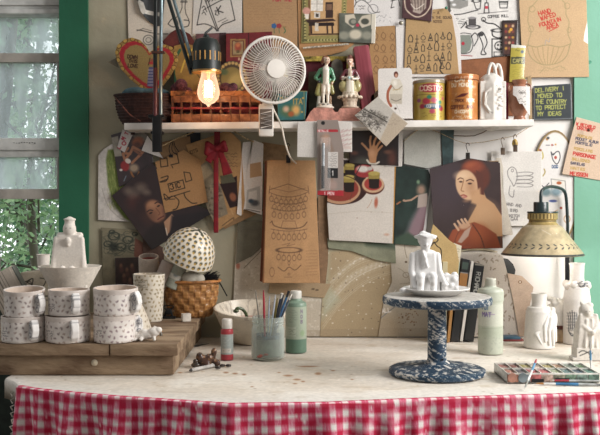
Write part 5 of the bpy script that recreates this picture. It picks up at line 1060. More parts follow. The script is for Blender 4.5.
# leaning pink book
lb = empty('pink_book', on_shelf(371, -.045)+Vector((0, 0, .0008)), 'rose pink book leaning at a slant right of the lady figurine', 'book', rot=(0, -.14, 0)); un = unit(-.04)
mb = MB(); mb.box((0, 0, 38*un), (16*un, .05, 77*un), bev=.006); mb.build('cover', mat('pink_cloth', '#a04a54', rough=.28, var=.1, scale=30, stretch=(4, 1, .3), col2='#86343f', coat=.4), lb); mb = MB(); mb.box((0, .002, 38*un), (10*un, .052, 75*un)); mb.build('pages', mat('old_pages', '#cbb79c', var=.1, scale=200), lb)
slab('side_card', [(371, 96), (378, 90), (378, 119.5), (370, 119.5)], -.07, .001, 'dim cream card edge between the pink book and the woman card', 'card', '#7c6a58')
# card with woman
def f(p):
    p.ell(396, 74.5, 2.2, 3, '#5a2a20'); p.ell(396.2, 75.5, 1.4, 2, '#c08a70'); p.poly([(392, 79), (400, 79), (403, 86), (402, 100), (401, 104), (391, 104), (389, 96), (390, 84)], '#cfc6b4', soft=.8); p.curve([(391, 86), (388, 92), (388, 100), (391, 106)], 2.4, '#a5563c'); p.poly([(390, 94), (402, 94), (402, 104), (390, 103)], '#b8ad9c', soft=.8)
    p.curve([(391, 84), (396, 90), (402, 86)], .7, '#8f8470'); p.line([(393, 90), (400, 89)], .8, '#b8a070'); p.curve([(391, 99), (396, 101), (401, 99)], .6, '#6f665c'); p.ell(395.5, 108.5, 1.2, 1, '#4a3028'); p.line([(396, 104), (400, 112)], .6, '#a09890', .5); p.ell(395, 83, 2, 2.6, '#e2dccf', soft=.5)
cp = [(380, 68.6), (409.5, 67.8), (411.3, 69.6), (412, 72), (412.6, 118.6), (378.4, 118.9), (378, 71), (378.6, 69.3)]
slab('woman_card', cp, -.095, .0015, 'white round cornered card printed with a small woman in cream, left of the tins', 'card', '#d6d0ca', f)
def f(p):
    p.mottle(.06, 6); p.poly([(378, 97.5), (396, 113), (382, 134), (372, 128), (358, 115)], '#b9b2a8', soft=1)
    for k in range(260):
        a = random.random(); b = random.random(); x = 362+a*26-b*8; y = 112+a*14*.8+b*14-6; x2 = x+random.uniform(-3, 3); p.line([(x, y), (x2, y+random.uniform(-3, 3))], .6, random.choice(['#4a443e', '#6f685f', '#2c2826']), .7)
    p.ell(379, 118, 7, 5, '#7d766c', rot=40, soft=.5, a=.6); p.line([(364, 109), (387, 122)], .9, '#3a3530'); p.poly([(393, 112), (408, 124), (386, 147), (380, 140)], '#b3a28c', soft=1.2); p.scrib(388, 118, 400, 126, 2, '#9a8c7a')
sheet('etching_postcard', [(378, 96.5), (408, 123.5), (386, 146.5), (354.5, 115.5)], 0, 'diamond tilted postcard with a grey etching hanging over the shelf edge', 'postcard', '#c0b7aa', f, y=-.127, curl=lambda u, v: .003*u)
# tins
l, un, pb = FS(429, -.066)
def f(p):
    z = p.E['z']; i = np.arange(len(p.X)); p.mottle(.12, 6, '#c8a03a', 2); t = pb-37
    p.ell(429, pb-32, 13, 4.5, '#a8283a', soft=.08); p.text('COSTOS', 417.5, pb-29.6, 4.6, '#e6c9a8', .9, 0, asp=.72); p.rect(413, pb-26, 446, pb-25.4, '#7c5a22')
    for x, y, c, r in ((424, 19, '#b02f3c', 4), (432, 20, '#c25a6c', 3.6), (438, 18, '#2e7a5c', 2.4), (420, 14, '#a8283a', 3), (440, 12, '#b02f3c', 3), (427, 23, '#2e7a5c', 2.4), (435, 24, '#8a9a3a', 2.4), (416, 20, '#8f3a6a', 2.4), (430, 9, '#b8475a', 3), (443, 22, '#c25a6c', 2)): p.ell(x, pb-y, r, r*.8, c, soft=.25)
    p.ell(431, pb-14, 9, 2.6, '#2f4f7c', soft=.15); p.text('COFFEE', 424.5, pb-12.8, 2.6, '#dcd2c0', .6); p._mix(i, '#9b8d74', ((z > 37.4) | (p.E['r'] < 14)).astype(float))
    p.scrib(418, pb-8, 442, pb-3, 2, '#8a6a2a')
o = plathe('red_yellow_tin', [(.5, 0), (15.6, 0), (16, .6), (15.8, 1.2), (15.8, 37), (16.4, 37.6), (16.4, 40), (15.6, 40.6), (14.8, 39.6), (.5, 39.4)], 429, pb, un, '#b59a3c', f, pmat('printed tin', rough=.3, metal=.15, coat=.4, bump=.03, grain=.03), loc=l); tag(o, 'yellow tin with red lettered band and flowers, next to the woman card', 'tin')
l, un, pb = FS(461.5, -.066)
def f(p):
    z = p.E['z']; i = np.arange(len(p.X)); p.mottle(.15, 5, '#8a4a1c', 2); c = '#e6d6bc'; p.mottle(.5, 3, '#d9c3a0', 12, thr=.66)
    p.text('CAFE', 452, pb-38, 4.4, c, .9, 0, asp=.8); p.text('DU MONDE', 448.5, pb-33, 3.2, c, .7); p.ell(470, pb-33, 4, 1.6, c, soft=.6, a=.6)
    p.poly([(452, pb-22), (459, pb-26), (467, pb-27), (461, pb-23)], '#5c1f1c', soft=.6); p.text('TRADE', 452, pb-18, 2.4, '#5c2a1a', .6); p.text('MARK', 464, pb-18, 3, c, .8); p.text('COFFEE AND', 447.5, pb-11.5, 3., '#5c2417', .75, asp=.6); p.text('CHICORY', 452, pb-7, 2.6, c, .6); p.scrib(449, pb-5, 474, pb-1.5, 1, c)
    p._mix(i, '#a8562a', ((z > 40) & (z < 45)).astype(float)*.5); p.line([(444, pb-40), (480, pb-40)], .7, '#6b3518'); p.line([(444, pb-26.5), (480, pb-26.5)], .4, '#c98a4a')
o = plathe('coffee_tin', [(.5, 0), (16.4, 0), (16.8, .7), (16.4, 1.4), (16.4, 40), (17.2, 40.6), (17.2, 45), (16.6, 45.6), (15.8, 44.8), (.5, 44.6)], 461.5, pb, un, '#bd7432', f, pmat('printed tin'), loc=l); tag(o, 'tall orange brown coffee tin with cream lettering, centre right of the shelf', 'tin')
wb = pmat('matte white ceramic', rough=.55, coat=.1, bump=.12, bscale=220, grain=.03)
mb = MB(); l, un, pb = FS(446, -.112+.004)
# ceramic purse vase
l, un, pb = FS(491, -.062); pv = empty('ceramic_purse', l, 'white ceramic purse-shaped vase with tall loop handles and raised sprig', 'vase')
def f(p):
    p.mottle(.06, 6); p.curve([(486, pb-28), (483, pb-20), (485, pb-11), (490, pb-7)], .8, '#8d877c'); p.scrib(491, pb-36, 499, pb-28, 2, '#8a8478')
    for k in range(9): p.ell(499+random.uniform(-3, 4), pb-14-k*2.4, 1, .7, '#75706a', soft=.4, a=.7)
sculpt('body', [('c', (0, 0, 3), (0, 0, 36), 13.2, 13), ('b', (0, 0, 20), (26, 20, 38))]+[('c', (-8+0*k, -11.5, 28), (-9, -11.8, 16), 1, 1) for k in range(1)]+[('c', (-9, -11.8, 16), (-4, -12, 8), 1, 1), ('c', (-8, -11.6, 28), (-3, -12.2, 31), 1, .8)]+[('e', (5+2.2*math.sin(k*2.1), -12, 12+k*2.7), (1.8, 1.3, 1.3)) for k in range(8)], 491, pb, un, wb, '#d3cdc4', f, pv, (0, 0, 0), voxel=.7, rot=(0, 0, 0))
for dx in (-2, 5):
    mb = MB(); P = [((5+dx-3+6.5*math.cos(a)*.62)*un, 0, (40+17*math.sin(a))*un) for a in np.linspace(-.05, PI+.05, 18)]; mb.tube(P, .0042, 10); mb.build('handle', mat('white_glaze', '#d6d0c8', rough=.4, var=.02), pv, loc=(0, (-1+dx*.25)*.008, 0))
slab('crimson_book', [(504.3, 83), (508.3, 83), (508.3, 119), (504.3, 119)], -.03, .012, 'very thin crimson book between the ceramic purse and the brown jug', 'book', '#8a1f38')
l, un, pb = FS(519.5, -.064)
jg = plathe('brown_jug', [(.5, 0), (6.2, 0), (6, 2), (5.2, 4.5), (9, 11), (11, 19), (10.6, 27), (7.2, 33), (5.6, 36), (7.6, 40.6), (6.9, 41), (4.8, 36.6), (.5, 34)], 519.5, pb, un, '#a0664a', lambda p: p.mottle(.2, 5, '#c29478', 3), pmat('brown glaze', rough=.3, coat=.4, bump=.05, grain=.08), loc=l)
tag(jg, 'small brown glazed two-handled jug with white label at the shelf end', 'jug')
for s_ in (-1, 1):
    mb = MB(); mb.tube(smooth([(s_*5.6*un, 0, 37*un), (s_*10.5*un, 0, 36*un), (s_*10.6*un, 0, 30*un), (s_*8*un, 0, 27*un)], 5), .0026, 8); mb.build('handle', mat('brown_glaze_plain', '#8d5a42', rough=.3), jg)
def f(p):
    p.scrib(518, 90, 526, 106, 6, '#75706a', .5, .8); p.line([(519, 93), (525, 93)], .9, '#55504a')
sheet('jug_label', [(513, 86.5), (530, 86.5), (530, 116), (527, 112), (522, 104), (519, 104), (516, 97), (513, 95)], 0, 'white label', None, '#d5cfca', f, y=l.y-.032, parent=jg, curl=lambda u, v: .004*np.sin(u*PI), thick=.0006, wave=0)
slab('white_slip', [(527, 77), (531.5, 75), (532, 119), (529, 119)], -.028, .001, 'narrow tan card upright between the brown jug and the black sign', 'card', '#a58a62')
# teal tin
def f(p):
    p.mottle(.12, 5); p.line([(277, 91), (307, 91)], .7, '#b58a3c'); p.text('ITA', 292, 104, 5, '#c29a44', .9, 0); p.ell(289, 111, 9, 6, '#4a6a4a', soft=.4); p.ell(296, 110, 4, 5, '#d8a45c', soft=.5); p.ell(286, 109, 3, 3, '#c9a48a', soft=.5); p.ell(291, 114, 3, 2.6, '#a5562e', soft=.4); p.line([(277, 96), (286, 100)], .6, '#c29a44'); p.curve([(279, 100), (284, 96), (288, 101)], .7, '#c29a44'); p.ell(303, 98, 1, 1, '#c29a44'); p.ell(302, 112, 1, 1, '#c29a44'); p.line([(304, 92), (304.5, 119)], .6, '#9a8a4a')
slab('teal_tin', [(277, 90), (307, 91), (305.5, 119.5), (278, 120)], -.095, .05, 'teal tin box with a small gilt picture beneath the fan', 'tin', '#2f6c70', f, m=pmat('printed tin'))
# ---------------------------------------------------------------- fan
fy = -.19; fc = W(273, 70, fy); un = unit(fy)
fan = empty('clip_fan', W(266, 137, fy+.03), 'round white clip-on desk fan with radial wire cage, fixed over the shelf edge', 'fan')
white = mat('white_plastic', '#ddd6cd', rough=.35, var=.02, scale=20)
Rm = Matrix.Rotation(.27, 4, 'Z') @ Matrix.Rotation(.04, 4, 'X')
def T3(x, y, z): return (fc-fan.location)+(Rm @ Vector((x, y, z)))
R_ = 32.6*un
def ringpts(r, y, n=72): return [T3(r*math.cos(a), y, r*math.sin(a)) for a in np.linspace(0, 2*PI, n+1)]
mb = MB(); mb.tube(ringpts(R_, 0), .0040, 8); mb.tube(ringpts(R_*.985, .008), .0032, 8); mb.build('rim', white, fan)
mb = MB(); hub = 9.2*un
for k in range(64):
    a = 2*PI*k/64; P = []
    for t in np.linspace(0, 1, 9):
        r = hub*.9+(R_-hub*.9)*t; b = a+.28*math.sin(t*PI)*.6+.18*t; P.append(T3(r*math.cos(b), -.030*math.cos(t*PI/2)**.8, r*math.sin(b)))
    mb.tube(P, .00098, 5)
mb.tube(ringpts(R_*.66, -.0165), .0009, 5); mb.build('front_cage', white, fan)
mb = MB()
for k in range(40):
    a = 2*PI*k/40; mb.tube([T3(R_*math.cos(a)*t, .008+.03*math.cos(t*PI/2), R_*math.sin(a)*t) for t in np.linspace(.3, 1, 7)], .0011, 5)
mb.build('rear_cage', white, fan)
mb = MB(); mb.lathe([(.0001, -.004), (hub*.8, -.0035), (hub, -.001), (hub, .004), (.0001, .005)], 40, M=(Matrix.Rotation(PI/2, 3, 'X'))); 
mb.V = [tuple(T3(v[0], v[1]-.0305, v[2])) for v in mb.V]; mb.build('hub_badge', white, fan)
mb = MB(); mb.lathe([(.0001, -.03), (.02, -.028), (.024, -.01), (.018, .012), (.0001, .014)], 30, M=Matrix.Rotation(PI/2, 3, 'X')); mb.V = [tuple(T3(v[0], v[1]+.028, v[2])) for v in mb.V]; mb.build('motor_housing', white, fan)
for k in range(4):
    V = []; Fq = []
    for i_ in range(9):
        for j_ in range(7):
            t = i_/8; s_ = j_/6-.5; r = .018+(R_*.9-.018)*t; a = 2*PI*k/4+.5+s_*(.75+.35*math.sin(t*PI))+t*.3; V.append(T3(r*math.cos(a), -.002+s_*.014, r*math.sin(a)))
    Fq = grid_faces(7, 9); Vn, Fn = two_sided(np.array([tuple(v) for v in V]), Fq, .0012, (0, 1, 0)); mesh_obj('blade', Vn, Fn, mat('blade_plastic', '#8f7f73', rough=.5, var=.03), fan)
hz = W(266, 120, fy+.02)-fan.location
mb = MB(); mb.box(hz+Vector((0, .012, 0)), (15*un, .022, 33*un), bev=.006); mb.box(hz+Vector((.002, .01, 18*un)), (9*un, .016, 8*un), bev=.003); mb.build('clamp_body', white, fan)
mb = MB(); mb.box(hz+Vector((0, .0008, 1*un)), (12.5*un, .0012, 20*un), bev=.0004); mb.build('grille_recess', mat('dark_recess', '#64584f', rough=.7), fan)
mb = MB(); P = [hz+Vector(((5.4 if k % 2 else -5.4)*un, -.0012, (-8+k*2.4)*un)) for k in range(8)]; mb.tube(P, .0017, 6); mb.build('spring', white, fan)
mb = MB(); P = smooth([hz+Vector((6*un, .012, 14*un)), hz+Vector((15*un, .008, -5*un)), hz+Vector((19*un, .02, -22*un)), hz+Vector((24*un, .055, -36*un)), hz+Vector((32*un, .13, -43*un))], 8); mb.tube(P, .0022, 8); mb.build('cord', mat('cream_cord', '#cfc3b2', rough=.5), fan)
mb = MB(); mb.box(hz+Vector((0, .045, -8*un)), (10*un, .05, 5*un), bev=.002); mb.build('clamp_jaw', white, fan)
# ---------------------------------------------------------------- drafting lamp with bare bulb
dk = mat('lamp_enamel', '#111c1a', rough=.45, var=.1, scale=60, coat=.05); steel = mat('brushed_bar', '#7f9298', rough=.35, metal=.6, var=.12, scale=60, stretch=(8, 8, .5)); blk = mat('black_metal', '#17191b', rough=.4, metal=.3, var=.1)
ly = -.15; un = unit(ly)
lamp = empty('drafting_lamp', W(157, 150, ly), 'dark green jointed drafting lamp clamped to the shelf, holding a bare bulb', 'lamp')
R = lambda px, py, y=ly: W(px, py, y)-lamp.location
mb = MB(); mb.tube([R(155.2, 120), R(155.2, 52), R(156, -42)], .0052, 10); mb.build('lower_arm', dk, lamp); mb = MB(); mb.tube([R(160.8, 117), R(161, 53), R(161.6, -42)], .0042, 10); mb.build('lower_arm', steel, lamp)
mb = MB(); mb.box(R(158.2, 52.5), (13*un, .013, 2.4*un), bev=.001); mb.build('collar', mat('brown_collar', '#5c3a32', rough=.5), lamp)
mb = MB(); mb.tube([R(155.4, 68), R(155.3, 118)], .0057, 10); mb.build('maroon_sleeve', mat('maroon_sleeve', '#5a2226', rough=.4), lamp)
mb = MB(); mb.box(R(157, -44), (16*un, .02, 14*un), bev=.003); mb.build('elbow', dk, lamp)
ya, yb = ly-.012, -.215
mb = MB(); mb.tube([R(155, -44, ya), R(191.5, 74, yb)], .0046, 10); mb.build('upper_arm', dk, lamp); mb = MB(); mb.tube([R(160.5, -44, ya), R(195.8, 72, yb)], .0040, 10); mb.build('upper_arm', steel, lamp)
mb = MB(); mb.box(R(194, 62, yb), (9*un, .014, 12*un), bev=.002); mb.tube([R(194, 60, yb), R(203, 52, yb)], .005, 8); mb.build('wrist_joint', dk, lamp)
mb = MB(); mb.box(R(157.5, 134), (8.5*un, .018, 36*un), bev=.003); mb.tube([R(154, 118), R(154, 152)], .0045, 10); mb.build('clamp', blk, lamp)
mb = MB(); mb.box(R(157.5, 116.8, -.13), (16*un, .05, 3*un), bev=.002); mb.box(R(157.5, 133, -.135), (12*un, .03, 3*un), bev=.002); mb.build('clamp_jaw', blk, lamp)
hl = R(206.5, 72, yb); ub = unit(yb)
# socket housing with slots
mb = MB(); V = []; n = 48
prof = [(.5, 34), (6, 34), (11, 32), (13.6, 27), (14.2, 18), (14.4, 6), (14.6, 0), (13.6, 0), (13.4, 6), (13.2, 26), (.5, 31)]
me_ = MB(); me_.lathe([(r*ub, z*ub) for r, z in prof], 56); o = me_.build('socket_housing', dk, lamp, loc=hl)
for k in range(9):
    a = -PI/2+(k-4)*.36; mb.box((14.35*ub*math.cos(a), 14.35*ub*math.sin(a), 15*ub), (.0016, .0034, 9*ub), rot=(0, 0, a), bev=.0004)
mb.build('vent_slots', mat('lit_brass_slots', '#c99248', rough=.5), lamp, loc=hl)
mb = MB(); mb.lathe([(13.7*ub, 1.2*ub), (14.9*ub, 1.2*ub), (14.9*ub, -.8*ub), (13.7*ub, -.8*ub)], 48); mb.build('brass_rim', mat('brass_rim', '#b98a4a', metal=.8, rough=.3), lamp, loc=hl)
mb = MB(); mb.tube([(-.006, 0, 34*ub), (-.002, 0, 39*ub), (.012, .01, 45*ub)], .003, 8); mb.lathe([(.0001, 34*ub), (.008, 34*ub), (.006, 37*ub), (.0001, 38*ub)], 20); mb.build('top_cap', dk, lamp, loc=hl)
bulb = empty('light_bulb', W(208.5, 72, yb), 'clear pear-shaped bulb glowing orange-white under the dark socket', 'bulb')
gm_ = bpy.data.materials.new('bulb_glass'); gm_.use_nodes = True; nt = gm_.node_tree; b = nt.nodes['Principled BSDF']; b.inputs['Base Color'].default_value = (.02, .012, .008, 1); b.inputs['Roughness'].default_value = .08
b.inputs['Emission Color'].default_value = (1, .55, .34, 1); b.inputs['Emission Strength'].default_value = 1.6; t = nt.nodes.new('ShaderNodeBsdfTransparent'); mx = nt.nodes.new('ShaderNodeMixShader'); lw = nt.nodes.new('ShaderNodeLayerWeight'); lw.inputs['Blend'].default_value = .35
mrr = nt.nodes.new('ShaderNodeMapRange'); mrr.inputs['To Min'].default_value = .30; mrr.inputs['To Max'].default_value = .95; nt.links.new(lw.outputs['Facing'], mrr.inputs['Value'])
nt.links.new(mrr.outputs['Result'], mx.inputs['Fac']); nt.links.new(t.outputs[0], mx.inputs[1]); nt.links.new(b.outputs[0], mx.inputs[2]); nt.links.new(mx.outputs[0], nt.nodes['Material Output'].inputs['Surface'])
mb = MB(); mb.lathe([(r*ub, z*ub) for r, z in [(7, 2), (7.4, -4), (9.4, -11), (11, -18), (11.2, -22), (9.6, -27), (6, -30.6), (2.4, -32.4), (1, -34.6), (.2, -35)]], 40); mb.build('glass', gm_, bulb)
em = bpy.data.materials.new('filament_glow'); em.use_nodes = True; nt = em.node_tree; b = nt.nodes['Principled BSDF']; b.inputs['Emission Color'].default_value = (1, .80, .52, 1); b.inputs['Emission Strength'].default_value = 16
mb = MB(); P = []
for k in range(9):
    a = 2*PI*k/9; r = 3.4*ub; P += [(r*math.cos(a), r*math.sin(a), (-9 if k % 2 else -25)*ub), (r*math.cos(a+.35), r*math.sin(a+.35), (-9 if k % 2 else -25)*ub)]
mb.tube(P, .0013, 6); mb.build('filament', em, bulb)
mb = MB(); mb.lathe([(.0001, 3*ub), (7*ub, 3*ub), (7*ub, 1*ub), (2*ub, -1*ub), (1.2*ub, -8*ub), (.0001, -8.4*ub)], 24); mb.build('stem', mat('bulb_stem', '#d8b48a', rough=.3), bulb)
pl = bpy.data.lights.new('bulb_light', 'POINT'); pl.energy = 1.0; pl.color = (1, .55, .26); pl.shadow_soft_size = .02; po = bpy.data.objects.new('bulb_light', pl); COL.objects.link(po); po.location = W(208.5, 88, yb-.0)
# ---------------------------------------------------------------- strings, clips, ribbon
def string(name, pts, label, y=-.032, r=.0015, col='#b59a70', cat='string', m=None):
    P = [W(*p) if len(p) == 3 else W(p[0], p[1], y) for p in smooth([(*q, 0) if len(q) == 2 else q for q in pts], 1)] if 0 else [W(q[0], q[1], y) for q in pts]
    mb = MB(); l0 = P[0]; mb.tube([p-l0 for p in P], r, 6); o = mb.build(name, m or mat('twine', col, rough=.9, var=.2, scale=400), loc=l0); tag(o, label, cat); return o
ys_ = -.034
string('twine', [(158, 148), (176, 139), (196, 131), (217, 122), (218.5, 122), (232, 130), (246, 138.5), (254, 142)], 'twine sagging from the red ribbon across the left half under the shelf', y=ys_)
string('twine', [(403, 142), (412, 134), (422, 127), (424, 126.5), (440, 133), (456, 140.5), (467, 143.5), (484, 142), (502, 138.5), (516, 135.5), (526, 129), (534, 124)], 'twine running under the right half of the shelf with hanging clips', y=-.0205, r=.0008)
string('twig', [(453, 135.5), (465, 136), (474, 135.8), (483, 132.5), (491, 127.5)], 'thin curved brown twig pinned under the shelf right of the green post', y=-.012, r=.0012, cat='twig', m=mat('twig_bark', '#6b5748', var=.2))
def clip(name, px, py, h, label, col='#6f5d4c', hook=True, y=-.0255, w=4.):
    o = empty(name, W(px, py, y), label, 'clip'); u_ = unit(y); mm = mat('clip_'+col, col, rough=.4, metal=.5, var=.15)
    if hook:
        mb = MB(); mb.tube(smooth([(.5*u_, 0, -h*.55*u_), (-.8*u_, 0, -h*.3*u_), (-1.4*u_, 0, -.1*h*u_), (0, 0, .6*u_), (1.6*u_, 0, -.8*u_), (1.6*u_, 0, -2.2*u_)], 5), .0009, 6); mb.build('hook', mm, o)
    mb = MB(); mb.box((.3*u_, 0, -h*.78*u_), (w*u_, .006, h*.42*u_), bev=.0008); mb.build('jaws', mm, o); return o
clip('hanging_clip', 467.5, 143.5, 16, 'dark hooked clip gripping the top of the woman portrait', '#3c3430', y=-.031); clip('hanging_clip', 502.5, 138, 17, 'bronze hooked clip, the left of the two above the hand drawing', '#6a5848')
c2 = clip('hanging_clip', 515, 135, 17, 'bronze clip with an amber charm, the right of the two above the hand drawing', '#5d4a3c'); mb = MB(); mb.ball((.001, .004, -.022), (.008, .003, .012)); mb.build('amber_charm', mat('amber', '#a5842e', rough=.3), c2)
clip('binder_clip', 288, 144, 19, 'black clip holding the long kraft bag', '#262223', y=-.062, w=4.4); clip('bulldog_clip', 229.5, 124, 7, 'small dark clip on the twine at the top of the browned clipping', '#3a2c26', hook=False, y=-.034, w=6)
clip('bulldog_clip', 132.5, 121, 14, 'small maroon clip above the red lettered tag', '#3e2423', hook=False, y=-.03)
cw = empty('wire_clip', W(173, 140, -.03), 'black wire-armed clip on the brown envelope at the left of the twine', 'clip'); u_ = unit(-.03); mb = MB(); mb.tube(smooth([(-2*u_, 0, -16*u_), (-4*u_, 0, -8*u_), (0, 0, 0), (2*u_, 0, -6*u_), (6*u_, 0, -12*u_)], 4), .0011, 6); mb.tube(smooth([(0, 0, 0), (-1*u_, 0, -10*u_), (4*u_, 0, -15*u_)], 4), .0011, 6); mb.build('wire_arms', blk, cw); mb = MB(); mb.box((-2*u_, 0, -16*u_), (4*u_, .005, 3*u_), bev=.0006); mb.build('jaws', blk, cw)
rb = [('b', (2, 1, -12), (6, 1.2, 24)), ('c', (0, -2, -26), (-7, -3, -22), 2, 3), ('c', (-7, -3, -22), (-8, -2, -31), 2.6, 3), ('c', (-8, -2, -31), (0, -1, -27), 3, 1.6), ('c', (2, -2, -26), (9, -3, -21), 2, 2.8), ('c', (9, -3, -21), (11, -2, -28), 2.4, 2.6), ('c', (11, -2, -28), (3, -1, -27), 2.6, 1.6), ('e', (1.6, -2.4, -26), (3, 2.2, 3.2)), ('h', [(-3, -1, -27), (1, -1, -27), (-10, -1, -38), (-4, 0, -42), (-3, 1, -27), (1, 1, -27), (-10, 1, -38), (-4, 1, -42)]), ('b', (1.0, .4, -70), (5.2, 1.2, 82)), ('h', [(3, -1, -27), (7, -1, -27), (8, -1, -54), (18, -1, -51), (3, .4, -27), (7, .4, -27), (8, .4, -54), (18, .4, -51)]), ('e', (2, 1, -1), (3, 1.5, 3))]
o = sculpt('red_ribbon', rb, 215, 122, unit(-.034), pmat('satin ribbon', rough=.6, bump=.25, bscale=500, grain=.08), '#860f1c', lambda p: (p.mottle(.4, 5, '#5c0c18', 2, .42), p.line([(217, 152), (214, 165)], 1.4, '#6c0f1c', .8), p.ell(212, 152, 2.4, 3, '#7c1020', soft=.5)), loc=W(215, 122, -.036), voxel=.8, sm=2)
tag(o, 'crimson ribbon bow with long tails tied to the twine over the browned clipping', 'ribbon')
mb = MB(); mb.prism([(W(440, 0).x, W(0, 126).z), (W(453.5, 0).x, W(0, 125).z), (W(452, 0).x, W(0, 172).z), (W(443, 0).x, W(0, 172).z)], -.0115, -.001); mb.V = [tuple(Vector(v)-W(446, 172, 0)) for v in mb.V]
tag(mb.build('shelf_bracket', mat('slate_green', '#3f5658', rough=.4, var=.12, scale=40), loc=W(446, 172, 0)), 'slate green painted bracket post under the shelf behind the woman portrait', 'bracket')
# ================================================================== ON THE RISER AND TABLE
def FT(px, y, z): return W(px, 0, y).xy.to_3d()+Vector((0, 0, z+.0004)), unit(y), HY+(ZC-z)*FP/(y+CD)
def sprigs(p, x0, x1, y0, y1, n, col, size=1.2, seed=0, alt=None):
    r = random.Random(seed); st = math.sqrt(max(1, (x1-x0)*(y1-y0)/n)); yy = y0+st/2; k = 0
    while yy < y1:
        xx = x0+st/2+(st/2 if k % 2 else 0)
        while xx < x1:
            x = xx+r.uniform(-.22, .22)*st; y = yy+r.uniform(-.22, .22)*st; a = r.uniform(0, 360); c = col if alt is None or r.random() < .5 else alt
            p.ell(x, y, size, size*.55, c, rot=a, soft=.35, a=.85); p.ell(x+size*.9*math.cos(a*.03), y+size*.7*math.sin(a*.05), size*.6, size*.4, c, rot=a+60, soft=.4, a=.7); xx += st
        yy += st*.86; k += 1
def mug(px, y, z, r, h, label, seed, hang=40, lean=(0, 0, 0), col='#d8d0c9', motif='#7d6c6a', script=True):
    l, un, pb = FT(px, y, z); prof = [(.5, 0), (r*.90, 0), (r*.97, .8), (r*1.0, 2.5), (r*.99, h*.5), (r*1.02, h-.8), (r*1.01, h), (r*.94, h-.2), (r*.93, h*.5), (r*.88, 2.4), (.5, 2)]
    def f(p):
        p.mottle(.05, 8, seed=seed); e = p.E; i = np.arange(len(p.X)); sprigs(p, px-PI*r, px+PI*r, pb-h+1.5, pb, int(PI*2*r*h/40), motif, 1.45, seed, '#a08a80')
        if script: p._mix(i, col, ((np.abs(p.X-(px-r*.75)) < 6) & (np.abs(p.Y-(pb-h*.38)) < 3)).astype(float)); p.scrib(px-r*1.05, pb-h*.5, px-r*.45, pb-h*.25, 3, '#4f494c', .5)
        inner = (e['i'] > .52); p._mix(i, '#cdb9a8', inner.astype(float)); p._mix(i, '#cbbfb6', ((e['i'] > .46) & (e['i'] <= .53)).astype(float))
    o = plathe('patterned_mug', prof, px, pb, un, col, f, CERAM(), loc=l, wob=.05, rot=lean); tag(o, label, 'mug', 'patterned mugs stacked on the riser')
    # flat scrolled handle
    a = math.radians(hang); ca, sa = math.cos(a), math.sin(a)
    hull = [(r*x, yy, h*z) for x, z in ((.93, .14), (.93, .84), (1.22, .93), (1.38, .74), (1.42, .5), (1.34, .25), (1.18, .12)) for yy in (-3.6, 3.6)]
    P = [('h', hull), ('e', (r*1.2, -3.6, h*.7), (3.6, 1.2, 3.6)), ('e', (r*1.2, -3.6, h*.34), (3.2, 1.2, 3.2))]
    def g(p):
        for k in range(7): p.curve([(px+r*.98+random.uniform(0, 8), pb-h*random.uniform(.2, .9)) for _ in range(3)], .38, '#55555c', .6)
        p.ell(px+r*1.2, pb-h*.7, 2.6, 2.8, '#44444c', ring=.5); p.ell(px+r*1.2, pb-h*.7, 1.2, 1.2, '#44444c', ring=.4); p.ell(px+r*1.2, pb-h*.34, 2.2, 2.4, '#44444c', ring=.5)
    hd = sculpt('handle', P, px, pb, un, CERAM(), '#dcd8d4', g, o, (0, 0, 0), voxel=.8, rot=(0, 0, -(PI/2-a))); return o
G = [(23.5, 16.7, 'A'), (67.5, 16.7, 'B'), (114, 16.7, 'C')]
yA = on_riser(344.5, .047); hA = 25.5
mug(23.5, yA, RZ, 21.3, hA, 'patterned mug at the bottom of the leftmost stack, squared scroll handle', 1, 40)
mug(25, yA, RZ+hA*unit(yA)+.0006, 19.6, hA+1, 'patterned mug on top of the leftmost stack, beside the leaning printed carton', 2, 56, lean=(.09, 0, 0), script=False)
mug(68, yA, RZ, 21.8, hA+.5, 'patterned mug at the bottom of the middle stack', 3, 28)
mug(69, yA, RZ+(hA+.5)*unit(yA)+.0006, 20.0, hA, 'patterned mug topping the middle stack in front of the footed bowl', 4, 30)
mug(114.5, yA-.004, RZ, 20.4, 27, 'patterned mug at the bottom of the rightmost stack, nearest the plank seam', 5, 118, motif='#846c70')
mug(116, yA-.004, RZ+27*unit(yA-.004)+.0006, 21.6, hA+1, 'patterned mug on top of the rightmost stack, scroll handle towards the tumbler', 6, 62, lean=(.04, 0, 0), motif='#7c6a6e', script=False)
# footed bowl and robed figure
y = -.375; l, un, pb = FT(70, y, RZ)
prof = [(.5, 0), (15, 0), (16, 1.5), (13, 5), (10.5, 14), (10, 24), (14, 32), (18, 42), (30.5, 65), (31, 66), (28.8, 65.4), (20, 60), (.5, 59.5)]
cb = plathe('footed_bowl', prof, 70, pb, un, '#d8cfc2', lambda p: p.mottle(.06, 4), pmat('bisque clay', rough=.8, bump=.35, bscale=220, grain=.05), loc=l); tag(cb, 'wide unglazed white footed bowl behind the mug stacks', 'bowl')
for sx_ in (-1, 1):
    sculpt('scroll', [('e', (sx_*15, -9, 40), (3, 2, 7), (0, sx_*25, 0)), ('e', (sx_*12, -10, 34), (4, 2, 3)), ('e', (sx_*17, -9, 46), (2.6, 2, 3))], 70, pb, un, pmat('bisque clay'), '#dad2c6', None, cb, voxel=.8)
FZ = l.z+60.2*un; l2 = Vector((l.x, l.y, FZ)); pf = HY+(ZC-FZ)*FP/(y+CD)
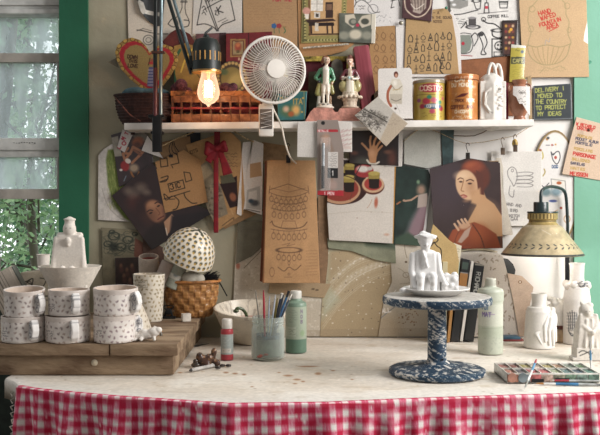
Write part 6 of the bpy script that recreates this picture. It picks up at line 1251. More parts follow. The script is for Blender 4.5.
P = [frustum(16.5, 8, 0, 14.6, 8, 18), frustum(14.6, 8, 18, 12, 6, 37), ('b', (0, 0, 2), (33, 17, 4)), ('c', (-12.6, -4, 33), (-15, -6, 5), 2.8, 3.2), ('c', (12.6, -4, 33), (15, -6, 5), 2.8, 3.2), ('c', (-10.5, 0, 36.6), (10.5, 0, 36.6), 3, 3), ('e', (0, -2, 42.5), (6.6, 6, 8)), ('c', (0, -1, 46), (0, -1, 50.5), 5.4, 5), ('e', (0, -1, 52.4), (6.4, 5.8, 1.5)), ('e', (0, -9, 31.6), (3, 2, 3.6)), ('e', (0, -8, 28), (1.6, 2, 2.4)), ('e', (0, -6.4, 42.6), (.9, 1.2, 1.8)), ('e', (-2.2, -6, 44.4), (1.4, .8, .6)), ('e', (2.2, -6, 44.4), (1.4, .8, .6)),
     ('e', (-4.5, -12, 4), (3.4, 3, 3)), ('e', (4.5, -12, 4), (3.4, 3, 3))]
P = [(q[0], *q[1:]) if q[0] != 'c' or q[3] < 6 else ('e', tuple((a+b)/2 for a, b in zip(q[1], q[2])), (max(q[3], q[4])*1.02, max(q[3], q[4])*.66, abs(q[1][2]-q[2][2])*.85)) for q in P]
o = sculpt('robed_statuette', P, 70, pf, un, pmat('bisque clay'), '#dcd3c8', lambda p: (p.ell(68, pf-43.8, .6, .4, '#8d8478'), p.ell(72.2, pf-43.8, .6, .4, '#8d8478')), loc=l2, voxel=.8, sm=4); tag(o, 'white clay statuette of a robed figure with a flat cap, in the footed bowl', 'statuette')
# carton with chandelier print, small pot on top
y = -.25; un = unit(y); bz = RZ
def f(p):
    p.mottle(.1, 5); c = '#3a3630'
    p.curve([(30, 280), (24, 283), (28, 289), (32, 285), (27, 282), (33, 279), (30, 292)], 1., c); p.curve([(40, 278), (46, 280), (42, 288), (38, 290)], .9, c); p.ell(29, 285, 3, 3.6, c, ring=.7); p.rect(18, 291, 50, 297, '#c2b6a2', .5); p.line([(20, 297), (50, 296)], 1.4, '#4a463e'); p.line([(20, 301), (50, 300)], .8, '#4a463e')
slab('printed_carton', [(21, 272.5), (50, 270.5), (51, 324.2), (22, 324.8)], -.27, .06, 'beige carton with a dark scrollwork print behind the leftmost mug stack', 'carton', '#a89c88', f)
bz = (W(0, 271.5, -.27)).z
l = Vector((W(43.5, 0, -.245).x, -.245, bz+.0012)); un = unit(-.245); pb = HY+(ZC-l.z)*FP/(l.y+CD)
o = plathe('small_pot', [(.5, 0), (7, 0), (7.4, .8), (5.4, 1.8), (5.6, 3), (6.4, 15.2), (6.9, 16), (6, 16), (5.4, 5), (.5, 4)], 43.5, pb, un, '#ddd4ca', lambda p: p.mottle(.05, 4), pmat('bisque clay'), loc=l); tag(o, 'tiny plain white clay pot standing on the carton behind the robed statuette', 'pot')
# leaning printed carton at far left
y = -.36; bx = empty('printed_box', W(14, 0, y).xy.to_3d()+Vector((0, 0, RZ+.0008)), 'white printed carton leaning diagonally at the far left of the riser', 'carton', rot=(0, -.50, 0)); un = unit(y)
mb = MB(); mb.box((15*un, 0, 29*un), (30*un, .03, 58*un), bev=.001); mb.build('carton_body', mat('white_card', '#b7aa9a', rough=.7, var=.05, scale=30), bx)
bx_ = bx
def f(p):
    k = '#55504a'
    for r, (a, b, w) in enumerate(((0, 12, 1.2), (0, 9, .8), (0, 13, .8), (2, 12, 1.6), (1, 10, .7), (0, 12, .7))): p.line([(2+r*3.1, 262+a), (2+r*3.1, 262+b+26)], w*.8, k, .8)
    p.scrib(2, 296, 24, 312, 6, k)
V = []
pn = Paint(np.repeat(np.linspace(0, 26, 60), 110), np.tile(np.linspace(262, 318, 110), 60), '#bdb1a2'); f(pn); p_ = np.stack([(pn.X+2)*un, np.full(len(pn.X), -.0155), (318-pn.Y+1)*un], 1)
Vn, Fn = two_sided(p_, grid_faces(110, 60), .0004, (0, 1, 0)); lab = mesh_obj('printed_label', Vn, Fn, PAPER(), bx, colors=np.concatenate([pn.C, pn.C])); lab['label'] = 'grey text rows on white'
mb = MB(); mb.box((30.8*un, 0, 29*un), (1.2*un, .028, 56*un)); mb.build('dark_edge', mat('carton_dark', '#6a6d66'), bx)
# little white scroll piece, tumbler, cone, rabbit-like piece
y = on_riser(334); l, un, pb = FT(104, -.36, RZ)
o = sculpt('white_finial', [('c', (0, 0, 1), (0, 0, 34), 5, 4), ('e', (0, 0, 38), (8, 5, 5)), ('e', (-4, -2, 41), (3.6, 3, 3)), ('e', (4, -2, 40), (3.4, 3, 3)), ('b', (0, 0, 1.5), (14, 12, 3))], 104, pb, un, pmat('bisque clay'), '#c8beae', None, loc=l, voxel=.9); tag(o, 'small lumpy white finial peeking out behind the rightmost mug stack', 'ornament')
y = on_riser(322.5, .03); l, un, pb = FT(149, y, RZ)
def f(p):
    e = p.E; p.mottle(.05, 6); sprigs(p, 149-50, 149+50, pb-48, pb, 190, '#8f7a50', 1.25, 3, '#7a6a48'); i = np.arange(len(p.X)); p._mix(i, '#c9bfae', ((np.abs(p.X-143) < 7) & (np.abs(p.Y-(pb-38)) < 3)).astype(float)); p.scrib(137.5, pb-41, 149, pb-35, 2, '#55503f', .45); p.line([(136.5, pb-41.5), (150, pb-41.5), (150, pb-34.5), (136.5, pb-34.5), (136.5, pb-41.5)], .4, '#7a705c')
    p._mix(i, '#c9b8a2', (e['i'] > .52).astype(float))
o = plathe('patterned_tumbler', [(.5, 0), (12.6, 0), (13.2, 1), (15.8, 46), (15.6, 47), (14.6, 46.4), (12, 3), (.5, 2.4)], 149, pb, un, '#cfc5b4', f, loc=l); tag(o, 'tall tapered tumbler covered in small olive sprigs, in front of the basket', 'tumbler')
l, un, pb = FT(131, -.35, RZ)
o = plathe('patterned_cone', [(.5, 0), (20, 0), (20.6, 1), (17, 12), (11, 26), (6, 36), (3, 40), (.5, 41)], 131, pb, un, '#cdc2b0', lambda p: sprigs(p, 131-62, 131+62, pb-40, pb, 130, '#8d7b62', 1.3, 8), loc=l); tag(o, 'sprig patterned cone shaped shade between the rightmost mug stack and the tumbler', 'shade')
y = on_riser(342, .015); l, un, pb = FT(146, y, RZ)
o = sculpt('rabbit_ornament', [('c', (-8, 0, 4), (4, 0, 6.5), 3.8, 5), ('e', (8, -1, 9), (6, 4.6, 4.8)), ('e', (13, -2, 11), (3.6, 3, 3.2)), ('c', (-9, -2, 2.2), (-11, -4, 1.6), 2, 1.6), ('c', (-4, -3, 3), (-4, -5.5, 1.7), 2.2, 1.7), ('c', (8, -2, 5), (9, -4.5, 1.7), 2.2, 1.7), ('c', (-10, 0, 7), (-13, 0, 4), 2.2, 2.6), ('c', (12, 0, 12), (8, 2, 14), 1.4, 1), ('e', (-2, 0, 9), (5, 3.4, 3))], 146, pb, un, wb, '#ddd6cd', None, loc=l, voxel=.7); tag(o, 'small lying white ceramic animal at the front edge of the riser', 'ornament')
mb = MB(); l, un, pb = FT(161, on_riser(336), RZ); mb.lathe([(.0001, 0), (.003, 0), (.0035, .004), (.0018, .008), (.0024, .012), (.0001, .014)], 14); tag(mb.build('metal_cap', mat('tarnished_silver', '#8a857c', metal=.8, rough=.35), loc=l), 'tiny tarnished metal cap beside the lying white animal', 'cap')
# basket with dome, cups
y = -.085; l, un, pb = FT(191, y, RZ)
bk = plathe('bread_basket', [(.5, 0), (19, 0), (21, 2), (26, 17), (27.5, 33), (29, 34), (29, 37), (26.6, 37), (25.2, 30), (19, 3), (.5, 2)], 191, pb, un, '#9c6a38', lambda p: (p.mottle(.2, 3), [p._mix(np.arange(len(p.X)), '#7a441c', np.clip((np.abs(np.sin(p.E['a']*14))*-1+.25)*4, 0, .7)*(p.E['z'] < 33)), p._mix(np.arange(len(p.X)), '#7a441c', np.clip((.14-np.abs(((p.E['z']) % 6.5)/6.5-.5))*6, 0, .6)*(p.E['z'] < 33))], p._mix(np.arange(len(p.X)), '#d09048', np.clip(np.sin(p.E['a']*14)*np.sin(p.E['z']/6.5*PI*1)*2, 0, .35))),
   pmat('split wood weave', rough=.5, coat=.15, bump=.2, grain=.08), loc=l, sy=.78, disp=lambda A, z, r: np.where(z < 33, .75*np.clip(np.sin(A*14)*np.sin(z/6.5*PI)*2.4, -1, 1), 0)*(r > 20), step=.5)
tag(bk, 'round honey brown split wood basket at the back of the riser', 'basket'); un_b = un
mb = MB(); P = [(29.3*un*math.cos(a), 29.3*un*.78*math.sin(a), (35.6)*un) for a in np.linspace(0, 2*PI, 60)]; mb.tube(P, .0035, 6, flat=1); mb.build('rim_hoop', mat('hoop_cane', '#a86a34', rough=.45, var=.15, scale=60), bk)
un = unit(-.085)
def f(p):
    e = p.E; i = np.arange(len(p.X)); p.mottle(.04, 6)
    for ring in range(9):
        th = (ring+.6)/9.2*PI/2; rr = 27*math.sin(th); zz = 31*math.cos(th); n = max(3, int(rr*2*PI/6.0))
        for k in range(n):
            a = -PI+2*PI*(k+(ring % 2)*.5)/n; arc = a*max(rr, .3*26); m = (np.abs(((e['a']-a+PI) % (2*PI))-PI)*np.maximum(e['r'], 1) < 1.9) & (np.abs(e['z']-zz) < 1.9)
            dxx = (((e['a']-a+PI) % (2*PI))-PI)*np.maximum(e['r'], 1); dz = e['z']-zz; q = np.clip((2.0-np.hypot(dxx, dz/max(.35, math.sin(th))))*2, 0, 1)
            p._mix(i, '#3f4236', q*.9); q2 = np.clip((1.45-np.hypot(dxx+.3, (dz+1.1)/max(.35, math.sin(th))))*2, 0, 1); p._mix(i, '#c79a3c', q2*.85)
o = plathe('dotted_dome', [(25, 0)]+[(26*math.cos(t), 31*math.sin(t)) for t in np.linspace(0, PI/2-.02, 18)]+[(.5, 29)]+[(24*math.cos(t), 29*math.sin(t)) for t in np.linspace(PI/2-.1, 0, 12)], 191, 265, un, '#d9d0bf', f, pmat('glazed dots', rough=.4, coat=.3, bump=.1, grain=.03), loc=W(188, 257, -.118), rot=(.36, .42, 0), seg=120, step=.7)
tag(o, 'white glazed dome with yellow and dark dots lying tipped over the basket', 'dome')
def cup(name, px, pyb, y, r, h, label, col, inner, rot, cat='cup', paint=None):
    l = W(px, pyb, y); o = plathe(name, [(.5, 0), (r*.9, 0), (r, 1), (r, h-.5), (r*.97, h), (r*.86, h), (r*.85, 1.6), (.5, 1.4)] if cat == 'cup' else [(.5, 0), (r*.9, 0), (r, 1), (r, h-1), (r*.9, h), (.5, h)], px, pyb, unit(y), col, lambda p: (p.mottle(.08, 4), paint(p) if paint else None, p._mix(np.arange(len(p.X)), inner, (p.E['i'] > .56).astype(float))), pmat('bisque clay'), loc=l, rot=rot); tag(o, label, cat); return o
cup('pink_cup', 149.5, 292, -.075, 10, 38, 'cream cup with a pink inside standing left in the basket behind the tumbler', '#b8a99b', '#b5655c', (.30, .03, 0))
cup('rolled_cup', 158.5, 287, -.120, 7.4, 27, 'grey-pink cylinder lying slanted in the basket next to the pink lined cup', '#a8978c', '#a8978c', (-.05, .40, 0), 'cylinder')
cup('labelled_cup', 171, 288, -.124, 7.2, 25, 'grey green cylinder with a pale printed band slanted in the basket', '#8d9082', '#8d9082', (-.05, .40, 0), 'cylinder', lambda p: (p.rect(150, 266, 192, 278, '#c2bcb0', .9), p.ell(171, 272, 3, 3.6, '#6f7a80', soft=.3, a=.7)))
o = sculpt('pebble_pot', [('e', (0, 0, 6), (10, 8, 8)), ('e', (7, 0, 6), (7, 7, 6))], 191, 283, unit(-.125), pmat('bisque clay'), '#a8a294', None, loc=W(191, 285, -.125), voxel=.9); tag(o, 'smooth grey rounded pot lying in the basket under the dotted dome', 'pot')
mb = MB(); r_ = random.Random(5)
for k in range(170):
    a = r_.uniform(-.5, 1.0); b = r_.uniform(-.6, .6); L_ = r_.uniform(8, 17)*un; s_ = Vector((r_.uniform(-3, 3)*un, r_.uniform(-4, 4)*un, r_.uniform(-2, 3)*un)); mb.tube([s_, s_+Vector((math.cos(a)*L_*.9, b*L_*.5, math.sin(a)*L_*.55))], .0007, 4)
tag(mb.build('black_bristles', mat('black_bristle', '#17171a', rough=.6), loc=W(204, 279, -.10)), 'spray of black bristles at the right of the basket under the dotted dome', 'brush')
mb = MB(); a = W(216, 276, -.05); mb.tube([Vector((0, 0, 0)), W(227, 296, -.03)-a], .0016, 6); tag(mb.build('black_rod', blk, loc=a), 'thin black rod slanting down from the basket towards the shallow bowl', 'rod')
l, un, pb = FT(168.5, on_riser(319, .01), RZ); ck = empty('black_clip', l, 'black spring clip standing in front of the basket', 'clip'); mb = MB(); mb.box((0, 0, .0025), (14*un, .02, .005), bev=.001); mb.tube([(-4*un, 0, .004), (-2*un, 0, 9*un)], .0024, 8); mb.tube([(4*un, 0, .004), (2*un, 0, 9*un)], .0024, 8); mb.box((0, 0, 7*un), (5*un, .012, 6*un), bev=.002); mb.build('jaws', blk, ck); mb = MB(); mb.tube(smooth([(-3*un, 0, 9*un), (-5*un, 0, 12*un), (0, 0, 12.6*un), (5*un, 0, 12*un), (3*un, 0, 9*un)], 4), .0014, 6); mb.build('wire_arms', blk, ck)
l, un, pb = FT(186, on_riser(322, .01), RZ); mb = MB(); mb.box((0, 0, 4*un), (8.5*un, 8*un, 7.6*un), rot=(0, 0, .35), bev=.001); tag(mb.build('white_cube', mat('chalk_white', '#d2c8ba', rough=.8), loc=l), 'small off-white clay cube on the riser in front of the basket', 'block')
# shallow bowl with snake
y = -.107; l, un, pb = FT(250, y, TZ)
def f(p):
    e = p.E; i = np.arange(len(p.X)); p.mottle(.07, 7); inn = e['i'] > .5
    p._mix(i, '#a8584c', np.clip((.9-np.abs(e['r']-27))*2, 0, .45)*inn); p._mix(i, '#a8584c', np.clip((.7-np.abs(e['r']-20-2*np.sin(e['a']*5)))*2, 0, .5)*inn); p._mix(i, '#7a6c60', (vnoise(e['a']*12, e['r']/3, 3) > .62)*inn*.4); p.scrib(222, pb-20, 240, pb-14, 2, '#9a8878', .5, .5); p.scrib(225, pb-14, 243, pb-9, 1, '#8c7a6c', .5, .4)
o = plathe('shallow_bowl', [(.5, 0), (17, 0), (19, 2), (29, 14), (36.5, 30), (37, 33), (35.6, 33.4), (33, 28), (26, 15), (.5, 8)], 250, pb, un, '#cabfac', f, pmat('worn glaze', rough=.45, coat=.2, bump=.15, grain=.05), loc=l+Vector((0, 0, .0068)), rot=(.13, .03, 0)); tag(o, 'wide cream bowl with a faded red rim pattern, tipped forward beside the brush jar', 'bowl')
mb = MB(); sn = smooth([(236, 311, -.155), (237, 308.5, -.155), (241, 308.5, -.15), (244.5, 311.5, -.145), (246.5, 316, -.14), (246.5, 321, -.14), (244, 324, -.145)], 6); P = [W(*q) for q in sn]; l0 = P[0]; mb.tube([q-l0 for q in P], [.0058, .0058, .0052]+[.0040]*(len(P)-6)+[.003, .0022, .001], 10); mb.ball((0, 0, 0), (.0075, .006, .005)); tag(mb.build('snake_ornament', mat('snake_glaze', '#55663c', rough=.3, coat=.4, col2='#1f2a1c', scale=260), loc=l0), 'small glazed green and black snake curling up inside the tipped cream bowl', 'ornament')
# brush jar
y = on_table(361.5, .037); l, un, pb = FT(268, y, TZ); jar = empty('brush_jar', l, 'ribbed glass jar of cloudy paint water standing left of the green bottle', 'jar')
gl = bpy.data.materials.new('jar_glass'); gl.use_nodes = True; nt = gl.node_tree; b = nt.nodes['Principled BSDF']; b.inputs['Base Color'].default_value = (.72, .76, .72, 1); b.inputs['Roughness'].default_value = .12; b.inputs['Specular IOR Level'].default_value = .7
t = nt.nodes.new('ShaderNodeBsdfTransparent'); t.inputs['Color'].default_value = (.86, .9, .87, 1); mx = nt.nodes.new('ShaderNodeMixShader'); lw = nt.nodes.new('ShaderNodeLayerWeight'); lw.inputs['Blend'].default_value = .3; q_ = nt.nodes.new('ShaderNodeMapRange'); q_.inputs['To Min'].default_value = .14; q_.inputs['To Max'].default_value = .9
nt.links.new(lw.outputs['Facing'], q_.inputs['Value']); nt.links.new(q_.outputs['Result'], mx.inputs['Fac']); nt.links.new(t.outputs[0], mx.inputs[1]); nt.links.new(b.outputs[0], mx.inputs[2]); nt.links.new(mx.outputs[0], nt.nodes['Material Output'].inputs['Surface'])
mb = MB(); mb.lathe([(r*un, z*un) for r, z in [(.3, 0), (14, 0), (16.2, 1.5), (16.6, 4), (16.6, 30), (15.4, 33), (15.4, 34), (16.2, 34.8), (15.4, 36), (16.2, 37.4), (15.4, 39), (16, 40.4), (15.6, 42), (14.4, 42), (14.6, 33), (15.4, 29), (15.4, 4), (13, 2.2), (.3, 2)]], 56); mb.build('glass', gl, jar)
mb = MB(); mb.lathe([(r*un, z*un) for r, z in [(.3, 2.3), (12.8, 2.5), (15.1, 4.4), (15.1, 22.5), (.3, 22.5)]], 48); mb.build('paint_water', mat('cloudy_water', '#8a938c', rough=.25, var=.06, scale=50, spec=.5), jar)
mb = MB(); mb.lathe([(r*un, z*un) for r, z in [(15.14, 20.6), (15.2, 20.8), (15.2, 24.0), (14.9, 24.3), (14.7, 22.6)]], 48); mb.build('blue_tide_line', mat('blue_paint_ring', '#2c4a66', rough=.4, var=.3, scale=90), jar)
for k in range(5): 
    mb = MB(); mb.ball((random.uniform(-9, 3)*un, -15.25*un, random.uniform(3.6, 6.5)*un), (2.4*un, .5*un, 1.2*un)); mb.V = [(x, min(yv, 0)-0*1 if 0 else yv, z) for x, yv, z in mb.V]
    if k < 3: mb.build('paint_smear', mat('red_smear', '#a8584a', rough=.5), jar)
bz_ = l.z+24*un; br = [(-9, -3, -12.5, 290, '#8f8a80', 1.0, None, 'grey handled brush leaning left in the jar'), (-4, -8, -4.5, 290, '#a8283a', 1.5, None, 'crimson handled brush in the jar'), (0, -6, 1.5, 296, '#9aa6b8', 1., None, 'pale blue thin brush in the jar'), (3, -4, 7.5, 295, '#a9b4c2', 1.1, None, 'silver blue brush leaning right in the jar'), (5, 0, 9.5, 298, '#8a7a3c', 1.6, None, 'olive handled brush in the jar'), (6, 2, 14, 293, '#1f3350', 2., '#c9c4ba', 'navy brush with pale tip in the jar'), (7, -3, 15.5, 295, '#2a2e38', 1.7, None, 'near-black brush in the jar'), (6, 4, 21, 291, '#2f5f8a', 1.9, '#20242a', 'blue brush leaning furthest right in the jar'), (8, 6, 23.5, 294, '#4a5260', 1.4, '#d2ccc2', 'grey brush with white tip behind the blue one in the jar')]
for bxx, byy, tx_, ty_, c, rr, tipc, lab_ in br:
    top = W(268+tx_, ty_, y+byy*un); s0 = Vector((l.x+bxx*.75*un, l.y+byy*.8*un, l.z+23*un)); dv = top-s0
    o = empty('paint_brush', s0, lab_, 'brush', 'brushes in the glass jar'); mb = MB(); mb.tube([Vector((0, 0, 0)), dv*.6, dv*.86], [rr*.55*un*1.1, rr*.75*un, rr*.6*un], 8); mb.build('brush_handle', mat('lacquer_'+c, c, rough=.3, coat=.3), o)
    mb = MB(); mb.tube([dv*.86, dv], [rr*.6*un, rr*.75*un if tipc else rr*.3*un], 8); mb.build('brush_tip', mat('tip_'+(tipc or c), tipc or c, rough=.7, var=.2, scale=300), o)
o = sculpt('small_whisk', [('c', (0, 0, 0), (2, 0, 7), .7, .6), ('e', (3, 0, 9), (1.6, .6, .8)), ('c', (0, 0, 0), (-1, 0, -10), .5, .4)], 252, 294, unit(y), pmat('bisque clay'), '#3a3632', None, loc=W(254, 296, y-.02), voxel=.35, sm=1) if 0 else None
# bottles
def bottle(name, px, py, r, h, label, col, capcol, prof, paint, neck, back=0):
    y = on_table(py, r*unit(-.25)); l, un, pb = FT(px, y, TZ); o = empty(name, l, label, 'bottle')
    plathe('bottle_body', prof, px, pb, un, col, paint, pmat('soft plastic', rough=.42, coat=.1, bump=.06, grain=.03), o)
    z0, z1, rc = neck; mb = MB(); mb.lathe([(.0001, z0*un), (rc*un, z0*un), (rc*un, (z1-1)*un), ((rc-.8)*un, z1*un), (.0001, z1*un)], 36)
    for k in range(28): mb.box((rc*un*math.cos(k*2*PI/28), rc*un*math.sin(k*2*PI/28), (z0+(z1-z0)*.45)*un), (.0006, .0006, (z1-z0)*.8*un), rot=(0, 0, k*2*PI/28))
    mb.build('bottle_cap', mat('cap_'+capcol, capcol, rough=.4, var=.03), o); return o
def f(p):
    e = p.E; z = e['z']; i = np.arange(len(p.X)); pb = py_; p._mix(i, '#5c7a66', (z < 14).astype(float)); p._mix(i, '#9aa590', ((z >= 14) & (z < 46)).astype(float)); p._mix(i, '#aeb4a0', ((z >= 17) & (z < 26) & (p.X < 296)).astype(float)*.8)
    p.scrib(288, pb-44, 298, pb-30, 6, '#7c8a7a', .5, .5); p.text('N', 301, pb-40, 3.2, '#6c5474', .6); p.text('O', 301, pb-35, 3, '#6c5474', .6); p.text('B', 301, pb-30, 3, '#6c5474', .6); p.scrib(288, pb-25, 296, pb-18, 3, '#6f7a6c', .5, .6); p.ell(303, pb-20, 2.6, 3, '#7c9a6a', soft=.4, a=.6)
py_ = HY+(ZC-TZ)*FP/(on_table(354, 11*unit(-.25))+CD)
bottle('green_paint_bottle', 296, 354, 11, 60, 'large sage green paint bottle with white cap right of the brush jar', '#728a76', '#c9c6bc', [(.5, 0), (9.8, 0), (10.6, 1), (10.6, 47), (10, 49.6), (6, 52), (5.6, 54), (.5, 54)], f, (53, 61.5, 5.6))
def f(p):
    z = p.E['z']; i = np.arange(len(p.X)); p._mix(i, '#98a09c', ((z > 6) & (z < 26) & (np.abs(p.E['a']) < 2.2)).astype(float)); p.rect(222, py_-12, 232, py_-8, '#c4bcb2', .9); p.scrib(223, py_-24, 231, py_-14, 4, '#b9bdb8', .5, .6); p.scrib(223.5, py_-11, 230, py_-9, 1, '#7a6c66', .4)
py_ = HY+(ZC-TZ)*FP/(on_table(361, 6.5*unit(-.3))+CD)
bottle('red_paint_bottle', 227, 361, 6.5, 42, 'small red paint bottle with silver label and white cap by the trinkets', '#a8343c', '#cfc8be', [(.5, 0), (5.8, 0), (6.3, .8), (6.3, 28), (5.8, 30.4), (4.6, 31.4), (4.4, 33), (.5, 33)], f, (31.4, 41, 5.2))
def f(p):
    z = p.E['z']; i = np.arange(len(p.X)); p.mottle(.04, 8); p._mix(i, '#a3ad96', np.clip(1-np.abs(z-22)/9, 0, 1)*.6); p._mix(i, '#c9cabc', ((z > 28) & (z < 50)).astype(float)*.5); p.text('POT', 479.5, py_-45, 3.6, '#4a6f9a', .8, 0, asp=.5); p.text('MAT', 479.5, py_-38, 4, '#6a5a9a', .8); p.line([(480, py_-40.6), (492, py_-40.2)], .6, '#8a6aa0'); p.line([(479, py_-26), (502, py_-27)], .5, '#98a48c')
    for k in range(16): p.ell(random.uniform(480, 502), py_-random.uniform(4, 18), .6, .7, '#8f968a', a=.5)
py_ = HY+(ZC-TZ)*FP/(on_table(355.5, 12.5*unit(-.25))+CD)
bottle('pale_paint_bottle', 490.5, 355.5, 12.5, 75, 'tall pale grey green paint bottle right of the speckled turntable', '#b3b8a6', '#b9b8a8', [(.5, 0), (11.6, 0), (12.4, 1), (12.4, 52), (13, 53), (13, 62), (11.6, 64.6), (6, 66.4), (5.4, 68), (.5, 68)], f, (66.4, 75, 5.4))
# trinkets, pen
y = on_table(368, .012); l, un, pb = FT(204, y, TZ)
o = sculpt('shell_trinket', [('e', (0, 0, 6), (8.5, 6, 6)), ('e', (-4, -2, 10), (4, 4, 5)), ('e', (5, -1, 9), (4, 4, 4.4)), ('e', (10, 0, 15), (3, 2.6, 4)), ('c', (9, 0, 6), (10, 0, 14), 2.4, 2.4), ('e', (3, -4, 3), (4, 3, 3)), ('e', (13, 0, 4), (3.6, 3, 3.4))], 204, pb, un, pmat('brown glaze'), '#4c3024', lambda p: (p.mottle(.7, 2.2, '#a5764a', 4, .56), p.mottle(.7, 3, '#1f1614', 9, .55)), loc=l, voxel=.7); tag(o, 'glossy brown mottled shell-like trinket beside the red paint bottle', 'trinket')
l, un, pb = FT(195.5, on_table(368.5, .008), TZ); o = sculpt('stone_trinket', [('e', (0, 0, 2.6), (4.6, 3, 2.6)), ('e', (0, 0, 6.4), (2.6, 2.2, 2.6))], 195.5, pb, un, pmat('brown glaze'), '#55483c', lambda p: p.mottle(.6, 2, '#1f1a18', 2, .5), loc=l, voxel=.6); tag(o, 'little dark knobbed trinket left of the brown shell-like one', 'trinket')
for q, (px, py) in enumerate(((222, 367.5), (217.5, 369.5), (228, 367.5))):
    l, un, pb = FT(px, on_table(py, .004), TZ); mb = MB(); mb.ball((0, 0, .0032), (.0058, .004, .0032)); mb.ball((.004, .001, .003), (.003, .003, .003)); tag(mb.build('dark_bead', mat('dark_bead', '#2a1f1b', rough=.3, var=.3, scale=200), loc=l), ['dark bead lying against the foot of the red paint bottle', 'dark bead between the brown trinket and the pen cap end', 'dark bead just right of the red paint bottle foot'][q], 'bead')
a = W(189.5, 0, 0); y0 = on_table(372.5); y1 = on_table(366.5); p0 = Vector((W(189.5, 0, y0).x, y0, TZ+.0042)); p1 = Vector((W(217.5, 0, y1).x, y1, TZ+.0042)); pn_ = empty('white_pen', p0, 'white barrelled pen lying on the table in front of the trinkets', 'pen'); d_ = p1-p0
mb = MB(); mb.tube([d_*.06, d_*.85], .0040, 12); mb.build('pen_barrel', mat('grey_white_barrel', '#b5b0aa', rough=.35, var=.08), pn_); mb = MB(); mb.tube([Vector((0, 0, 0)), d_*.05], [.0015, .0034], 12); mb.build('pen_tip', mat('dark_tip', '#3a3634'), pn_); mb = MB(); mb.tube([d_*.85, d_], [.0036, .0034], 12); mb.build('pen_end', blk, pn_)
y0 = on_table(349); p0 = Vector((W(183, 0, y0).x, y0, TZ+.0025)); y1 = on_table(344.5); p1 = Vector((W(209, 0, y1).x, y1, TZ+.0025)); mb = MB(); d_ = p1-p0; mb.tube([Vector((0, 0, 0)), d_*.5, d_], [.0024, .0024, .0006], 8); tag(mb.build('dark_tool', mat('dark_steel', '#3d3b38', metal=.5, rough=.4), loc=p0), 'thin dark pointed tool lying in the shade beside the riser', 'tool')
# ---------------------------------------------------------------- turntable
y = on_table(383.5, .098); l, un, pb = FT(437, y, TZ); tt = empty('turntable', l, 'blue and white speckled pottery turntable on a round foot', 'turntable')
sp_ = pmat('splashed enamel', rough=.5, bump=.3, bscale=160, grain=.08)
def splash(amt, seed, top=False):
    def f(p):
        e = p.E; i = np.arange(len(p.X)); a = e['a']; r = e['r']; X3 = np.cos(a)*r; Y3 = np.sin(a)*r
        n = vnoise(X3/7+Y3/9+e['z']/5, Y3/6-X3/11+e['z']/3.3, seed, 5); n2 = vnoise(X3/2.2+e['z'], Y3/2.2-e['z']/1.4, seed+5, 4)
        thr = amt if not top else np.where((e['z'] > TOPZ), .80, amt); q = np.clip((n*.6+n2*.4-(1-thr*.5)+.18)*0+(.5+(thr-.5)-(n*.68+n2*.32))*11, 0, 1)
        p._mix(i, '#c9c3ba', np.ones(len(i))); p._mix(i, '#243d54', q); p._mix(i, '#1c3450', np.clip((vnoise(X3/1.5, Y3/1.5+e['z'], seed+9)-.6)*6, 0, 1)*q); p._mix(i, '#dcd6cc', np.clip((vnoise(X3/1.3+3, Y3/1.3+e['z'], seed+12)-.68)*9, 0, .9))
        if top: k = (e['z'] > TOPZ).astype(float); p._mix(i, '#cfc8be', k*.9); p._mix(i, '#9a948c', k*np.clip((vnoise(X3/4, Y3/4, 31)-.55)*5, 0, .6))
    return f
TOPZ = 999
plathe('foot_disc', [(.5, 0), (46, 0), (48, 1.5), (48, 5), (45, 6.6), (20, 9), (14, 11), (.5, 11)], 437, pb, un, '#7c8a94', splash(.635, 3), sp_, tt)
plathe('column', [(.5, 11), (13, 11), (10, 13.5), (9.4, 16), (9.3, 70), (.5, 70)], 437, pb, un, '#3a5a7c', splash(.635, 8), sp_, tt)
TOPZ = 77.9
plathe('wheel_head', [(.5, 69.5), (50, 69.5), (54, 71), (54.6, 74), (54, 77.3), (52, 78.5), (.5, 78.5)], 437, pb, un, '#3a5a7c', splash(.63, 14, True), sp_, tt)
mb = MB(); mb.lathe([(.0001, 0), (.0022, 0), (.0022, .002), (.0001, .002)], 12, M=Matrix.Rotation(PI/2, 3, 'X')); mb.build('set_screw', blk, tt, loc=(4*un, -9.3*un, 16*un))
HZ = l.z+78.6*un; yt = y+.006
l, un, pb = Vector((W(436, 0, yt).x, yt, HZ)), unit(yt), HY+(ZC-HZ)*FP/(yt+CD)
pl_ = plathe('white_plate', [(.5, 0), (20, 0), (22, 1), (32, 5.8), (33.6, 7), (33, 7.6), (30, 6.4), (20, 2.2), (.5, 2)], 436, pb, un, '#dad7d3', None, wb, loc=l); tag(pl_, 'shallow white plate on the speckled turntable', 'plate')
PZ = HZ+2.4*un; l = Vector((W(425.5, 0, yt).x, yt, PZ)); pf = HY+(ZC-PZ)*FP/(yt+CD)
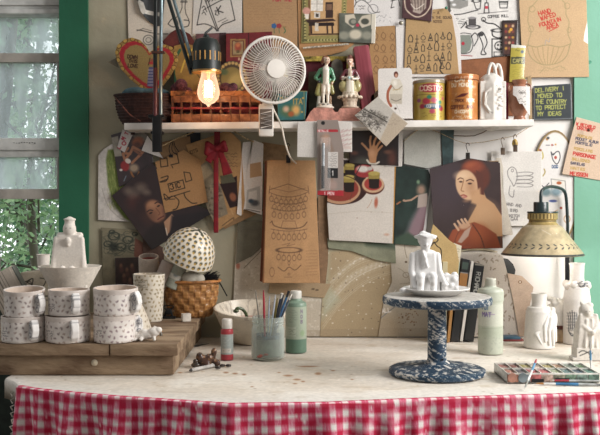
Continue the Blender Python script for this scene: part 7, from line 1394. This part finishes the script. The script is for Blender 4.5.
P = [('b', (0, 4, 8), (26, 14, 16)), frustum(11.5, 6, 8, 9.5, 5, 37, 0, 3), ('e', (0, 3, 35), (11.5, 6, 5)), ('c', (-11.5, 2, 34), (-13, 0, 20), 3.4, 3), ('c', (-13, 0, 20), (-10.5, -5, 7), 3, 2.4), ('c', (11, 2, 34), (12.6, 0, 20), 3.4, 3), ('c', (12.6, 0, 20), (17, -5, 9), 3, 2.2), ('e', (17.5, -6, 8), (3, 2.4, 1.8)), ('e', (-9.8, -6, 5.6), (2.6, 2.4, 2.2)),
     ('c', (-5, 0, 14), (-5.6, -10, 15), 4.2, 4), ('c', (-5.6, -10, 15), (-6, -11, 2), 3.8, 3), ('c', (5, 0, 14), (5.6, -10, 15), 4.2, 4), ('c', (5.6, -10, 15), (6, -11, 2), 3.8, 3), ('e', (-6, -13, 1.6), (2.8, 4, 1.8)), ('e', (6, -13, 1.6), (2.8, 4, 1.8)), ('e', (-21, -8, 3), (4, 3, 2.6)), ('e', (-17, -6, 2.6), (5, 3, 2.2)),
     ('c', (0, 2, 37), (0, 1, 42), 3.4, 3.6), ('c', (0, 0, 49), (0, -1, 41), 7, 3.8), ('e', (0, -5.6, 44), (1.1, 1.6, 1.8)), ('c', (-1, 1, 49), (-2, 1, 53), 6.4, 4), ('h', [(-11.5, 0, 52), (11.5, 0, 52), (-10, -2, 49.5), (9, -3, 49), (0, -8, 51), (0, 7, 51), (-4, 0, 54.5), (4, 0, 54.5), (-6, -6, 53.5), (6, -6, 53.5)]), ('e', (-2, -4, 29), (1.4, 1.4, 5)), ('e', (-1, -4.8, 32), (2, 1.4, 2.2)), ('c', (-3, -3.4, 38), (1, -5, 24), 1.6, 1.3)]
o = sculpt('seated_statuette', P, 425.5, pf, un*1.09, wb, '#dcdad8', lambda p: (p.ell(419, pf-8.5, 1.6, 1.8, '#a8a098', soft=.5, a=.6), p.ell(430, pf-9, 1.6, 1.8, '#a8a098', soft=.5, a=.6), p.ell(423.8, pf-43.2, .6, .4, '#9a948c'), p.ell(427.2, pf-43.2, .6, .4, '#9a948c')), loc=l, voxel=.75, sm=2); tag(o, 'white ceramic seated man in a broad hat, sitting on the turntable plate', 'statuette')
l = Vector((W(449.5, 0, yt).x, yt, PZ)); P = [('b', (0, 2, 9), (17, 13, 18)), ('e', (-4, -4, 13), (2.6, 1.6, 2.6)), ('e', (4, -4.6, 14), (2.8, 1.6, 2.8)), ('e', (1, -4.6, 8), (2.4, 1.6, 2.4)), ('e', (-5, -4, 5), (2.2, 1.6, 2)), ('e', (6, -4, 5), (2.2, 1.6, 2)), ('e', (5, 0, 19), (3, 3, 2)), ('e', (-3, 0, 18.6), (3, 3, 1.6))]
o = sculpt('ceramic_block', P, 449.5, pf, un, wb, '#d9d7d5', None, loc=l, voxel=.75, sm=2); tag(o, 'white ceramic block with raised blossoms beside the seated statuette on the plate', 'block')
# ---------------------------------------------------------------- behind the turntable
def bookt(name, x0, x1, y0, tilt, y, label, col, textc, txt, pages='#c9bda6', extra=None):
    un = unit(y); w = (x1-x0)*un; pyb = HY+(ZC-TZ)*FP/(y+CD); h = (pyb-y0)*un; o = empty(name, Vector((W((x0+x1)/2, 0, y).x, y, TZ+.0006+abs(math.sin(tilt))*w/2)), label, 'book', 'books behind the turntable', rot=(0, tilt, 0))
    mb = MB(); mb.box((0, .03, h/2), (w, .002+.06, h), bev=.0012); mb.build('cover', mat('cover_'+col, col, rough=.45, var=.08), o)
    mb = MB(); mb.box((0, .0305, h/2), (w*.75, .0625, h-.004)); mb.build('pages', mat('old_pages'), o)
    nu, nv = 40, int(h/un*2); X, Y = np.meshgrid(np.linspace(x0, x1, nu), np.linspace(y0, pyb, nv)); X = X.ravel(); Y = Y.ravel(); p = Paint(X, Y, col); 
    if extra: extra(p, x0, x1, y0, pyb)
    if txt: p.text(txt, (x0+x1)/2-2.0, y0+8, 4, textc, .8, 90, asp=.7, track=1.15)
    V = np.stack([(X-(x0+x1)/2)*un, np.full(len(X), -.0018), (pyb-Y)*un], 1); Vn, Fn = two_sided(V, grid_faces(nu, nv), .0005, (0, 1, 0)); mesh_obj('spine', Vn, Fn, GLOSSY(), o, colors=np.concatenate([p.C, p.C])); return o
bookt('art_book', 441, 446, 262, .02, -.11, 'slim cream book between the statuette block and the dark spines', '#c2b48c', '#555', None)
bookt('art_book', 450.5, 458.5, 259.5, .14, -.085, 'dark book with a small gold picture on its spine, behind the turntable', '#1f2126', '#999', None, extra=lambda p, a, b, c, d: (p.rect(a, c+14, b, c+30, '#a5703a'), p.rect(a, c+13, b, c+14, '#888'), p.rect(a+1, c+3, b-1, c+10, '#3f5048')))
bookt('art_book', 459.8, 462.6, 261, .14, -.085, 'thin white book between the two dark spines', '#d2ccc4', '#999', None)
bookt('art_book', 464, 473.5, 264.5, .14, -.085, 'black book with pale lettering on its spine next to the pale bottle', '#191b20', '#b5b5ae', 'RICHARD', extra=lambda p, a, b, c, d: p.rect(a, c, b, c+1.2, '#8a8478'))
bookt('art_book', 446.8, 449.6, 263, .10, -.100, 'narrow brown book left of the gold pictured spine', '#a5743c', '#555', None)
def f(p):
    k = '#2f2723'; p.mottle(.04, 6); p.curve([(434, 242), (437, 246), (441, 250), (441, 262), (440, 268)], .9, k); p.curve([(432, 241), (435, 236), (438, 240), (434, 243), (429, 242)], .9, k); p.curve([(434, 242), (431, 246), (429, 245)], .8, k)
sheet('tan_gift_tag', [(433, 224), (449, 240), (456, 245), (459, 262), (456, 300), (436, 300), (428, 245)], 0, 'tan card with a black string bow behind the seated statuette', 'card', '#b99a62', f, y=-.105, thick=.0015)
sheet('cream_booklet', [(454, 243), (461.5, 246), (456, 300), (450, 300), (452, 260)], 0, 'cream and pale green booklet edge right of the tan card', 'booklet', '#d0c7ae', lambda p: (p.poly([(456, 262), (462, 262), (460, 300), (455, 300)], '#a9bba8'), p.line([(456, 246), (456, 262)], .6, '#8a7a5c'), p.scrib(455, 248, 460, 258, 4, '#9a8c6c')), y=-.098, thick=.004)
y0 = -.055; l = Vector((W(510.5, 0, y0).x, y0, TZ+.0006)); fl_ = empty('flat_books', l, 'two thin flat books, blue over red, on the table against the sprig board', 'book'); un = unit(y0)
mb = MB(); mb.box((0, 0, .0022), (22*un, .05, .0040), bev=.0005); mb.build('red_cover', mat('red_cover', '#7c2c28', rough=.5), fl_); mb = MB(); mb.box((-1*un, 0, .0075), (18*un, .046, .006), bev=.0005); mb.build('blue_cover', mat('blue_cover', '#33556a', rough=.5), fl_)
# ---------------------------------------------------------------- brass lamp
y = -.128; un = unit(y); lpx = 542.5
post = -.024; bl = empty('brass_lamp', Vector((W(567.5, 0, post).x, post, TZ+.0006)), 'lamp with an old brass shade painted with a leaf band, on a dark curved arm', 'lamp')
o_ = bl.location; tin = lambda px, py, yy: W(px, py, yy)-o_
mb = MB(); mb.tube(smooth([tin(567.2, 336, post), tin(567.2, 290, post), tin(567.4, 240, post), tin(567.6, 225, post), tin(566.4, 200, post), tin(564, 191, -.03), tin(558, 187.6, -.055), tin(550, 186.6, -.09), tin(543.5, 189, -.12), tin(541, 194, y), tin(541, 206, y)], 6), .0042, 12); mb.build('curved_arm', mat('dark_green_arm', '#1d2f30', rough=.35, coat=.3, var=.1), bl)
mb = MB(); mb.lathe([(.0001, 0), (.021, 0), (.021, .004), (.006, .010), (.0001, .010)], 32); mb.build('lamp_base', mat('dark_green_arm'), bl)
C = tin(lpx, 255, y); 
mb = MB(); mb.lathe([(r*un, z*un) for r, z in [(.2, 53), (7, 53), (7.4, 52), (7.4, 43), (.2, 43)]], 36); mb.build('socket_cap', mat('dark_green_arm'), bl, loc=C-Vector((1.5*un, 0, 0)))
mb = MB(); mb.lathe([(r*un, z*un) for r, z in [(.2, 43.6), (15, 43.6), (15.4, 42.6), (15, 42), (.2, 42)]], 44); mb.build('dark_ring', mat('dark_green_arm'), bl, loc=C)
brass = dict(rough=.42, metal=.30, coat=.1, bump=.12, bscale=90, grain=.1)
def f(p):
    z = p.E['z']; i = np.arange(len(p.X)); p._mix(i, '#4a3c20', np.clip((np.sin(p.E['a']*26)-.2)*5, 0, 1)*((z > 36.5) & (z < 41)).astype(float)*.7); p._mix(i, '#54462a', ((z < 34.6) & (z > 33.4)).astype(float)*.7)
plathe('collar', [(15, 30), (15.2, 31), (13.5, 32.5), (13.4, 35), (14.8, 36), (14.8, 41.6), (14, 42), (12, 41), (11, 31), (14, 30)], lpx, HY+(ZC-(C+o_).z)*FP/(y+CD), un, '#b39a5c', f, pmat('aged brass', **brass), bl, C)
pbs = HY+(ZC-(C+o_).z)*FP/(y+CD)
def f(p):
    z = p.E['z']; e = p.E; i = np.arange(len(p.X)); p.mottle(.10, 9); r = e['r']; arc = e['a']*33; out_ = e['i'] < .5
    for row, (z0_, dx_) in enumerate(((8.2, 0), (11.2, 0))):
        ph = ((arc+dx_) % 7)-3.5; ang = .5 if row == 0 else -.5; q = np.clip((1-np.hypot((ph*math.cos(ang)+(z-z0_)*math.sin(ang))/2.3, (-ph*math.sin(ang)+(z-z0_)*math.cos(ang))/.75))*3, 0, 1); p._mix(i, '#2f3338', q*.85*out_)
    p._mix(i, '#2f3338', (np.abs(z-1.) < .9)*.9*1.); p._mix(i, '#d8ccb0', np.clip((vnoise(arc/1.6, z/1.6, 4)-.74)*9, 0, .8)*out_); p._mix(i, '#d9d2c2', (~out_)*1.)
    p.line([(536, pbs-26), (544, pbs-21)], .6, '#d6ccb2', .9)
plathe('lamp_shade', [(40.5, 0), (40.8, .6), (40, 1.4), (19.5, 28), (15.6, 30.4), (14.6, 30.4), (18.6, 27.4), (39.4, 1.2), (39.8, .2)], lpx, pbs, un, '#bfab84', f, pmat('aged brass', **brass), bl, C)
mb = MB(); mb.tube([tin(567.3, 250, post), tin(567.3, 280, post)], .0062, 12); mb.build('arm_sleeve', blk, bl)
mb = MB(); mb.ball(C+Vector((0, 0, 14*un)), (.024, .024, .03)); em2 = bpy.data.materials.new('frosted_bulb_glow'); em2.use_nodes = True; q_ = em2.node_tree.nodes['Principled BSDF']; q_.inputs['Emission Color'].default_value = (1, .93, .84, 1); q_.inputs['Emission Strength'].default_value = 6; mb.build('frosted_bulb', em2, bl)
pl = bpy.data.lights.new('shade_light', 'POINT'); pl.energy = 1.3; pl.color = (1, .93, .85); pl.shadow_soft_size = .03; po = bpy.data.objects.new('shade_light', pl); COL.objects.link(po); po.location = C+o_+Vector((0, 0, 2*un))
# ---------------------------------------------------------------- white vases on the right
y = on_table(349.5, .034); l, un, pb = FT(539, y, TZ)
vs = plathe('hand_vase', [(.5, 0), (14.6, 0), (15.2, 1), (14.6, 10), (12.8, 36), (11.2, 40), (7.4, 41), (7, 43), (7.4, 53), (7.8, 54), (6.6, 54), (6, 42), (.5, 38)], 540, pb, un, '#d8d3cc', lambda p: p.mottle(.04, 8), wb, loc=l); tag(vs, 'white bottle vase with a sculpted hand wrapped round it, in front of the leather offcut', 'vase')
sculpt('sculpted_hand', [('e', (9, -8, 26), (7, 5, 12), (0, 10, 0)), ('c', (6, -10, 32), (2, -13, 22), 2.6, 2.4), ('c', (2, -13, 22), (2.4, -14.4, 8), 2.2, 1.6), ('c', (9, -11, 30), (6, -13.6, 18), 2.6, 2.3), ('c', (6, -13.6, 18), (6.4, -14, 5), 2.2, 1.6), ('c', (12, -8, 28), (11, -10.6, 16), 2.4, 2.2), ('c', (11, -10.6, 16), (11.4, -10.8, 4), 2.1, 1.6), ('c', (14, -4, 26), (14.4, -6, 16), 2.2, 2), ('c', (14.4, -6, 16), (15, -6, 7), 1.9, 1.4), ('c', (3, -11, 20), (-6, -12.6, 15), 2.4, 2), ('c', (-6, -12.6, 15), (-1, -14, 5), 2.0, 1.4), ('e', (12, -5, 37), (3, 4, 4))], 540, pb, un, wb, '#dcd8d2', None, vs, voxel=.6)
y = on_table(343, .02); l, un, pb = FT(559, y, TZ); bx = empty('wooden_box', l, 'small tan wooden box with a dark red lid between the two white vases', 'box'); mb = MB(); mb.box((0, 0, 6.5*un), (18*un, .035, 13*un), bev=.001); mb.build('box_body', mat('tan_box', '#b59a78', rough=.6, var=.08), bx); mb = MB(); mb.box((0, 0, 15*un), (19.5*un, .037, 3.4*un), bev=.001); mb.build('lid', mat('dark_red_lid', '#6c3428', rough=.5, var=.2, scale=90), bx)
l2 = l+Vector((-1*un, 0, 17*un)); pbb = pb-17; P = [('c', (0, 0, 2), (0, 0, 16), 7, 9), ('e', (0, 0, 1), (6, 5, 1.4))]+[('e', (9*math.cos(a)*random.uniform(.5, 1), 6*math.sin(a), random.uniform(12, 26)), (3.6, 3, 3)) for a in np.linspace(0, 2*PI, 16)]+[('e', (8, 0, 24), (4, 3, 5)), ('e', (11, 0, 28), (2.6, 2, 3))]
P = [(q[0], q[1], q[2], *q[3:]) for q in P]; o = sculpt('blossom_cup', P, 557, pbb, un, wb, '#dedbd6', None, loc=l2, voxel=.8, sm=2); tag(o, 'white cup encrusted with clay blossoms standing on the small wooden box', 'cup')
y = on_table(345.5, .034); l, un, pb = FT(577, y, TZ)
def f(p):
    p.mottle(.04, 8); k = '#3a3f48'; X = 577-10
    for q in range(5): p.curve([(X-3+q*2, pb-14), (X-2+q*2, pb-22), (X-3.4+q*2.3, pb-34+abs(q-2)*1.5)], .8, k, .9)
    for q in range(6): p.line([(X-5, pb-16-q*3), (X+6, pb-17-q*3)], .5, k, .6)
    p.curve([(X-3, pb-14), (X+1, pb-9), (X+5, pb-12), (X+4, pb-17)], .9, k); p.curve([(X-1, pb-12), (X+3, pb-10)], .6, k)
tb = plathe('tall_bottle_vase', [(.5, 0), (13, 0), (13.6, 1), (13.2, 45), (11.6, 56), (9, 60), (7.2, 62), (6.8, 66), (7.2, 78.5), (7.8, 79.4), (7.8, 80.4), (6.4, 80.4), (5.6, 64), (.5, 58)], 577, pb, un, '#dad5d0', f, wb, loc=l); tag(tb, 'tall white bottle vase with a flower collar and small blue-black drawing, far right', 'vase')
P = []
for a in np.linspace(0, 2*PI, 9, endpoint=False): P += [('e', (10.4*math.cos(a), 9.4*math.sin(a), 59+random.uniform(-2, 2)), (4.2, 3.2, 4)), ('e', (12*math.cos(a), 10.6*math.sin(a), 59), (2, 1.6, 2))]
P.append(('e', (0, 0, 59), (10.6, 9.4, 4)))
sculpt('flower_collar', P, 577, pb, un, wb, '#d6d0ca', lambda p: [p.curve([(579+random.uniform(-7, 6), pb-59+random.uniform(-6, 6)) for _ in range(3)], .6, '#4a4c50', .8) for _ in range(7)], tb, voxel=.7)
y = on_table(361.5, .028); l, un, pb = FT(587.5, y, TZ)
P = [('b', (0, 0, 6), (27, 18, 12)), ('b', (-14, -2, 1.5), (7, 14, 3)), frustum(13.5, 8, 8, 12.5, 8, 30), frustum(12.5, 8, 28, 8, 6, 44), ('e', (0, 0, 34), (12.5, 8, 10)), ('e', (-1.5, 0, 48), (7.4, 6.6, 8)), ('e', (-1.5, -5, 47), (3.6, 3, 4.6)), ('e', (-1.5, -7.6, 46.4), (.9, 1.2, 1.5)),
     ('c', (-8, -4, 44), (-11, -6, 14), 2.4, 2.2), ('c', (7, -4, 44), (11, -6, 14), 2.4, 2.2), ('c', (-3, -6.4, 40), (-5, -9, 14), 1.6, 1.5), ('c', (2.4, -6.4, 40), (1, -9, 14), 1.5, 1.4), ('c', (6, -5, 36), (6.4, -8, 14), 1.5, 1.4), ('c', (-6, -6, 34), (2, -10, 27), 2.6, 1.9), ('c', (7, -6, 34), (2, -10, 28), 2.4, 1.8), ('e', (2, -11, 28), (2.4, 1.8, 2.6)), ('c', (-4, 0, 54), (-6, 0, 56), 2.4, 1.8), ('e', (2, 0, 54), (4, 4, 3)), ('e', (14, 0, 34), (3, 4, 8))]
def f(p):
    p.mottle(.06, 5); k = '#3f3d3a'; p.curve([(576, pb-8), (580, pb-10), (585, pb-8), (588, pb-5)], .9, k); p.curve([(577, pb-5), (582, pb-7), (586, pb-9)], .8, k); p.line([(586.6, pb-3.4), (589.5, pb-8)], .8, k); p.ell(585, pb-47.5, 5, 5, '#a8a092', soft=.8, a=.35); p.ell(584, pb-48.4, .6, .4, '#7c766c'); p.ell(587.4, pb-48.4, .6, .4, '#7c766c')
o = sculpt('draped_statuette', P, 587.5, pb, un, pmat('bisque clay'), '#cfc8be', f, loc=l, voxel=.75, sm=2); tag(o, 'white clay statuette of a hooded draped figure in front of the tall bottle vase', 'statuette')
# ---------------------------------------------------------------- paint palette and brushes
yf_ = -.622; yb_ = -.503; xl = W(507, 0, yf_).x; xr = W(599.5, 0, yf_).x; pal = empty('paint_palette', ((xl+xr)/2, (yf_+yb_)/2, TZ+.0006), 'clear plastic watercolour box with two rows of paint wells at the lower right', 'palette')
plast = mat('milky_plastic', '#d2cfc6', rough=.3, var=.06, scale=60, coat=.2); Wp, Dp, Hp = xr-xl, yb_-yf_, .0195
mb = MB()
mb.box((0, 0, .001), (Wp, Dp, .002)); 
for s_ in (-1, 1): mb.box((0, s_*(Dp/2-.001), Hp/2), (Wp, .002, Hp), bev=.0006); mb.box((s_*(Wp/2-.001), 0, Hp/2), (.002, Dp, Hp), bev=.0006)
mb.box((0, 0, Hp/2+.001), (Wp-.002, .0018, Hp-.003))
for k in range(1, 8): mb.box((-Wp/2+Wp*k/8, 0, Hp/2+.001), (.0016, Dp-.002, Hp-.003))
mb.build('tray', plast, pal)
wc = ['#8c4640', '#7c4038', '#8f8446', '#b59c8a', '#8c7c2e', '#8a5a30', '#5a7060', '#4c6e4a', '#9c5a48', '#4c4450', '#a02430', '#a83038', '#7c8a66', '#2e6064', '#2c4a5e', '#2c6a5c']
for k, c in enumerate(wc):
    cx_ = -Wp/2+Wp*(k % 8+.5)/8; cy_ = (1 if k < 8 else -1)*Dp/4; mb = MB(); V = []; n = 12
    X, Y = np.meshgrid(np.linspace(-1, 1, n), np.linspace(-1, 1, n)); zz = .0150+.0035*vnoise(X.ravel()*1.5+k, Y.ravel()*1.5, k)-.003*(X.ravel()**2+Y.ravel()**2)*.3
    V = np.stack([cx_+X.ravel()*(Wp/16-.0012), cy_+Y.ravel()*(Dp/4-.0020), zz], 1); Vn, Fn = two_sided(V, grid_faces(n, n), .009, (0, 0, -1)); p = Paint(X.ravel()*3, Y.ravel()*3, c); p.mottle(.3, 1.4, seed=k); p.mottle(.4, 1.2, '#c9bfb2', k+20, .74); mesh_obj('paint_well', Vn, Fn, pmat('dried paint', rough=.45, coat=.25, bump=.5, bscale=300, grain=.12), pal, colors=np.concatenate([p.C, p.C]))
fc_ = ['#a8705c', '#6f7c84', '#a85a58', '#b59a8a', '#8a8a74', '#6f8a72', '#7a9284', '#6c8a78']
for k, c in enumerate(fc_):
    mb = MB(); mb.box((-Wp/2+Wp*(k+.5)/8, -Dp/2-.0006, .009), (Wp/8*.94, .001, .015), bev=.0004); mb.build('stained_front', mat('stain_'+c, c, rough=.4, var=.16, scale=120), pal)
for k, (cx_, c) in enumerate(((-.89, '#b07a66'), (-.66, '#77848a'))):
    mb = MB(); mb.lathe([(.0001, 0), (.0092, 0), (.0096, .0008), (.0092, .002), (.0001, .002)], 26, M=Matrix.Rotation(PI/2, 3, 'X')); mb.build('round_paint_pan', mat('pan_'+c, c, rough=.6, var=.1), pal, loc=(cx_*Wp/2, -Dp/2-.0012, .0105))
mb = MB(); mb.box((-.17*Wp/1, -Dp/2-.0016, .005), (12*.00198, .001, .006)); mb.box((.10*Wp, -Dp/2-.0016, .006), (14*.00198, .001, .007)); mb.build('black_label', mat('black_label', '#15181c'), pal)
def brush(name, p0, p1, secs, label):
    o = empty(name, p0, label, 'brush'); d = p1-p0
    for nm, a, b, r0, r1, m in secs: mb = MB(); mb.tube([d*a, d*(a+b)/2, d*b], [r0, (r0+r1)/2*1.05, r1], 10); mb.build(nm, m, o)
    return o
tz = TZ
# the one leaning over the palette front
ya = on_table(391.5); p0 = Vector((W(524, 0, ya).x, ya, tz+.0022)); yb2 = -.59; p1 = Vector((W(536.4, 361.5, yb2).x, yb2, W(0, 361.5, yb2).z+.004))
brush('paint_brush', p0, p1, [('bristles', 0, .08, .0006, .0014, mat('pale_bristle', '#d2ccc2')), ('ferrule', .08, .3, .0016, .0018, mat('silver_ferrule', '#a8a8a6', metal=.7, rough=.3)), ('handle_white', .3, .62, .0019, .0024, mat('white_lacquer', '#d0cfcc', rough=.3)), ('handle_blue', .62, .86, .0024, .0022, mat('sky_lacquer', '#5a90b8', rough=.3)), ('handle_end', .86, 1, .0022, .0014, mat('red_lacquer', '#b03040', rough=.3))], 'white and blue brush with a red end leaning across the front of the palette')
yc = -.638; p0 = Vector((W(536, 0, yc).x, yc, tz+.0026)); p1 = Vector((W(612, 0, yc-.016).x, yc-.016, tz+.0026))
brush('paint_brush', p0, p1, [('bristles', 0, .10, .0010, .0022, mat('ochre_bristle', '#b5793c')), ('ferrule', .10, .26, .0022, .0024, mat('white_lacquer')), ('handle_blue', .26, .56, .0026, .0030, mat('blue_lacquer', '#3572a0', rough=.3)), ('handle_grey', .56, 1, .0030, .0018, mat('grey_lacquer', '#9a9c9a', rough=.35, var=.1))], 'ochre tipped brush with a blue handle lying along the front of the palette')
yc = -.630; p0 = Vector((W(552, 0, yc).x, yc, tz+.0068)); p1 = Vector((W(608, 0, yc+.004).x, yc+.004, tz+.0052))
brush('paint_brush', p0, p1, [('bristles', 0, .04, .001, .0016, mat('pale_bristle')), ('handle_red', .04, .30, .0018, .0022, mat('red_lacquer')), ('handle_grey', .30, 1, .0022, .0016, mat('grey_lacquer'))], 'red and grey brush lying between the palette and the ochre tipped brush') 
p0 = Vector((W(591, 372, -.56).x, -.56, tz+.018)); p1 = W(589.8, 336, -.545)
brush('paint_brush', p0, p1, [('handle_white', 0, .25, .0014, .0020, mat('white_lacquer')), ('handle_blue', .25, .55, .0022, .0020, mat('sky_lacquer')), ('ferrule', .55, .85, .0012, .0010, mat('silver_ferrule')), ('bristles', .85, 1, .0010, .0004, mat('pale_bristle'))], 'blue handled brush standing upright in the palette before the hooded statuette')

# ------------------------------------------------------------------ details hang on the part that carries them
def nest(thing_, host, kids):
    ch = [o for o in COL.objects if o.parent == thing_]; base = lambda o: o.name.split('.')[0]; h = next(o for o in ch if base(o) == host)
    for o in ch:
        if base(o) in kids and o is not h: o.parent = h; o.matrix_parent_inverse = h.matrix_basis.inverted()
nest(fan, 'clamp_body', ('grille_recess', 'spring', 'clamp_jaw')); nest(lamp, 'socket_housing', ('vent_slots', 'brass_rim', 'top_cap')); nest(lamp, 'clamp', ('clamp_jaw',))
nest(jar, 'paint_water', ('blue_tide_line', 'paint_smear')); nest(tt, 'column', ('set_screw',)); nest(rs_, 'front_board', ('knot_plug',)); nest(bx_, 'carton_body', ('printed_label', 'dark_edge')) if 'bx_' in globals() else None
nest(bl, 'lamp_shade', ('collar',)); nest(bl, 'curved_arm', ('arm_sleeve',)); nest(ob, 'woven_strips', ('red_strip',)); nest(bp, 'backing_card', ('clear_blister',)); nest(bulb, 'glass', ('stem', 'filament'))
